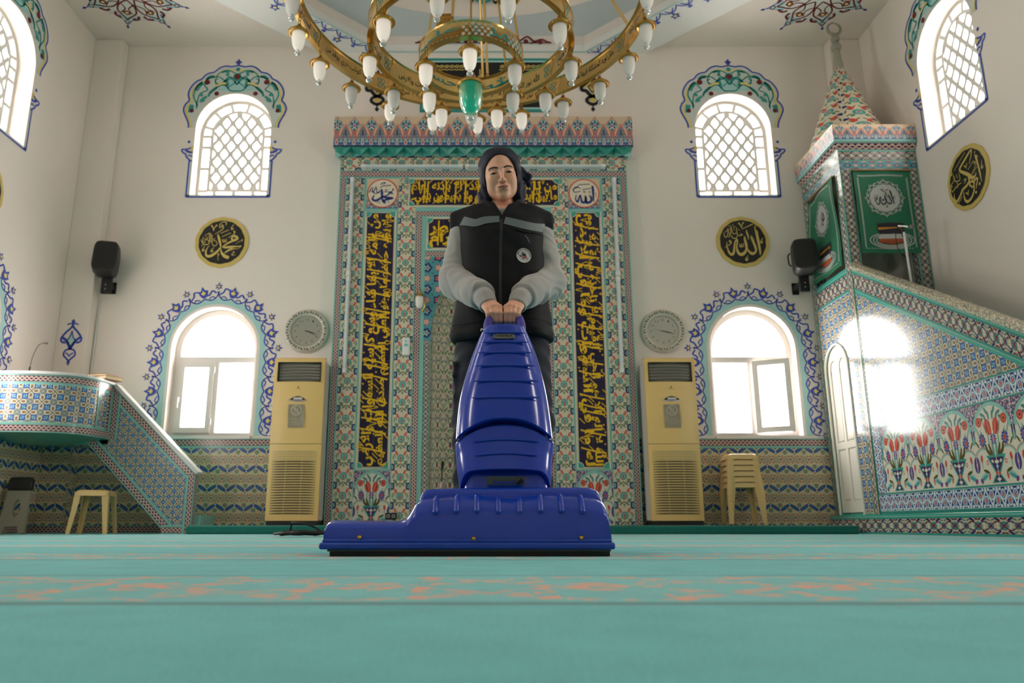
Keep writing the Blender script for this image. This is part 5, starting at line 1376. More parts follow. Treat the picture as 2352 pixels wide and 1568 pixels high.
# ---------------------------------------------------------------- loudspeakers on wall brackets
def speaker(px, py, y, label, yaw, par_hint):
    p = onY(px, py, y)
    t = thing('loudspeaker', label, 'loudspeaker', (p.x, y, p.z-.33), 'black wall loudspeakers')
    M = Matrix.Translation(p) @ Matrix.Rotation(yaw, 4, 'Z') @ Matrix.Rotation(math.radians(-10), 4, 'X')
    mb = MB(); rows = []
    for (d, w, h) in ((-.155, .115, .175), (-.15, .13, .19), (-.06, .137, .20), (.05, .12, .185), (.12, .085, .15), (.125, .06, .13)):
        rows.append([(w*math.copysign(abs(cos(2*PI*k/32))**.42, cos(2*PI*k/32)), d, h*math.copysign(abs(sin(2*PI*k/32))**.42, sin(2*PI*k/32))) for k in range(32)])
    mb.grid(rows, closed=True, cap=True, M=M, flip=True); body = mb.build('cabinet', M_blk, t, smooth=True, angle=40)
    mb = MB(); rows = [[(a*.108*(1 if abs(b) < .9 else .97), -.158-.006*(1-abs(a)**4)*(1-abs(b)**4), b*.165) for a in np.linspace(-1, 1, 9)] for b in np.linspace(-1, 1, 9)]; mb.grid(rows, M=M); mb.build('grille', M_blk2, body, smooth=True)
    mb = MB(); mb.box(-.10, .10, -.163, -.16, .02, .026, M=M); mb.build('grille_seam', M_blk2, body)
    mb = MB(); mb.box(-.12, .0, 0, 0.01, 0, 0)if False else None
    mb = MB(); mb.tube([M @ Vector((-.135, 0, .09)), M @ Vector((-.16, 0, .06)), M @ Vector((-.16, 0, -.05)), M @ Vector((-.135, 0, -.08))], .009, 8); mb.build('side_handle', M_blk, body, smooth=True)
    b = MB(); bz = p.z-.27; b.box(p.x-.055, p.x+.055, y+.02, y+.07, bz-.10, bz+.10); b.box(p.x-.03, p.x+.03, y+.06, YW-.002, bz-.02, bz+.04); b.box(p.x-.04, p.x+.04, YW-.016, YW-.001, bz-.06, bz+.08); b.build('bracket', M_blk2, t, bevel=.004)
    for q in (-.05, .0): s = MB(); s.box(p.x-.004, p.x+.004, y+.012, y+.02, bz+q-.004, bz+q+.004); s.build('bracket_bolt', M_aci, t)
    return p, bz
p, bz = speaker(247, 601, 8.40, 'black loudspeaker on the back wall beside the left corner pillar', math.radians(14), 0)
mb = MB(); mb.tube([(p.x-.05, YW-.02, bz-.1), (-4.475, YW-.012, bz-.25), (-4.478, YW-.01, bz-.8), (-4.478, YW-.014, 1.05)], .008, 6)
tag(mb.build('speaker_cable', M_white, smooth=True), 'thin white cable running down the wall from the left loudspeaker', 'cable')
speaker(1845, 596, 8.30, 'black loudspeaker on the back wall left of the tiled pulpit tower', math.radians(-12), 0)

# ---------------------------------------------------------------- plastic stools
def stool(name, label, x, y, z, rot, group=None, h=.43):
    t = thing(name, label, 'stool', (0, 0, 0), group)
    a, b = .155, .19      # half size at the top / at the foot
    mb = MB(); rows = []
    for (r, zz) in ((.02, h), (a-.03, h), (a-.008, h-.004), (a, h-.012), (a+.002, h-.03), (a-.004, h-.03), (a-.012, h-.02), (.02, h-.02)):
        rows.append([(r*math.copysign(abs(cos(2*PI*k/32))**.3, cos(2*PI*k/32)), r*math.copysign(abs(sin(2*PI*k/32))**.3, sin(2*PI*k/32)), zz) for k in range(32)])
    rows.append(rows[0]); mb.grid(rows, closed=True)
    seat = mb.build('seat', M_stool, t, smooth=True, angle=40)
    for k in range(4):
        ap = MB(); R_ = Matrix.Rotation(k*PI/2, 4, 'Z'); rows = []
        for q, zz in ((a-.001, h-.018), (a+.011, h-.058), (a+.004, h-.058), (a-.008, h-.022)): rows.append([(-a+.02, q, zz), (-a+.05, q, zz - (.012 if zz < h-.05 else 0)*0), (0, q, zz), (a-.05, q, zz), (a-.02, q, zz)])
        rows.append(rows[0]); ap.grid(rows, M=R_); ap.build('apron', M_stool, t)
    for sx in (-1, 1):
        for sy in (-1, 1):
            mb = MB(); rows = []
            for (q, zz, w) in ((a, h-.02, .062), (a+.012, h*.55, .050), (b, 0, .038)):
                A = lambda u, v: (sx*u, sy*v, zz)
                rows.append([A(q, q), A(q-w, q), A(q-w, q-.008), A(q-.008, q-.008), A(q-.008, q-w), A(q, q-w)])
            mb.grid(rows, closed=True, cap=True); mb.build('leg', M_stool, t)
    t.location = (x, y, z); t.rotation_euler = (0, 0, rot); return t
s0 = stool('plastic_stool', 'single beige plastic stool under the tiled stair of the preaching balcony', -3.93, 7.93, 0, .18)
PL = ['lowest', 'second from the bottom', 'third from the bottom', 'third from the top', 'second from the top', 'topmost']
for i in range(6):
    dup(s0, (2.74, 8.28, KZ+.012+i*.0585), -.06, '%s of the six beige plastic stools stacked under the open window' % PL[i], 'stacked beige stools')
# folded grey step stool under the balcony
p0 = onY(36, 1205, 7.75)
t = thing('folding_step_stool', 'folded grey plastic step stool with a black top leaning at the left wall', 'step stool', (-4.62, 7.75, 0))
Ms = Matrix.Translation((-4.64, 7.75, 0)) @ Matrix.Rotation(.05, 4, 'Z') @ Matrix.Rotation(math.radians(-9), 4, 'X')
Gs = lambda u, v, w: Ms @ Vector((u, -w, v))
mb = MB(); ov = [(.012+.036*cos(2*PI*k/24), .25+.085*sin(2*PI*k/24)) for k in range(24)]
plate(mb, [[(-.13, .004), (-.075, .004), (-.06, .07), (.06, .07), (.075, .004), (.13, .004), (.105, .44), (-.105, .44)], ov], Gs, -.02, .02); bd = mb.build('side_frame', M_gstool, t, bevel=.004)
mb = MB(); mb.prism([(-.115, .43), (.115, .43), (.118, .53), (.10, .56), (-.10, .56), (-.118, .53)], -.03, .03, Gs); mb.build('top_step', M_blk, t, bevel=.01)
mb = MB()
for k in range(12): mb.prism([(-.10+k*.018, .425), (-.09+k*.018, .425), (-.09+k*.018, .437), (-.10+k*.018, .437)], .02, .026, Gs)
mb.build('top_teeth', M_blk2, t)
mb = MB(); mb.prism([(-.10, .02), (-.07, .02), (-.08, .42), (-.095, .42)], -.055, -.022, Gs); mb.prism([(.10, .02), (.07, .02), (.08, .42), (.095, .42)], -.055, -.022, Gs); mb.build('rear_frame', M_gstool, t)

# ---------------------------------------------------------------- preaching balcony (left)
KS = thing('preaching_balcony', 'rounded tiled preaching balcony with a sloping stair, in the left corner', 'balcony', (-4.3, 8.1, 0))
YS = 8.05; BZ0, BZ1 = .96, 1.53
n = 26; xl = XL+.014
def bp(t, k=1.0):      # plan curve from the left wall round to the stair
    a = t*PI/2; return Vector((xl + (.905*k)*sin(a)**.62, YS - (.67*k)*max(0, cos(a))**.62, 0))
C = [bp(i/n) for i in range(n+1)]; Ls = [0]
for i in range(n): Ls.append(Ls[-1] + (C[i+1]-C[i]).length)
mb = MB(); q = MB(); e = MB(); LT = Ls[-1]
zb = lambda z: Vector((0, 0, z))
def vband(mbx, z0, z1, v0, v1, per, i0=0, i1=n, k=1.0):
    for i in range(i0, i1):
        mbx.add([C[i]+zb(z0), C[i+1]+zb(z0), C[i+1]+zb(z1), C[i]+zb(z1)], [[0,1,2,3]], [[(Ls[i]/per, v0), (Ls[i+1]/per, v0), (Ls[i+1]/per, v1), (Ls[i]/per, v1)]])
vband(q, BZ0+.10, BZ1-.10, (BZ0+.1)/.21, (BZ1-.1)/.21, .21)
vband(e, BZ0, BZ0+.085, 0, 1, .085); e.build('braid_border', T_braid, KS, smooth='all'); e = MB(); vband(e, BZ1-.085, BZ1, 0, 1, .085); vband(mb, BZ0+.085, BZ0+.10, 0, 1, 1); mb.build('teal_line', M_teal, KS, smooth='all'); mb = MB(); vband(mb, BZ1-.10, BZ1-.085, 0, 1, 1)
pa = q.build('balcony_panel', T_quatre, KS, smooth='all'); e.build('braid_border', T_braid, KS, smooth='all'); mb.build('teal_line', M_teal, KS, smooth='all')
mb = MB()
for (i, m_) in ((n-1, 1),):
    d = (C[n]-C[n-3]).normalized()
pv = [C[n]+Vector((.004, -.004, 0)), C[n-4]+Vector((.004, -.006, 0))]
mb.add([pv[1]+zb(BZ0+.086), pv[0]+zb(BZ0+.086), pv[0]+zb(BZ1-.086), pv[1]+zb(BZ1-.086)], [[0,1,2,3]], [[(0,0),(0,1),(5,1),(5,0)]]); mb.build('corner_braid', T_braid, KS)
mb = MB(); P = [(c.x, c.y) for c in C]; out = [(xl, YS)] + P
ou = [(p.x+.02*(p.x > xl+.05), p.y-.02) for p in C]
mb.prism([(xl, YS+.0)] + ou + [(C[n].x+.02, YS)], BZ1, BZ1+.03); mb.build('marble_rim', M_marble, KS, bevel=.006)
mb = MB(); rows = [[Vector((p[0], p[1], BZ0)) for p in out], [Vector((xl+(p[0]-xl)*.5, YS+(p[1]-YS)*.3, BZ0-.06)) for p in out]]; mb.grid(rows, closed=True, cap=True); mb.build('underside', M_tealg, KS, smooth=True, angle=50)
mb = MB(); mb.box(xl, C[n].x, YS-.0, YW-.16, BZ0-.05, BZ0+.04); mb.build('balcony_floor', M_tealg, KS)
# stair flank
def ks(x, y): q = onY(x, y, YS); return (q.x, q.z)
A0, A1, A2, A3, A4, A5 = ks(246, 884), ks(449, 1086), ks(437, 1216), ks(381, 1216), ks(193, 1012), ks(234, 1008)
A2 = (A1[0], .0); A3 = (A3[0], 0); A0 = (C[n].x-.002, BZ1-.0); A5 = (C[n].x-.002, BZ0); A4 = (A4[0], BZ0-.005)
Fk = lambda u, v, w: Vector((u, YS-w, v))
mb = MB(); O = [A4, A3, A2, A1, A0, (C[n].x-.002, BZ0-.005)]; mb.prism(O, -.09, -.002, Fk); st = mb.build('stair_body', M_tealg, KS)
for k in range(5):
    mb = MB(); x1_ = A1[0]+(.06 if k == 0 else 0)-k*.2; zu = max(0, (A3[0]-x1_+.22)*1.11+.02); mb.box(x1_-.22, x1_, YS+.091, YW-.03, zu, max(zu+.05, .19+k*.17)); mb.build('stair_step', M_teal if k == 0 else M_marble, KS)
du = Vector((A1[0]-A0[0], A1[1]-A0[1])).normalized()
cx_ = [p[0] for p in O]
def rotuv(p): return ((p[0]*du.x + p[1]*du.y)/.15, (-p[0]*du.y + p[1]*du.x)/.15)
mb = MB(); vs, fs = fill2d([O]); mb.add([Fk(p[0], p[1], 0) for p in vs], fs, [[rotuv(vs[i]) for i in f] for f in fs]); mb.build('stair_panel', T_quatre, KS)
e = MB(); tl = MB()
def bandline(P, Q, w_, side, d=.002):
    P, Q = Vector(P), Vector(Q); t_ = (Q-P); L = t_.length; t_.normalize(); nn = Vector((-t_.y, t_.x))*side
    a, b, c, d_ = P, Q, Q+nn*w_, P+nn*w_
    e.add([Fk(*v, d) for v in (a, b, c, d_)], [[0,1,2,3]], [[(0,0),(L/.085,0),(L/.085,1),(0,1)]])
    f_, g_ = c, d_; h, k_ = c+nn*.014, d_+nn*.014
    tl.add([Fk(*v, d) for v in (g_, f_, h, k_)], [[0,1,2,3]])
bandline(A0, A1, .09, -1); bandline(A4, A3, .09, 1); bandline((A3[0]-.05, 0), A2, .075, 1, .003); bandline((A2[0], .0), (A1[0], A1[1]-.02), .075, 1, .0035); bandline(A5, (A0[0], A0[1]-.03), .075, -1, .003)
e.build('stair_braid_border', T_braid, KS); tl.build('stair_teal_line', M_teal, KS)
mb = MB(); nn = Vector((-du.y, du.x)); a = Vector(A0); b = Vector(A1)+du*.02
Q = [tuple(a - nn*.005), tuple(b - nn*.005), tuple(b + nn*.035), tuple(a + nn*.035)]; mb.prism(Q, -.11, .02, Fk); mb.build('marble_handrail', M_marble, KS, bevel=.006)
mb = MB(); mb.add([(A1[0]+.001, YS, 0), (A1[0]+.001, YS+.09, 0), (A1[0]+.001, YS+.09, A1[1]), (A1[0]+.001, YS, A1[1])], [[0,1,2,3]], [[(0,0),(0,1),(8,1),(8,0)]]); mb.build('stair_end', T_braid, KS)
# things on the balcony
p = onY(62, 852, 7.62)
t = thing('gooseneck_microphone', 'thin black gooseneck microphone on the marble rim of the preaching balcony', 'microphone', (p.x, 7.62, BZ1+.03))
z0 = BZ1+.031
M0 = Matrix.Translation((p.x, 7.62, z0)); mb = MB(); mb.box(-.09, .08, -.04, .04, 0, .022, M=M0); mb.build('base', M_blk, t, bevel=.008)
pts = [(p.x+.02, 7.62, z0+.02), (p.x+.025, 7.62, z0+.09), (p.x+.045, 7.61, z0+.20), (p.x+.09, 7.60, z0+.30), (p.x+.13, 7.59, z0+.325), (p.x+.15, 7.58, z0+.325)]
mb = MB(); mb.tube([pts[0], pts[1]], [.009, .008], 10); mb.tube(catmull(pts[1:], 4), .0035, 8); mb.build('gooseneck', M_blk, t, smooth=True)
mb = MB(); mb.tube([pts[-1], (p.x+.195, 7.575, z0+.322)], [.007, .009], 10); mb.build('microphone_head', M_blk2, t, smooth=True)
mb = MB(); mb.tube([(p.x+.148, 7.58, z0+.325), (p.x+.156, 7.58, z0+.325)], .0095, 10); mb.build('light_ring', M_rhand, t)
def book(x, y, z, w, d, h, rot, label):
    t = thing('book', label, 'book', (x, y, z), 'books on the balcony rim'); M = Matrix.Translation((x, y, z)) @ Matrix.Rotation(rot, 4, 'Z')
    mb = MB(); mb.box(-w/2, w/2, -d/2, d/2, 0, .004, M=M); mb.box(-w/2, w/2, -d/2, d/2, h-.004, h, M=M); mb.box(-w/2, -w/2+.004, -d/2, d/2, 0, h, M=M); mb.build('cover', M_book, t, bevel=.002)
    mb = MB(); mb.box(-w/2+.004, w/2-.006, -d/2+.005, d/2-.005, .004, h-.004, M=M); mb.build('pages', M_pages, t)
pb = onY(243, 880, 7.98)
book(pb.x+.0, 7.96, BZ1+.031, .30, .21, .040, -.5, 'thicker brown book, lower of the two at the end of the balcony rim')
book(pb.x-.03, 7.95, BZ1+.072, .25, .18, .022, -.25, 'thin brown book lying on the thicker book at the balcony rim')
# ---------------------------------------------------------------- pulpit (right)
MX = 3.85; MY0 = 7.62; MW = XR-.006
MN = thing('pulpit', 'tall tiled pulpit with a pointed canopy and stairs, in the right corner', 'pulpit', (MX, 6.5, 0))
Fs = lambda u, v, w: Vector((MX-w, -u, v))        # long side, facing the hall; u = -y
Ff = lambda u, v, w: Vector((u, MY0-w, v))        # face towards the camera
YE = YW-.02
def hband(y0, y1, z0, z1, per, matn, name, w=.001, m=None, par=MN):
    mb = MB(); n = (y1-y0)/per; mb.rect(-y1, -y0, z0, z1, w, Fs, uv=[(0,0),(n,0),(n,1),(0,1)]); return mb.build(name, matn, par)
def vbandS(y0, y1, z0, z1, per, matn, name, w=.001):
    mb = MB(); n = (z1-z0)/per; mb.rect(-y1, -y0, z0, z1, w, Fs, uv=[(0,0),(0,1),(n,1),(n,0)]); return mb.build(name, matn, MN)
# stair block profile along y: top of the rail falls towards the camera
RA = (7.60, 2.74); RB = (5.28, 1.47); sl = (RA[1]-RB[1])/(RA[0]-RB[0])
rail = lambda y: RA[1] + (y-RA[0])*sl
yend = 3.1
zr = lambda y, d: rail(y)-d
mb = MB(); mb.prism([(-MY0, .19), (-yend, .19), (-yend, max(.25, zr(yend, .06))), (-MY0, zr(MY0, .06))], -.10, -.001, Fs)
mb.build('stair_flank', M_tealg, MN)
mb = MB()
for k in range(9):       # steps behind the flank
    y1 = MY0 - k*.4; z1 = 1.75 - k*.19
    mb.box(MX+.1, MW, y1-.4, y1, .0, z1)
mb.build('steps', M_kerb, MN)
mb = MB(); mb.box(MX-.06, MW, yend-.1, YE, 0, .185); mb.build('plinth', M_tealg, MN, bevel=.004)
mb = MB(); nn = (YE-yend+.1)/.3; mb.rect(-YE, -(yend-.1), .0, .165, .062, Fs, uv=[(0,0),(nn,0),(nn,1),(0,1)]); mb.build('plinth_border', T_vine, MN)
# panels of the flank
yL, yR = 7.44, 3.35
hband(yR, 7.60, .20, .385, .135, T_hearts, 'heart_border'); hband(yR, yL, 1.0, 1.19, .135, T_hearts, 'heart_border')
vbandS(yL, 7.60, .385, 1.19, .135, T_hearts, 'heart_border', .0015)
mb = MB(); W_ = .47; mb.rect(-yL, -yR, .385, 1.0, .0008, Fs, uv=[(0, 0), ((yL-yR)/W_, 0), ((yL-yR)/W_, 1), (0, 1)]); mb.build('vase_panel', T_vase, MN)
ym = RB[0] + (1.25+.33-RB[1])/sl
mb = MB(); P = [(-7.60, 1.19), (-ym+.1, 1.19), (-ym+.1, 1.2), (-7.60, zr(7.6, .30))]; vs, fs = fill2d([P]); mb.add([Fs(p[0], p[1], .0006) for p in vs], fs, [[(vs[i][0]/.22, vs[i][1]/.22) for i in f] for f in fs]); mb.build('quatrefoil_panel', T_quatre, MN)
mb = MB(); L = math.hypot(7.6-yend, (7.6-yend)*sl); c = [( -7.6, zr(7.6, .29)), (-yend, zr(yend, .29)), (-yend, zr(yend, .075)), (-7.6, zr(7.6, .075))]
mb.add([Fs(*q, .002) for q in c], [[0,1,2,3]], [[(0,0),(L/.2,0),(L/.2,1),(0,1)]]); mb.build('rail_border', T_vine, MN)
mb = MB(); 
for d0, d1 in ((.32, .29), (.075, .05)): mb.add([Fs(-7.6, zr(7.6, d0), .003), Fs(-yend, zr(yend, d0), .003), Fs(-yend, zr(yend, d1), .003), Fs(-7.6, zr(7.6, d1), .003)], [[0,1,2,3]])
mb.build('rail_line', M_tealg, MN)
mb = MB(); rows = []
for (y) in (7.60, yend): 
    z = rail(y); rows.append([Vector((MX+a, y, z+b)) for a, b in ((.11, -.05), (.11, -.02), (.06, .012), (.0, .012), (-.035, -.012), (-.035, -.05))])
mb.grid(rows, closed=True, cap=True); mb.build('rail_moulding', T_marble, MN, smooth=True, angle=50)
# tower body under the canopy
mb = MB(); plate(mb, [[(-YE, .185), (-MY0, .185), (-MY0, 2.74), (-YE, 2.74)], arch_loop(-8.18, .205, .52, 1.80, n=14)], Fs, -.10, -.0005); mb.build('tower_wall', M_tealg, MN)
mb = MB(); mb.box(MX+.02, MW, MY0+.001, YE, 1.7, 1.74); mb.build('landing', M_dim, MN)
vbandS(MY0+.004, MY0+.11, .19, 2.74, .15, T_vine, 'tower_border', .004); vbandS(YE-.07, YE, .19, 2.74, .15, T_vine, 'tower_border', .004)
vbandS(MY0-.015, MY0+.006, .19, 2.60, .1, T_marble, 'corner_moulding', .012)
hband(MY0+.11, YE-.07, 2.47, 2.70, .22, T_vine, 'tower_border', .003)
mb = MB(); P = [(-(YE-.08), .2), (-8.445, .2), (-8.445, 1.74)] + arch_loop(-8.18, .205, .53, 1.80, n=14)[2:][::-1][1:-1] + [(-7.915, 1.74), (-7.915, .2), (-(MY0+.11), .2), (-(MY0+.11), 2.47), (-(YE-.08), 2.47)]
vs, fs = fill2d([P]); mb.add([Fs(p[0], p[1], .002) for p in vs], fs, [[(vs[i][0]/.22, vs[i][1]/.22) for i in f] for f in fs]); mb.build('tower_panel', T_quatre, MN)
# arched white door
mb = MB(); dl = arch_loop(-8.18, .215, .50, 1.78, n=16); dd = MB()
plate(mb, [dl, arch_loop(-8.18-.105, .95, .17, .90, n=8), arch_loop(-8.18+.105, .95, .17, .90, n=8), rectl(-8.18-.20, -8.18-.025, .33, .88), rectl(-8.18+.025, -8.18+.20, .33, .88)], Fs, -.035, -.012); dr = mb.build('door', M_door, MN, smooth=True, angle=30) if False else None
M_door = mat('white_lacquer', srgb(228,224,214), .25)
dr = mb.build('door', M_door, MN, smooth=True, angle=30)
for nm, lp in (('upper', arch_loop(-8.18-.105, .965, .14, .87, n=8)), ('upper', arch_loop(-8.18+.105, .965, .14, .87, n=8)), ('lower', rectl(-8.18-.185, -8.18-.04, .345, .865)), ('lower', rectl(-8.18+.04, -8.18+.185, .345, .865))):
    a = MB(); a.prism(lp, -.033, -.016, Fs); a.build('door_panel', M_door, dr, bevel=.006)
a = MB(); plate(a, [dl], Fs, -.04, -.03); a.build('door_back', M_door, dr)
a = MB(); L = arch_loop(-8.18, .19, .53, 1.82, n=16); a.tube([Fs(u, v, .004) for u, v in L[1:] + L[:1]], .014, 8); a.build('door_frame', M_door, MN, smooth=True)
# four posts, canopy box and crest
CZ0, CZ1, CZ2 = 3.82, 4.13, 4.33
for x0, x1, y0, y1 in ((MX, MX+.12, MY0, MY0+.12), (MW-.12, MW, MY0, MY0+.12), (MX, MX+.12, YE-.12, YE)):
    mb = MB(); zb_ = 1.2 if x0 > MX+.2 else 2.6
    v = [(x0,y0),(x1,y0),(x1,y1),(x0,y1)]
    for i in range(4):
        a, b = v[i], v[(i+1) % 4]; n_ = (CZ0-zb_)/.15
        mb.add([(*a, zb_), (*b, zb_), (*b, CZ0), (*a, CZ0)], [[0,1,2,3]], [[(0,0),(0,1),(n_,1),(n_,0)]])
    mb.build('post', T_vine, MN)
def boxband(x0, y0, z0, z1, per, matn, name, off=0):
    mb = MB(); n1 = (MW-x0)/per; n2 = (YE-y0)/per
    mb.rect(x0, MW, z0, z1, 0, lambda u, v, w: Vector((u, y0, v)), uv=[(0,0),(n1,0),(n1,1),(0,1)])
    mb.rect(-YE, -y0, z0, z1, 0, lambda u, v, w: Vector((x0, -u, v)), uv=[(0,0),(n2,0),(n2,1),(0,1)])
    return mb.build(name, matn, MN)
mb = MB(); mb.box(MX-.055, MW, MY0-.055, YE, CZ1-.001, CZ2-.001); mb.box(MX+.004, MW, MY0+.004, YE, CZ0, CZ1); mb.build('canopy', M_cream, MN)
boxband(MX-.057, MY0-.057, CZ1+.02, CZ2, .155, T_crown, 'crest'); boxband(MX-.058, MY0-.058, CZ1-.0, CZ1+.02, .155, M_teal, 'teal_line')
mb = MB(); rows = []
for k in range(5):
    a = k/4*PI/2; o = .055*(1-sin(a)) ; z = CZ1 - .08*(sin(a)*.6+.4*k/4)
    rows.append([(MX-.002-o*1.0, YE, z), (MX-.002-o, MY0-.002-o, z), (MW, MY0-.002-o, z)])
uvs = [[(0, k/4), (6, k/4), (12, k/4)] for k in range(5)]
mb.grid(rows, uvs=uvs); mb.build('cove_moulding', T_braid, MN, smooth=True, angle=60)
boxband(MX-.001, MY0-.001, CZ0+.10, CZ1-.08, .2, T_vine, 'lintel_border'); boxband(MX-.0012, MY0-.0012, CZ0, CZ0+.10, .18, T_stars, 'lintel_tiles')
# cone and finial
cxm, cym = (MX+MW)/2-.05, (MY0+YE)/2
apex = onY(1915, 152, cym); mb = MB(); seg = 40; rows = []; uvs = []
for k in range(13):
    t_ = k/12; r = .43*(1-t_)+.055*t_; z = CZ2 + (5.36-CZ2)*t_
    rows.append([(cxm + r*cos(2*PI*j/seg), cym + r*sin(2*PI*j/seg), z) for j in range(seg+1)]); uvs.append([(t_*5.4, j/seg*6) for j in range(seg+1)])
mb.grid(rows, uvs=uvs); cone = mb.build('cone', T_cone, MN, smooth=True) if False else None
def p_cone(g):
    u, v = g.uv(); u0 = u
    v1 = g.fract(v); m = abs(v1-.5); uu = g.fract(u + g.floor(v)*.5)-.5
    c = g.paint(CREAM, g.ell(uu, m, .5, .5, .2, .17) < 1, NAVY)
    for a, q, cx in ((.9, .30, .18), (2.4, .33, -.28), (-.7, .12, .36), (-.2, .42, 0)): c = g.paint(c, g.ell(uu, m, cx, q, .13, .03, a) < 1, OLIVE)
    r = g.length(uu+.08, m); c = g.paint(c, r < .22, srgb(70,140,140)); c = g.paint(c, r < .12, LTEAL); c = g.paint(c, r < .06, RED)
    c = g.paint(c, g.ell(uu, m, .29, .24, .16, .085, .62) < 1, RED); c = g.paint(c, g.ell(uu, m, -.33, .22, .1, .06, -.5) < 1, GREEN)
    return c
T_cone = mat('cone_tulip_tile', rough=.2, fn=p_cone)
cone = mb.build('cone', T_cone, MN, smooth=True)
Mz = Matrix.Translation((cxm, cym, 0)); mb = MB(); mb.lathe([(.058,5.33),(.062,5.36),(.045,5.52),(.036,5.60),(.05,5.605),(.062,5.64),(.05,5.68),(.024,5.69),(.022,5.71),(.04,5.72),(.05,5.755),(.04,5.79),(.018,5.80),(.012,5.82)], 24, M=Mz)
cr = [Vector((cxm + .078*sin(a), cym, 5.895 - .078*cos(a))) for a in np.linspace(-PI*.93, PI*.93, 25)]
mb.tube(cr, [.004+.016*cos(a/2)**1 for a in np.linspace(-PI*.93, PI*.93, 25)], 10)
for k in range(5): a = 2*PI*k/5; mb.tube([(cxm, cym, 5.975), (cxm+.018*sin(a), cym, 5.975+.018*cos(a))], [.005, .001], 6)
mb.build('finial', M_stone, MN, smooth=True, angle=50) if False else None
M_stone = mat('grey_stone', srgb(150,146,132), .6, var=.05)
mb.build('finial', M_stone, MN, smooth=True, angle=50)
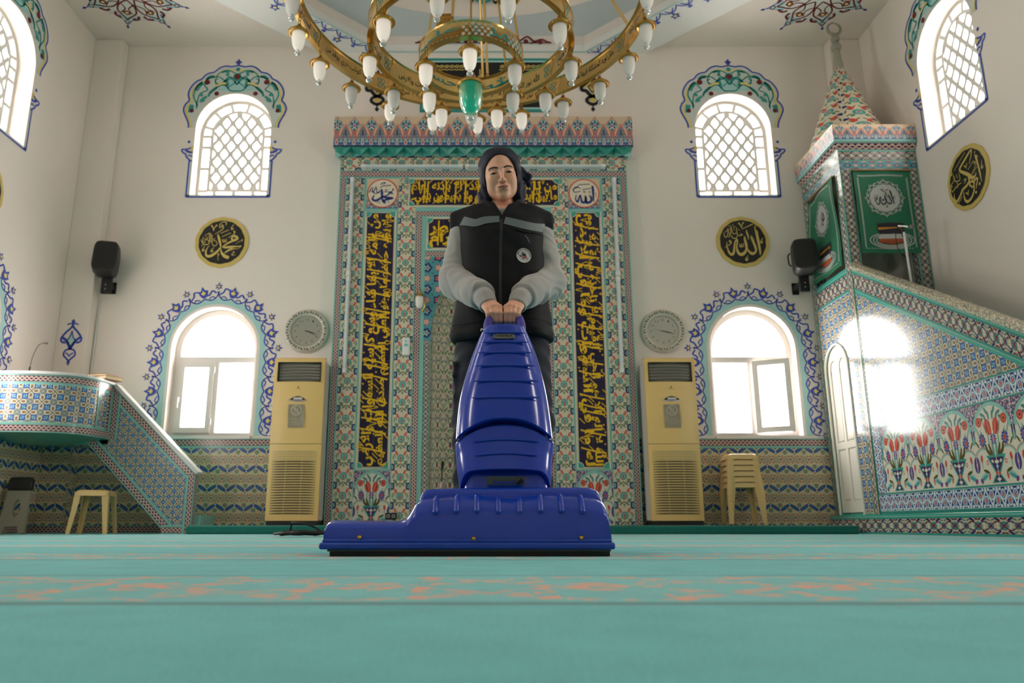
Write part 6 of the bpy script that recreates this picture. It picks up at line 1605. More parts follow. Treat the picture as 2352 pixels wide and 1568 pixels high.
# green banners
def banner(F, u0, u1, z0, z1, label, txt, fold):
    o0 = F((u0+u1)/2, z0, 0)
    t = thing('banner', label, 'banner', o0, 'green banners hung on the pulpit')
    nx, nz = 18, 24; rows = []
    def W(u, v): 
        a = (u-u0)/(u1-u0); b = (v-z0)/(z1-z0)
        return .02 + .008*sin(a*9+b*3) + fold*.03*sin(b*5+a*4)*(b)
    def top(u): a = (u-u0)/(u1-u0); return z1 - fold*.16*(a > .35)*0 - fold*.05*sin(a*PI)
    H = lambda u, v, w: F(u, v if v < z1-.15 else v, W(u, v)+w)
    rows = [[H(u0+(u1-u0)*i/nx, z0+(top(u0+(u1-u0)*i/nx)-z0)*k/nz, 0) for i in range(nx+1)] for k in range(nz+1)]
    mb = MB(); mb.grid(rows); cl = mb.build('cloth', M_green, t, smooth=True)
    sv = MB(); bk = MB(); gd = MB(); ru = MB()
    m_ = .045
    for s, u in ((0, u0+m_), (1, u1-m_)):
        k = int((z1-z0-.12)/.028)
        for q in (0, 1):
            sv.ribbon([(u + .008*sin(i*PI/2 + q*PI), z0+.06+i*.014) for i in range(2*k)], H, .004, 0, wid=.006, smooth=1)
    k = int((u1-u0-.1)/.028)
    for q in (0, 1): sv.ribbon([(u0+m_+i*.014, z1-.06+.008*sin(i*PI/2+q*PI)) for i in range(2*k)], H, .004, 0, wid=.006, smooth=1)
    for i in range(k): sv.ribbon([(u0+m_+i*.028, z0+.05), (u0+m_+i*.028+.016, z0+.05)], H, .004, 0, wid=.008, smooth=1)
    cu, cz = (u0+u1)/2, z0+(z1-z0)*.66; s = (u1-u0)/.64; s = 1.0 if s > .9 else s
    Rr = .155*s
    sv.disc(cu, cz, Rr, H, .006, seg=40)
    for i in range(16):
        a = 2*PI*i/16; c, n_ = cos(a), sin(a)
        K = lambda u, v, w, c=c, n_=n_: H(cu + u*c - v*n_, cz + u*n_ + v*c, w)
        r = Rr
        for q in (-1, 1):
            sv.ribbon([(r*1.02, q*.004), (r*1.14, q*.03*s), (r*1.25, q*.018*s), (r*1.18, q*.004)], K, .005, 0, wid=.008*s); sv.ribbon([(r*1.05, q*.03*s), (r*1.12, q*.045*s), (r*1.2, q*.04*s)], K, .005, 0, wid=.007*s)
            bk.ribbon([(r*1.03, q*.02*s), (r*1.12, q*.012*s)], K, .0045, 0, wid=.010*s)
        if i % 2 == 0: sv.poly([(r*1.22, -.016*s), (r*1.42, 0), (r*1.22, .016*s), (r*1.30, 0)], K, .006)
    J = lambda u, v, w: H(cu+u*s, cz+v*s, w)
    if txt == 'a':
        K_ = .0011
        for L in S_ALL[:13]: bk.ribbon([((x-860)*.00021, -(y-760)*.00021, wd*.00016+.002) for x, y, wd in L], J, .009)
    else:
        for L in S_MUH[:9]: bk.ribbon([((x-860)*.00021, -(y-820)*.00021, wd*.00016+.002) for x, y, wd in L], J, .009)
    for i in range(5): bk.ribbon([(-.11+.012*sin(i*2), .03-.012*i), (-.09, .026-.012*i), (-.075+.01*cos(i), .032-.012*i)], J, .009, 0, wid=.004)
    # kaaba picture with rings
    kz = z0+(z1-z0)*.17
    K = lambda u, v, w: H(cu+.02+u*s, kz+v*s, w)
    for k in range(3): sv.ribbon([((.235-.035*k)*cos(2*PI*i/40), (.088-.016*k)*sin(2*PI*i/40)-.02) for i in range(41)], K, .005, 0, wid=.012, smooth=1)
    ru.poly([(-.14, -.04), (0, -.065), (.14, -.04), (.13, .03), (-.13, .03)], K, .006)
    sv.poly([(-.135, .0), (-.09, -.03), (-.05, -.008), (0, -.04), (.05, -.008), (.09, -.03), (.135, .0), (.13, .09), (-.13, .09)], K, .0075)
    bk.poly([(-.135, .17), (0, .182), (.135, .17), (.13, .05), (-.13, .05)], K, .0085)
    for i in range(4): bk.disc(-.098+i*.065, .05, .029, K, .009, ry=.042, seg=14)
    gd.poly([(-.133, .125), (0, .132), (.133, .125), (.132, .098), (0, .105), (-.132, .098)], K, .0105)
    for i in range(6): gd.ribbon([(-.115+i*.043, .078), (-.095+i*.043, .078)], K, .0105, 0, wid=.010, smooth=1)
    sv.build('silver_print', M_bsilver, cl); bk.build('black_print', M_bblack, cl); gd.build('gold_print', M_bgold, cl); ru.build('rust_print', M_brust, cl)
    rd = MB(); rd.tube([F(u0-.01, z1+.004, .025), F(u1+.01, z1+.004, .025)], .011, 8); rd.build('hanging_rod', mat_rod, t)
mat_rod = mat('wooden_rod', srgb(150,120,80), .5, var=.1, vscale=40)
banner(Ff, MX+.125, MW-.10, 2.86, 3.80, 'green banner with black and silver print facing the hall, on the front of the pulpit', 'a', 0)
banner(Fs, -(YE-.10), -(MY0+.14), 2.78, 3.80, 'narrow looking green banner on the left side of the pulpit tower', 'm', 1)
# microphone on a white pole in the pulpit
pm = onY(2060, 540, 7.35)
t = thing('pulpit_microphone', 'silver microphone clipped on a white pole above the pulpit stairs', 'microphone', (4.12, 7.3, 1.56))
a = onY(2089, 622, 7.3); b = onY(2076, 533, 7.3)
mb = MB(); mb.tube([(a.x, 7.3, 1.58), (a.x, 7.3, a.z), (b.x, 7.3, b.z)], .012, 10); mb.build('pole', M_white, t, smooth=True)
mb = MB(); mb.tube([(b.x, 7.3, b.z), (b.x-.015, 7.3, b.z+.05)], [.016, .014], 10); mb.build('clamp', M_blk, t, smooth=True)
mb = MB(); mb.tube([(b.x-.04, 7.32, b.z+.075), (b.x+.03, 7.27, b.z+.045)], [.011, .014], 12); mb.build('microphone_body', M_chrome, t, smooth=True)
mb = MB(); mb.lathe([(.001,-.026),(.018,-.02),(.026,0),(.02,.018),(.001,.026)], 16, M=Matrix.Translation((b.x+.055, 7.25, b.z+.035))); mb.build('microphone_head', M_aci2, t, smooth=True)
mb = MB(); mb.tube(catmull([(b.x-.04, 7.32, b.z+.07), (b.x-.07, 7.33, b.z-.02), (b.x-.06, 7.33, b.z-.18), (b.x-.01, 7.31, b.z-.26)], 5), .004, 6); mb.build('microphone_cable', M_blk2, t, smooth=True)
# ---------------------------------------------------------------- upright carpet machine
VX = .0
VC = thing('carpet_machine', 'big blue upright carpet cleaning machine standing in the middle of the carpet', 'carpet cleaner', (-.05, 2.55, 0))
YF = 2.33
def bx(x, y, Y=YF): q = onY(x, y, Y); return (q.x, q.z)
prof = [(.0, .0), (.0, .55), (.004, .66), (.014, .78), (.03, .89), (.052, .965), (.08, 1.0), (.39, 1.0), (.40, .9), (.40, 0)]
top = [(743,1236),(744,1215),(746.5,1202),(751,1196),(760,1193.5),(800,1193.5),(880,1195),(910,1194.5),(926,1190),(936,1182),(944,1168),(952,1154),(962,1146),(980,1142),(1040,1137),(1095,1134.5),(1130,1136.5),(1170,1140.5),(1195,1137.5),(1230,1134.5),(1300,1135),(1350,1138.5),(1378,1143),(1389,1150),(1395,1160),(1399,1180),(1402,1205),(1405,1236)]
tp = catmull([(*bx(x, y), 0) for x, y in top], 5)
zb0 = .047
mb = MB(); rows = []
for x, z, _ in tp: rows.append([Vector((x, YF + d, zb0 + (z-zb0)*k)) for d, k in prof])
mb.grid(rows, flip=True); base = mb.build('base_shell', M_vac, VC, smooth=True, angle=55)
def basetop(x):
    for a, b in zip(tp, tp[1:]):
        if a[0] <= x <= b[0] and b[0] > a[0]: return a[1] + (b[1]-a[1])*(x-a[0])/(b[0]-a[0])
    return .1
for px, f in ((1000,1),(1049,1),(1095,1),(1145,.9),(1194,.9),(1242,1),(1290,1),(1338,1)):
    x = bx(px, 1150)[0]; H = basetop(x); mb = MB()
    P = [(d, k) for d, k in prof if .5 < k and d < .1]; sc = (.176-zb0)
    pts = [Vector((x, YF + d - .001, zb0 + (H-zb0)*k + .001)) for d, k in ([(0, .58), (0, .62)] + P[1:])]
    mb.tube(pts if f == 1 else pts[:-1], [.006]+[.0085]*(len(pts if f == 1 else pts[:-1])-2)+[.006], 10); mb.build('moulded_rib', M_vac, base, smooth=True)
# scuffed flange and brush skirt
def slab(name, x0, x1, z0, z1, y0, y1, m, bev, par=VC):
    mb = MB(); mb.box(x0, x1, y0, y1, z0, z1); return mb.build(name, m, par, bevel=bev)
x0, x1 = bx(734, 1250)[0], bx(1412, 1250)[0]
slab('flange', x0, x1, .020, .040, YF-.014, YF+.415, M_vac2, .006); slab('flange_lip', x0+.008, x1-.008, .038, .050, YF-.006, YF+.408, M_vac2, .004)
slab('brush_skirt', bx(757, 1265)[0], bx(1401, 1265)[0], .0, .021, YF+.0, YF+.40, M_blk2, .002); slab('metal_strip', bx(752, 1262)[0], bx(1403, 1262)[0], .014, .021, YF-.004, YF+.40, M_vacg, .001)
for px, py in ((826,1234),(1088,1237),(1335,1235)):
    q = bx(px, py); mb = MB(); mb.lathe([(.001,.008),(.004,.0075),(.0065,.005),(.0075,0)], 12, M=Matrix.Translation((q[0], YF-.0, q[1]-.0)) @ Matrix.Rotation(PI/2, 4, 'X')); mb.build('screw', M_goldr, base, smooth=True)
# rear deck
dk = catmull([(*bx(x, y, 2.42), 0) for x, y in [(962,1150),(966,1138),(972,1128),(985,1123),(1020,1121),(1160,1119),(1330,1118.5),(1360,1121),(1374,1128),(1381,1140),(1386,1150)]], 4)
mb = MB(); rows = [[Vector((x, 2.42+d, .09 + (z-.09)*k)) for d, k in ((0, 0), (0, .75), (.006, .93), (.02, 1.0), (.27, 1.0), (.28, .9), (.28, 0))] for x, z, _ in dk]; mb.grid(rows, flip=True); mb.build('rear_deck', M_vac, VC, smooth=True, angle=55)
q = bx(1018, 1117, 2.5); mb = MB(); mb.lathe([(.010,-.01),(.010,.006),(.008,.013),(.004,.016),(.001,.016)], 16, M=Matrix.Translation((q[0], 2.5, q[1]))); mb.lathe([(.018,-.02),(.018,-.008),(.015,-.004),(.001,-.004)], 16, M=Matrix.Translation((q[0]-.005, 2.5, q[1]))); mb.build('knob', M_gstool, VC, smooth=True, angle=50)
# upright body
def pl(x, y, off=0.0, lean=.27, y0=2.43):
    d = ray(x, y); t = (y0+off + lean*(CZ-.2))/(d.y - lean*d.z); return O0 + d*t
def shell(name, L, depth, ex=3.2, off=0, arch=None, matn=M_vac, bulge=.012, par=VC, N=56, cheek=None):
    rows = []; nr = len(L)
    for i, (xl, xr, y) in enumerate(L):
        a, b = pl(xl, y, off), pl(xr, y, off); c = (a+b)/2; w = (b.x-a.x)/2
        dp = depth*(.55+.45*min(1, i/(nr*.45)))
        row = []
        for k in range(N):
            t = 2*PI*k/N; cx, sy = cos(t), sin(t)
            u = w*math.copysign(abs(cx)**(2/ex), cx); v = dp/2*math.copysign(abs(sy)**(2/ex), sy)
            dz = (-arch[i]*(abs(u)/w)**2.2 if arch else 0) - (cheek[i]*max(0, abs(u)/w)**14 if cheek else 0)
            yy = c.y + dp/2 + v + (bulge*(abs(u)/w)**2 if v < 0 else 0)
            row.append(Vector((c.x+u, yy + dz*.27, c.z + dz)))
        rows.append(row)
    cap0 = rows[0]; cc = sum(cap0, Vector())/N
    mb = MB(); rr = [[cc + (p-cc)*.02 for p in cap0], [cc + (p-cc)*.94 + Vector((0, 0, .006)) for p in cap0]] + rows
    cl = rows[-1]; cc = sum(cl, Vector())/N
    rr += [[cc + (p-cc)*.93 + Vector((0, 0, -.002)) for p in cl], [cc + (p-cc)*.9 + Vector((0, 0, .012)) for p in cl], [cc + (p-cc)*.05 + Vector((0, 0, .014)) for p in cl]]
    mb.grid(rr, closed=True); return mb.build(name, matn, par, smooth=True, angle=50)
UPR = catmull([(1113,1207,747),(1105,1214,757),(1094,1225,780),(1082,1237,810),(1070,1248,845),(1060,1257,880),(1052,1264,915),(1047,1270,945),(1045,1273,958)], 4)
LWR = catmull([(1047,1273,977),(1045,1275,985),(1045,1275,1010),(1047,1273,1035),(1051,1271,1060),(1055,1268,1076)], 4)
n1 = len(UPR)
up_s = shell('upper_housing', UPR, .20, 3.3, -.012, [.075*max(0, (i/n1-.72)/.28)**1.2 for i in range(n1)])
n2 = len(LWR)
lo_s = shell('lower_housing', LWR, .20, 3.4, .012, [.055*(1-i/n2*.9) for i in range(n2)], cheek=[.062*max(0, i/n2-.5)*2 for i in range(n2)])
nk = catmull([(1060,1266,1070),(1060,1266,1095),(1060,1266,1122)], 3); shell('neck', nk, .17, 5, .05)
a, b = pl(1118, 1114, .03), pl(1204, 1095, .03)
mb = MB(); Fl = lambda u, v, w: Vector((a.x+u*(b.x-a.x), a.y-.004-w, a.z+v*(b.z-a.z)))
plate(mb, [[(0,0),(1,0),(1,1),(0,1)], [(.16,.12),(.82,.12),(.82,.5),(.16,.5)]], Fl, 0, .012); lt = mb.build('latch_plate', M_vacg, VC, bevel=.002)
mb = MB(); mb.tube([Fl(.78, .3, .012), Fl(.93, .75, .016)], .010, 8); mb.build('latch_lever', M_blk2, lt, smooth=True)
# raised ribs that follow the housing front
def rib(xl, xr, y, sag, par, off):
    P = []
    for k in range(9):
        t = k/8; x = xl + (xr-xl)*t; p = pl(x, y + sag*(2*t-1)**2, off); c = pl((xl+xr)/2, y, off)
        w = p.x-c.x; P.append(p + Vector((0, .0105*(w/.135)**2 - .001, 0)))
    mb = MB(); mb.tube(P, [.001, .0046]+[.0052]*5+[.0046, .001], 12); mb.build('moulded_rib', M_vac, par, smooth=True)
for xl, xr, y in ((1113,1205,763),(1106,1214,784),(1098,1222,808),(1091,1230,838),(1086,1237,873),(1083,1241,911)): rib(xl, xr, y, 1.5, up_s, -.012)
for xl, xr, y in ((1087,1240,1008),(1091,1237,1040)): rib(xl, xr, y, 6, lo_s, .012)
c = pl(1157.5, 772, -.016); Fb = lambda u, v, w: Vector((c.x+u, c.y + v*.27 - w, c.z+v))
mb = MB(); mb.prism([(.038*math.copysign(abs(cos(2*PI*k/24))**.5, cos(2*PI*k/24)), .0088*math.copysign(abs(sin(2*PI*k/24))**.5, sin(2*PI*k/24))) for k in range(24)], -.004, .001, Fb); bd = mb.build('badge', M_badge, up_s) if False else None
M_badge = mat('badge_metal', srgb(120,124,112), .35, .5)
bd = mb.build('badge', M_badge, up_s)
mb = MB(); put_text(mb, 'HAMRA', lambda a, b: Fb(-.030+a*.060, -.0022+b*.0088, .003)); put_text(mb, 'HAMRA', lambda a, b: Fb(-.0295+a*.060, -.0022+b*.0088, .0031)); put_text(mb, 'Made in Turkey', lambda a, b: Fb(-.008+a*.034, -.0072+b*.0035, .003)); mb.build('badge_lettering', M_blk2, bd)
# carrying handle: two worn violet posts and a bar
HBY, HBZ = 2.668, .806
L_, R_ = pl(1121, 752, .01), pl(1198, 752, .01)
mb = MB(); bl, br = Vector((L_.x+.006, HBY, HBZ+.012)), Vector((R_.x-.004, HBY, HBZ+.012))
mb.tube(catmull([tuple(L_+Vector((0, .03, -.02))), tuple(L_+Vector((.0, .04, .02))), tuple(bl+Vector((.006, -.004, .0))), tuple(bl+Vector((.03, 0, .002))), tuple(br+Vector((-.03, 0, .002))), tuple(br+Vector((-.006, -.004, 0))), tuple(R_+Vector((0, .04, .02))), tuple(R_+Vector((0, .03, -.02)))], 5), [.016]*12+[.0125]*12+[.016]*12, 12)
mb.build('handle', M_vacp, VC, smooth=True)
q = pl(1112, 757, .03); mb = MB(); mb.tube([q, q+Vector((-.010, 0, .003)), q+Vector((-.011, 0, -.005))], .003, 6); mb.build('cable_hook', M_chrome, VC, smooth=True)
# black power cable coiled on the carpet behind the machine
rnd = random.Random(3); pts = []
cx0, cy0 = -1.36, 6.0
for i in range(130):
    a = i*.42; r = .15 + .05*sin(i*.37); pts.append((cx0 + r*1.05*cos(a) + .02*sin(i*1.3), cy0 + r*.8*sin(a), .012 + .022*(i/130) + .012*abs(sin(i*.9)) + (.07*max(0, cos(a*.5+1))**6 if i > 90 else 0)))
pts += [(-1.16, 5.95, .02), (-1.12, 5.8, .012), (-1.05, 5.6, .05), (-1.0, 5.4, .065), (-.95, 5.1, .012), (-.88, 4.6, .012), (-.75, 4.0, .012), (-.52, 3.3, .012), (-.42, 2.95, .03), (-.38, 2.76, .06)]
mb = MB(); mb.tube(catmull(pts, 3), .0075, 6)
tag(mb.build('power_cable', M_blk2, smooth=True), 'black power cable lying in a loose coil on the carpet left of the blue machine', 'cable')
# ---------------------------------------------------------------- the person
def snets(f, lo, hi, h):
    """surface nets of a signed distance function on a grid"""
    lo = np.array(lo, float); n = np.ceil((np.array(hi)-lo)/h).astype(int)+1
    ax = [lo[i]+h*np.arange(n[i]) for i in range(3)]
    D = np.empty(tuple(n), np.float32)
    for i in range(0, n[0], 24):
        g = np.stack(np.meshgrid(ax[0][i:i+24], ax[1], ax[2], indexing='ij'), -1)
        D[i:i+24] = f(g.reshape(-1, 3)).reshape(g.shape[:3])
    S = D < 0; c = tuple(k-1 for k in n)
    acc = np.zeros(c+(3,), np.float32); cnt = np.zeros(c, np.float32)
    cs = [(i, j, k) for i in (0, 1) for j in (0, 1) for k in (0, 1)]
    sl = lambda o: tuple(slice(o[a], o[a]+c[a]) for a in range(3))
    for a in range(3):
        for o in cs:
            if o[a]: continue
            o2 = list(o); o2[a] = 1
            d0, d1 = D[sl(o)], D[sl(o2)]; m = (d0 < 0) != (d1 < 0)
            t = np.where(m, d0/np.where(m, d0-d1, 1), 0)
            for b in range(3):
                acc[..., b] += np.where(m, (t if b == a else o[b]), 0)
            cnt += m
    act = cnt > 0; idx = -np.ones(c, np.int64); idx[act] = np.arange(act.sum())
    ijk = np.argwhere(act); V = lo + h*(ijk + acc[act]/cnt[act][:, None])
    Fs_ = []
    for a in range(3):
        b, e = (a+1) % 3, (a+2) % 3
        A = [slice(0, None)]*3; B = [slice(0, None)]*3; A[a] = slice(0, -1); B[a] = slice(1, None)
        s0, s1 = S[tuple(A)], S[tuple(B)]; ch = np.argwhere(s0 != s1)
        if len(ch) == 0: continue
        ok = (ch[:, b] > 0) & (ch[:, e] > 0) & (ch[:, b] < c[b]) & (ch[:, e] < c[e]); ch = ch[ok]
        flip = ~s0[tuple(ch.T)]
        q = []
        for db, de in ((1, 1), (0, 1), (0, 0), (1, 0)):
            k = ch.copy(); k[:, b] -= db; k[:, e] -= de; q.append(idx[tuple(k.T)])
        q = np.stack(q, 1); q[flip] = q[flip][:, ::-1]; Fs_.append(q[(q >= 0).all(1)])
    return V, np.concatenate(Fs_)
def build_np(name, parts, m, parent=None, origin=(0, 0, 0), slots=None, rel=0):
    V = []; Fq = []; o = 0
    for v, f in parts: V.append(v); Fq.append(f+o); o += len(v)
    V = np.concatenate(V); Fq = np.concatenate(Fq); org = Vector(ORG[parent.name]) if parent else Vector(origin)
    if rel:        # a few rounds of smoothing
        for _ in range(rel):
            s = np.zeros_like(V); k = np.zeros(len(V))
            for a, b in ((0, 1), (1, 2), (2, 3), (3, 0)):
                np.add.at(s, Fq[:, a], V[Fq[:, b]]); np.add.at(k, Fq[:, a], 1); np.add.at(s, Fq[:, b], V[Fq[:, a]]); np.add.at(k, Fq[:, b], 1)
            V = .5*V + .5*s/np.maximum(k, 1)[:, None]
    me = bpy.data.meshes.new(name); me.from_pydata((V-np.array(org)).tolist(), [], Fq.tolist())
    for k in (m if isinstance(m, list) else [m]): me.materials.append(k)
    if slots is not None: me.polygons.foreach_set('material_index', slots(V, Fq).astype(np.int32))
    me.polygons.foreach_set('use_smooth', [True]*len(me.polygons)); me.update()
    ob = bpy.data.objects.new(name, me); COL.objects.link(ob)
    if parent: ob.parent = parent
    else: ob.location = org
    ORG[ob.name] = org; return ob
def smin(a, b, k):
    h = np.clip(.5+.5*(b-a)/k, 0, 1); return b*(1-h)+a*h - k*h*(1-h)
def smax(a, b, k): return -smin(-a, -b, k)
def ell(p, c, r):
    q = (p-np.array(c))/np.array(r); l = np.sqrt((q*q).sum(1)); return (l-1)*min(r) if max(r)/min(r) < 1.05 else l*(l-1)/np.maximum(np.sqrt(((q/np.array(r))**2).sum(1)), 1e-6)
def cap(p, a, b, r0, r1=None):
    a = np.array(a, float); b = np.array(b, float); r1 = r0 if r1 is None else r1
    ab = b-a; t = np.clip(((p-a)@ab)/(ab@ab), 0, 1); return np.sqrt(((p-a-t[:, None]*ab)**2).sum(1)) - (r0+(r1-r0)*t)
def interp(z, T): T = np.array(T); return [np.interp(z, T[:, 0], T[:, i]) for i in range(1, T.shape[1])]

PX, PY = .075, 2.95
HC = np.array([.070, 2.937, 1.500])
_t, _r = math.radians(15), math.radians(7)
Rt = np.array([[1, 0, 0], [0, cos(_t), -sin(_t)], [0, sin(_t), cos(_t)]])      # nod: face dips
Rr = np.array([[cos(_r), 0, -sin(_r)], [0, 1, 0], [sin(_r), 0, cos(_r)]])
RH = Rr @ Rt
def headloc(p): return (p-HC) @ RH
def h2w(q): return HC + np.array(q) @ RH.T
def sd_head(q):
    d = ell(q, (0, .012, .030), (.071, .092, .082))
    d = smin(d, ell(q, (0, -.028, -.030), (.0570, .056, .080)), .03)
    d = smin(d, ell(q, (0, -.064, -.091), (.023, .020, .018)), .028)
    ax = np.abs(q[:, 0:1]); m = np.concatenate([ax, q[:, 1:]], 1)
    d = smin(d, ell(m, (.036, -.056, -.030), (.024, .024, .026)), .02)
    d = smin(d, ell(m, (.036, -.028, -.064), (.018, .03, .024)), .03)
    d = smin(d, cap(m, (.0, -.080, .018), (.044, -.066, .019), .0085, .007), .014)
    d = smax(d, -ell(m, (.031, -.093, -.001), (.0185, .017, .012)), .012)
    d = smin(d, ell(m, (.0315, -.0705, -.001), (.0145, .0125, .0125)), .003)      # lidded eyes
    d = smin(d, cap(m, (.020, -.0815, -.0135), (.042, -.0765, -.0125), .003), .008)
    d = smin(d, cap(q, (0, -.083, .008), (0, -.1045, -.030), .0058, .0082), .010)
    d = smin(d, ell(q, (0, -.1045, -.0345), (.0092, .0092, .0080)), .006)
    d = smin(d, ell(m, (.0110, -.0935, -.0375), (.0062, .0090, .0070)), .005)
    d = smax(d, -ell(m, (.0062, -.0985, -.0440), (.0030, .0045, .0035)), .003)
    d = smin(d, ell(q, (0, -.082, -.064), (.025, .014, .017)), .012)
    d = smin(d, cap(m, (.0, -.0945, -.0575), (.019, -.087, -.0605), .0042, .0022), .005)
    d = smin(d, cap(m, (.0, -.0930, -.0670), (.016, -.087, -.0655), .0048, .0025), .005)
    d = smax(d, -cap(m, (.0, -.1005, -.0622), (.021, -.0905, -.0622), .0017, .0012), .003)
    d = smax(d, -ell(q, (0, -.097, -.079), (.014, .008, .005)), .008)
    return d
neckA, neckB = h2w((0, .030, -.080)), np.array([PX, PY+.02, 1.30])
def sd_headneck(p):
    d = sd_head(headloc(p)); return smin(d, cap(p, neckA, neckB, .049, .060), .012)
S1 = lambda s: (PX+s*.165, PY+.005, 1.275); S2 = lambda s: (PX+s*.180, PY-.01, 1.045); S3 = lambda s: (PX-.004+s*.064, 2.725, .905)
def sd_body(p):
    z = p[:, 2]; a, b = interp(z, [(.80, .13, .09), (1.0, .12, .09), (1.2, .145, .1), (1.30, .12, .075), (1.35, .07, .06)])
    d = np.maximum((np.sqrt(((p[:, 0]-PX)/a)**2+((p[:, 1]-PY)/b)**2)-1)*b, np.maximum(.80-z, z-1.35))
    for s in (-1, 1):
        d = smin(d, cap(p, S1(s), S2(s), .042, .036), .03); d = smin(d, cap(p, S2(s), S3(s), .036, .026), .01)
        d = smin(d, cap(p, (PX+s*.09, PY, .82), (PX+s*.10, PY-.01, .46), .075, .05), .04); d = smin(d, cap(p, (PX+s*.10, PY-.01, .46), (PX+s*.105, PY+.02, .08), .05, .036), .01); d = smin(d, cap(p, (PX+s*.105, PY+.03, .05), (PX+s*.115, PY-.12, .04), .036, .03), .02)
    return smin(d, cap(p, neckB, (PX, PY+.01, 1.25), .06, .07), .03)
BX, BY_, BZ_ = PX-.004, HBY, HBZ+.014
def hand_pts(s):
    W_ = np.array(S3(s)) + np.array([-s*.006, -.012, -.018]); K = []
    for i in range(4):
        x = BX + s*(.0095 + i*.0152)
        kz = BZ_ + (.033, .036, .032, .024)[i]; ky = BY_ - .006 + (.0, -.002, 0, .004)[i]
        K.append([np.array(v) for v in ((x+s*.002, ky, kz), (x, BY_-.0265, BZ_+.006-(i == 3)*.004), (x-s*.001, BY_-.018, BZ_-.019), (x-s*.001, BY_+.004, BZ_-.0245))])
    return W_, K
def sd_hand(s):
    W_, K = hand_pts(s)
    def f(p):
        pal = np.full(len(p), 1.0)
        for i, k in enumerate(K):
            base_ = W_ + np.array([s*(i-1.5)*.009, .0, 0])
            pal = smin(pal, cap(p, base_, k[0], .0165, .0105), .014)
        pal = smin(pal, cap(p, np.array(S3(s)), W_, .024, .023), .02)
        d = pal
        for i, k in enumerate(K):
            r = (.0083, .0086, .0082, .0074)[i]
            fg = np.minimum(cap(p, k[0], k[1], r+.0012, r), cap(p, k[1], k[2], r, r*.93)); fg = np.minimum(fg, cap(p, k[2], k[3], r*.93, r*.84))
            fg = smin(fg, ell(p, k[1]+np.array([0, -.001, .001]), (r*1.08,)*3), .003)
            kn = ell(p, k[0]+np.array([0, -.003, .002]), (.0095, .009, .009))
            d = smin(d, smin(fg, kn, .004), .0035)
        # tendons and the thumb, which hooks behind the bar from the side of the palm
        t0 = W_ + np.array([-s*.014, -.004, -.014]); t1 = np.array([BX+s*.016, BY_+.026, BZ_+.012]); t2 = np.array([BX+s*.022, BY_+.020, BZ_-.014])
        th = smin(cap(p, t0, t1, .013, .0105), cap(p, t1, t2, .0105, .008), .004)
        return smin(d, th, .008)
    return f
M_skin = mat('skin', srgb(224,170,144), .5, sss=.15, bump=.08, bscale=500, var=.05, vscale=40)
body_parts = [snets(sd_body, (PX-.3, PY-.32, .0), (PX+.3, PY+.2, 1.40), .008),
              snets(sd_headneck, (PX-.13, PY-.16, 1.29), (PX+.12, PY+.15, 1.64), .0022)]
for s in (-1, 1): body_parts.append(snets(sd_hand(s), (BX-.115 if s < 0 else BX-.005, BY_-.06, BZ_-.05), (BX+.005 if s < 0 else BX+.115, BY_+.1, BZ_+.14), .0014))
person = tag(build_np('person', body_parts, M_skin, origin=(PX, PY, 0)), 'person in dark headscarf, black vest and grey sweatshirt, looking down and gripping the blue machine', 'person')
# face details that lie on the skin
def face_ribbon(name, L, m, wid=None, lift=.0012, sm=4):
    mb = MB()
    P = [(q[0], q[1], q[2] if len(q) > 2 else wid) for q in L]; P = catmull(P, sm)
    def F(u, v, w):
        lo, hi = -.13, -.03
        for _ in range(22):
            mid = (lo+hi)/2
            if sd_head(np.array([[u, mid, v]]))[0] < 0: hi = mid
            else: lo = mid
        return Vector(h2w((u, hi-lift, v)))
    n = len(P); rows = []
    for i in range(n):
        a = P[max(i-1, 0)]; b = P[min(i+1, n-1)]; dx, dy = b[0]-a[0], b[1]-a[1]; l = math.hypot(dx, dy) or 1
        rows.append([F(P[i][0]-dy/l*P[i][2]*k/2, P[i][1]+dx/l*P[i][2]*k/2, 0) for k in (-1, -.5, 0, .5, 1)])
    mb.grid(rows); return mb.build(name, m, person, smooth=True)
M_brow = mat('brow_hair', srgb(52,38,34), .8); M_lash = mat('lash', srgb(30,22,22), .6); M_lip = mat('lip', srgb(168,104,94), .45); M_eye = mat('eye_dark', srgb(38,28,26), .15); M_eyew = mat('eye_white', srgb(190,180,174), .3)
for s in (-1, 1):
    face_ribbon('eyebrow', [(s*.012, .0160, .0055), (s*.026, .0205, .0070), (s*.040, .0200, .0055), (s*.051, .0145, .002)], M_brow)
    face_ribbon('eye_white', [(s*.020, -.0045, .0015), (s*.026, -.0045, .0036), (s*.036, -.0050, .0036), (s*.043, -.0055, .0012)], M_eyew)
    face_ribbon('eye_iris', [(s*.0255, -.0046, .0036), (s*.031, -.0049, .0052), (s*.0365, -.0050, .0036)], M_eye, lift=.002)
    face_ribbon('eyelash', [(s*.0175, -.0040, .0018), (s*.026, -.0014, .0034), (s*.036, -.0018, .0036), (s*.0465, -.0060, .0018)], M_lash, lift=.0026)
    face_ribbon('eyelid_crease', [(s*.020, .0045, .0008), (s*.030, .0075, .0012), (s*.042, .0040, .0008)], M_lipd, lift=.0006) if False else None
face_ribbon('mouth_line', [(-.0235, -.0620, .0008), (-.008, -.0622, .0018), (.008, -.0622, .0018), (.0235, -.0614, .0008)], M_lash, lift=.001)
face_ribbon('upper_lip', [(-.0235, -.0615, .001), (-.010, -.0588, .0048), (0, -.0592, .0050), (.010, -.0588, .0048), (.0235, -.0610, .001)], M_lip, lift=.0006)
face_ribbon('lower_lip', [(-.019, -.0640, .001), (-.008, -.0668, .0060), (.008, -.0668, .0060), (.019, -.0640, .001)], M_lip, lift=.0006)
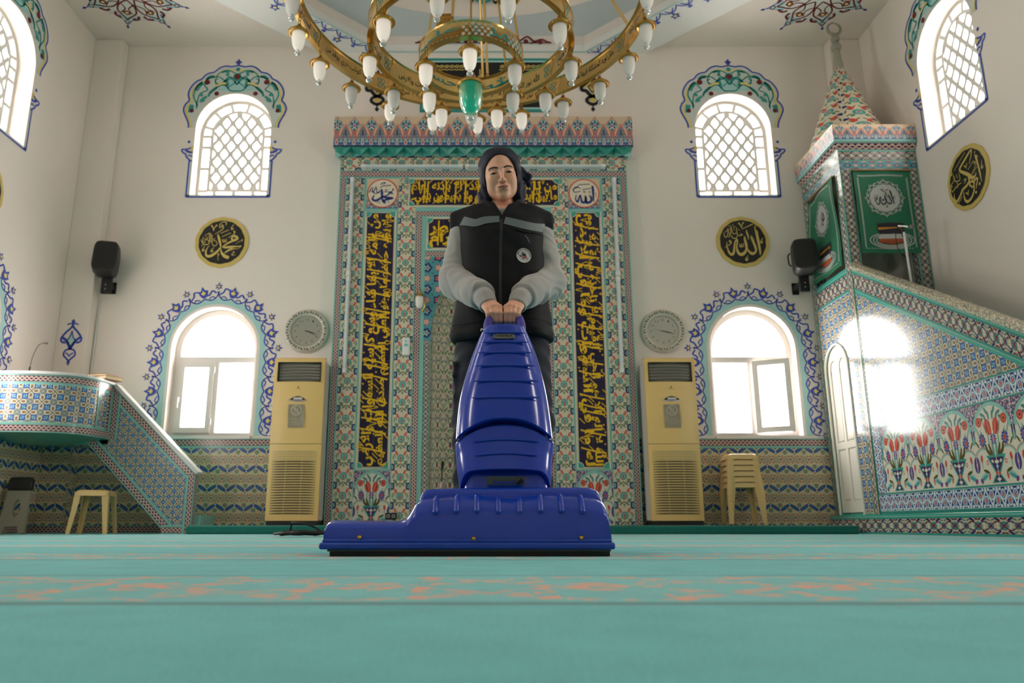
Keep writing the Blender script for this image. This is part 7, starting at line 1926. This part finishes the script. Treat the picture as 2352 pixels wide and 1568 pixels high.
# headscarf
def sd_scarf(p):
    q = headloc(p); x, y, z = q.T
    d = ell(q, (.003, .020, .030), (.0885, .104, .094))
    d = smin(d, ell(q, (.006, .030, -.045), (.088, .080, .10)), .03)
    d = smin(d, ell(q, (-.070, .004, -.092), (.034, .038, .056)), .02); d = smin(d, ell(q, (.068, .010, -.080), (.030, .038, .052)), .02)
    an = np.arctan2(x, z+.02); d = d + .0020*np.sin(an*5 + y*22 + 1.0) + .0009*np.sin(an*9 - y*48 + z*10)
    d = np.maximum(d, -(d+.010)) if False else d
    op = np.sqrt((x/.0655)**2 + ((z+.012)/.086)**2)-1
    op = np.minimum(op*.07, np.maximum(np.abs(x)-.048-.1*np.maximum(0, -.10-z), z+.03))
    op = smax(op, y-.005-.2*np.maximum(0, z), .01)
    d = smax(d, -op, .006)
    d = d + .0022*np.sin(op*230 + z*14 + 1.2)*np.clip(np.abs(x)*24-.5, 0, 1)*np.clip(op*60, 0, 1)*np.where(x < 0, 1.0, .7)
    inner = ell(q, (0, .014, .028), (.074, .094, .083)); d = smax(d, -np.minimum(inner, cap(p, neckA, neckB, .056, .066)), .003)
    tail = smin(smin(cap(q, (.080, .045, .040), (.128, .050, -.004), .011, .006), cap(q, (.080, .045, .026), (.122, .050, -.044), .012, .006), .016), cap(q, (.127, .05, -.006), (.121, .05, -.042), .006, .006), .02)
    return smin(d, tail + .002*np.sin(z*160), .008)
M_scarf = mat('navy_scarf_cloth', srgb(17,20,42), .6, spec=.35, sheen=.0, bump=.15, bscale=300)
scarf = build_np('headscarf', [snets(sd_scarf, (PX-.17, PY-.17, 1.30), (PX+.19, PY+.17, 1.66), .0028)], M_scarf, person, rel=1)
# sweatshirt: sleeves, cuffs and the neckline that shows
def sd_sweat(p):
    d = np.full(len(p), 1.0); x, y, z = p.T
    for s in (-1, 1):
        a, b, c = np.array(S1(s)), np.array(S2(s)), np.array(S3(s)); a = a+np.array([-s*.012, .004, -.012]); b = b+np.array([s*.002, .006, -.004])
        e = cap(p, a, b, .058, .068); fo = cap(p, b, c, .067, .050)
        w = smin(e, fo, .03)
        t = np.clip(((p-b)@(c-b))/((c-b)@(c-b)), 0, 1); tu = np.clip(((p-a)@(b-a))/((b-a)@(b-a)), 0, 1)
        n1_ = np.sin(x*23+z*31)*1.6 + np.sin(y*37-x*11+s)*1.3; w = w + .0042*np.sin(t*8 + n1_*1.2 + s*.7)*np.clip(t*2, 0, 1)*np.clip((1.02-t)*6, 0, 1) + .0034*np.sin(tu*9 + n1_ + s*2)*np.clip(tu*2-.3, 0, 1) + .0016*np.sin(z*70+n1_*3)
        puff = ell(p, c + (b-c)*.30, (.056, .057, .050)); w = smin(w, puff, .02)
        ce = c + np.array([-s*.012, -.022, -.034]); cd = (ce-c)/np.linalg.norm(ce-c)
        cuff = smin(cap(p, c+(b-c)*.18, c, .0395, .0375), cap(p, c, ce+cd*.03, .0375, .0340), .006); cuff = cuff + .0006*np.sin(np.arctan2(p[:, 0]-c[0], p[:, 1]-c[1])*44)
        w = smax(w, ((p-c)@((c-b)/np.linalg.norm(c-b)))+.026, .012)
        w = smin(w, cuff, .004)
        w = np.maximum(w, ((p-ce)@cd)-.004)
        w = smax(w, -cap(p, c, ce+cd*.12, .0270, .0265), .003)
        d = np.minimum(d, w)
    nk = cap(p, np.array([PX, PY+.008, 1.27]), np.array([PX, PY-.010, 1.325]), .074, .066)
    nk = np.maximum(nk, -cap(p, neckA, neckB, .056, .064)); nk = np.maximum(nk, z-1.330)
    return np.minimum(d, nk)
M_sweat = mat('grey_marl_fleece', srgb(158,155,152), .85, sheen=.3, bump=.2, bscale=500, var=.10, vscale=220)
sweat = build_np('sweatshirt', [snets(sd_sweat, (PX-.30, PY-.34, .84), (PX+.30, PY+.14, 1.40), .0042)], M_sweat, person, rel=2)
# black vest
VT = [(.76, .196, .128, -.010), (.80, .201, .133, -.010), (.90, .192, .130, -.006), (1.0, .180, .128, -.004), (1.12, .172, .128, -.002), (1.22, .176, .124, 0), (1.29, .180, .105, 0), (1.34, .165, .075, 0), (1.39, .10, .06, 0)]
def sd_vest(p):
    x, y, z = p.T; a, b, c = interp(z, VT); X_ = x-PX
    d = (np.sqrt(np.sqrt((X_/a)**4+((y-PY-c)/b)**4))-1); d = (np.sqrt((np.abs(X_)/a)**2.6+(np.abs(y-PY-c)/b)**2.6)**(2/2.6)-1)*b
    for s in (-1, 1): d = smin(d, cap(p, (PX+s*.04, PY+.005, 1.335), (PX+s*.184, PY+.004, 1.296), .043, .046), .03)
    ang = np.arctan2(X_, -(y-PY))
    d = d + .0028*np.sin(z*23+X_*9)*np.sin(X_*26+1.2) + .0035*np.sin(ang*9+z*5)*np.clip((1.02-z)*4, 0, 1) + .0018*np.sin(z*60+X_*45)*np.clip(1-np.abs(X_)*4, 0, 1)
    hem = .785 + .008*np.sin(X_*14); d = smax(d, hem-z, .012)
    band = np.abs(z-hem-.028); d = d - .003*np.clip(1-band/.018, 0, 1) + .004*np.clip(1-np.abs(z-hem-.055)/.007, 0, 1)
    d = smax(d, z-1.362, .012)
    d = smax(d, np.abs(X_)-.212, .006)
    # stand collar, open at the front
    r = np.sqrt(X_**2+((y-PY-.002)*1.05)**2); col = np.sqrt(np.maximum(0, np.abs(r-.083)-.007)**2+np.maximum(0, np.abs(z-1.362-.25*(y-PY))-.024)**2)-.007
    col = smax(col, -(np.abs(X_)+.9*np.maximum(0, 1.40-z)*0-.030-.9*np.maximum(0, z-1.335)+10*(y > PY)), .006)
    d = smin(d, col, .01)
    vn = np.maximum(np.abs(X_)-.55*np.maximum(0, z-1.285), y-PY); d = smax(d, -np.maximum(vn, -cap(p, (PX, PY-.12, 1.30), (PX, PY-.05, 1.40), .0001, .0001)+.0-.0), .004) if False else smax(d, -np.maximum(np.abs(X_)-.42*(z-1.290), y-PY+.02), .004)
    return smax(d, -cap(p, (PX, PY+.01, 1.28), (PX, PY-.01, 1.45), .072, .076), .006)
M_vest = mat('black_softshell', srgb(14,16,21), .7, spec=.3, sheen=.0, bump=.12, bscale=350)
vest = build_np('vest', [snets(sd_vest, (PX-.26, PY-.17, .74), (PX+.26, PY+.17, 1.42), .0040)], M_vest, person, rel=1)
def vest_y(x, z):
    lo, hi = PY-.25, PY
    for _ in range(20):
        mid = (lo+hi)/2
        if sd_vest(np.array([[x, mid, z]]))[0] < 0: hi = mid
        else: lo = mid
    return hi
def on_vest(px_, py_):     # picture point -> place on the vest front
    y = 2.83
    for _ in range(6): q = onY(px_, py_, y); y = vest_y(q.x, q.z)
    return (q.x, q.z)
def vest_ribbon(name, L, m, par=vest, lift=.0025, sm=5, nw=4):
    P = catmull(L, sm) if len(L) > 2 else [tuple(a+(b-a)*k/12 for a, b in zip(*L)) for k in range(13)]
    rows = []; n = len(P)
    for i in range(n):
        a = P[max(i-1, 0)]; b = P[min(i+1, n-1)]; dx, dy = b[0]-a[0], b[1]-a[1]; l = math.hypot(dx, dy) or 1; r = []
        for k in range(nw+1):
            o = (k/nw-.5)*P[i][2]; x, z = P[i][0]-dy/l*o, P[i][1]+dx/l*o; r.append(Vector((x, vest_y(x, z)-lift, z)))
        rows.append(r)
    mb = MB(); mb.grid(rows, flip=True); return mb.build(name, m, par, smooth=True)
M_refl = mat('grey_reflective_tape', srgb(98,108,110), .45, var=.04); M_zip = mat('zip_teeth', srgb(34,36,42), .4); M_patch = mat('white_patch', srgb(204,200,196), .6)
V = lambda x, y, w: (*on_vest(x, y), w)
vest_ribbon('reflective_stripe', [V(1061, 507, .037), V(1078, 510, .036), V(1092, 512, .036), V(1112, 506, .034), V(1130, 504, .032), V(1147, 503, .030)], M_refl)
vest_ribbon('reflective_stripe', [V(1159, 506, .034), V(1180, 511, .035), V(1205, 517, .036), V(1230, 522, .036), V(1254, 526, .036)], M_refl)
vest_ribbon('zip', [V(1152, 503, .012), V(1150, 560, .012), V(1149, 640, .012), V(1150, 730, .012), V(1150, 775, .012)], M_zip)
vest_ribbon('pocket_flap', [V(1176, 522, .008), V(1205, 531, .010), V(1247, 540, .010)], M_vest, lift=.006)
vest_ribbon('pocket_zip', [V(1205, 541, .004), V(1211, 547, .005), V(1217, 559, .003)], mat('blue_piping', srgb(64,76,110), .5), lift=.003)
ec = on_vest(1203, 587)
def Fe(u, v, w): x, z = ec[0]+u, ec[1]+v; return Vector((x, vest_y(x, z)-.003-w, z))
mb = MB(); rr_ = [[Fe(r*cos(2*PI*k/36), r*sin(2*PI*k/36)*1.05, 0) for k in range(36)] for r in (.0005, .01, .02, .029)]; mb.grid(rr_, closed=True, flip=True); pt = mb.build('emblem_patch', M_patch, vest, smooth=True)
mb = MB(); word = 'KEMALPAŞA BELEDİYESİ'
for i, chh in enumerate(word):
    if chh == ' ': continue
    a0 = math.radians(172 - i*176/(len(word)-1)-0)
    K = lambda a, b: Fe(.0215*cos(a0)+ (a-.5)*.0042*sin(a0) + (b-.0)*.0052*cos(a0), (.0215*sin(a0) - (a-.5)*.0042*cos(a0) + b*.0052*sin(a0))*1.05, .0012)
    put_text(mb, chh, K, .01)
mb.build('emblem_lettering', M_blk2, pt)
EM = [M_blk2, mat('cherry_red', srgb(168,20,52), .5), mat('patch_teal', srgb(64,140,150), .5), mat('leaf_green', srgb(30,84,66), .5), mat('patch_tan', srgb(178,160,124), .6)]
mb = MB(); E_ = lambda u, v, w: Fe(u, v, w)
mb.poly([(-.008,.002),(-.007,.010),(-.004,.006),(-.002,.012),(.001,.006),(.003,.011),(.006,.005),(.008,.009),(.009,-.004),(-.004,-.002)], E_, .0012, 0)
for x, z in ((-.010,-.004),(-.001,-.009),(.008,-.008)): mb.disc(x, z, .0042, E_, .0018, 1, seg=12)
mb.poly([(-.008,-.013),(.006,-.013),(0,-.019),(-.004,-.018)], E_, .0012, 2); mb.poly([(-.019,.003),(-.013,.004),(-.012,-.006),(-.017,-.007)], E_, .0012, 2); mb.poly([(.013,-.010),(.019,-.009),(.014,-.018),(.011,-.015)], E_, .0012, 2)
mb.poly([(-.012,.008),(-.006,.014),(.002,.013),(-.003,.010)], E_, .0016, 3); mb.poly([(-.017,-.013),(-.010,-.019),(-.002,-.0245),(-.006,-.021),(-.012,-.015)], E_, .001, 4); mb.poly([(.004,-.022),(.014,-.019),(.020,-.012),(.015,-.021),(.006,-.0255)], E_, .001, 4)
mb.build('emblem_picture', EM, pt)
# trousers with cargo pockets, and shoes
def sd_trousers(p):
    x, y, z = p.T; d = np.full(len(p), 1.0)
    d = ell(p, (PX, PY+.01, .86), (.17, .115, .13))
    for s in (-1, 1):
        k = (PX+s*.112, PY-.015, .47); d = smin(d, cap(p, (PX+s*.088, PY, .82), k, .098, .082), .04)
        lw = cap(p, k, (PX+s*.115, PY+.015, .07), .080, .068); d = smin(d, lw, .02)
        if s > 0: continue
        pk = np.maximum(np.abs(z-.60)-.085, np.maximum(np.abs(y-PY)-.06, np.abs((x-PX)-s*.166)-.022)); d = smin(d, pk, .012)
        fl = np.maximum(np.abs(z-.672)-.028, np.maximum(np.abs(y-PY)-.066, np.abs((x-PX)-s*.170)-.022)); d = smin(d, fl, .006)
    d = d + .004*np.sin(z*55+(x-PX)*22+y*30)*np.clip((.62-z)*4, 0, 1) + .0025*np.sin(z*90+y*60)
    return np.maximum(d, .045-z)
M_trous = mat('dark_navy_twill', srgb(26,30,42), .8, bump=.15, bscale=500)
build_np('trousers', [snets(sd_trousers, (PX-.26, PY-.15, .02), (PX+.26, PY+.15, 1.0), .0055)], M_trous, person, rel=1)
M_shoe = mat('black_shoe', srgb(24,24,26), .5)
for s in (-1, 1):
    def sd_shoe(p, s=s):
        d = smin(cap(p, (PX+s*.112, PY+.04, .045), (PX+s*.122, PY-.14, .036), .046, .040), ell(p, (PX+s*.112, PY+.02, .08), (.045, .055, .05)), .02); return smax(d, .001-p[:, 2], .004)
    build_np('shoe', [snets(sd_shoe, (PX-.2, PY-.22, -.01), (PX+.2, PY+.12, .16), .005)], M_shoe, person)
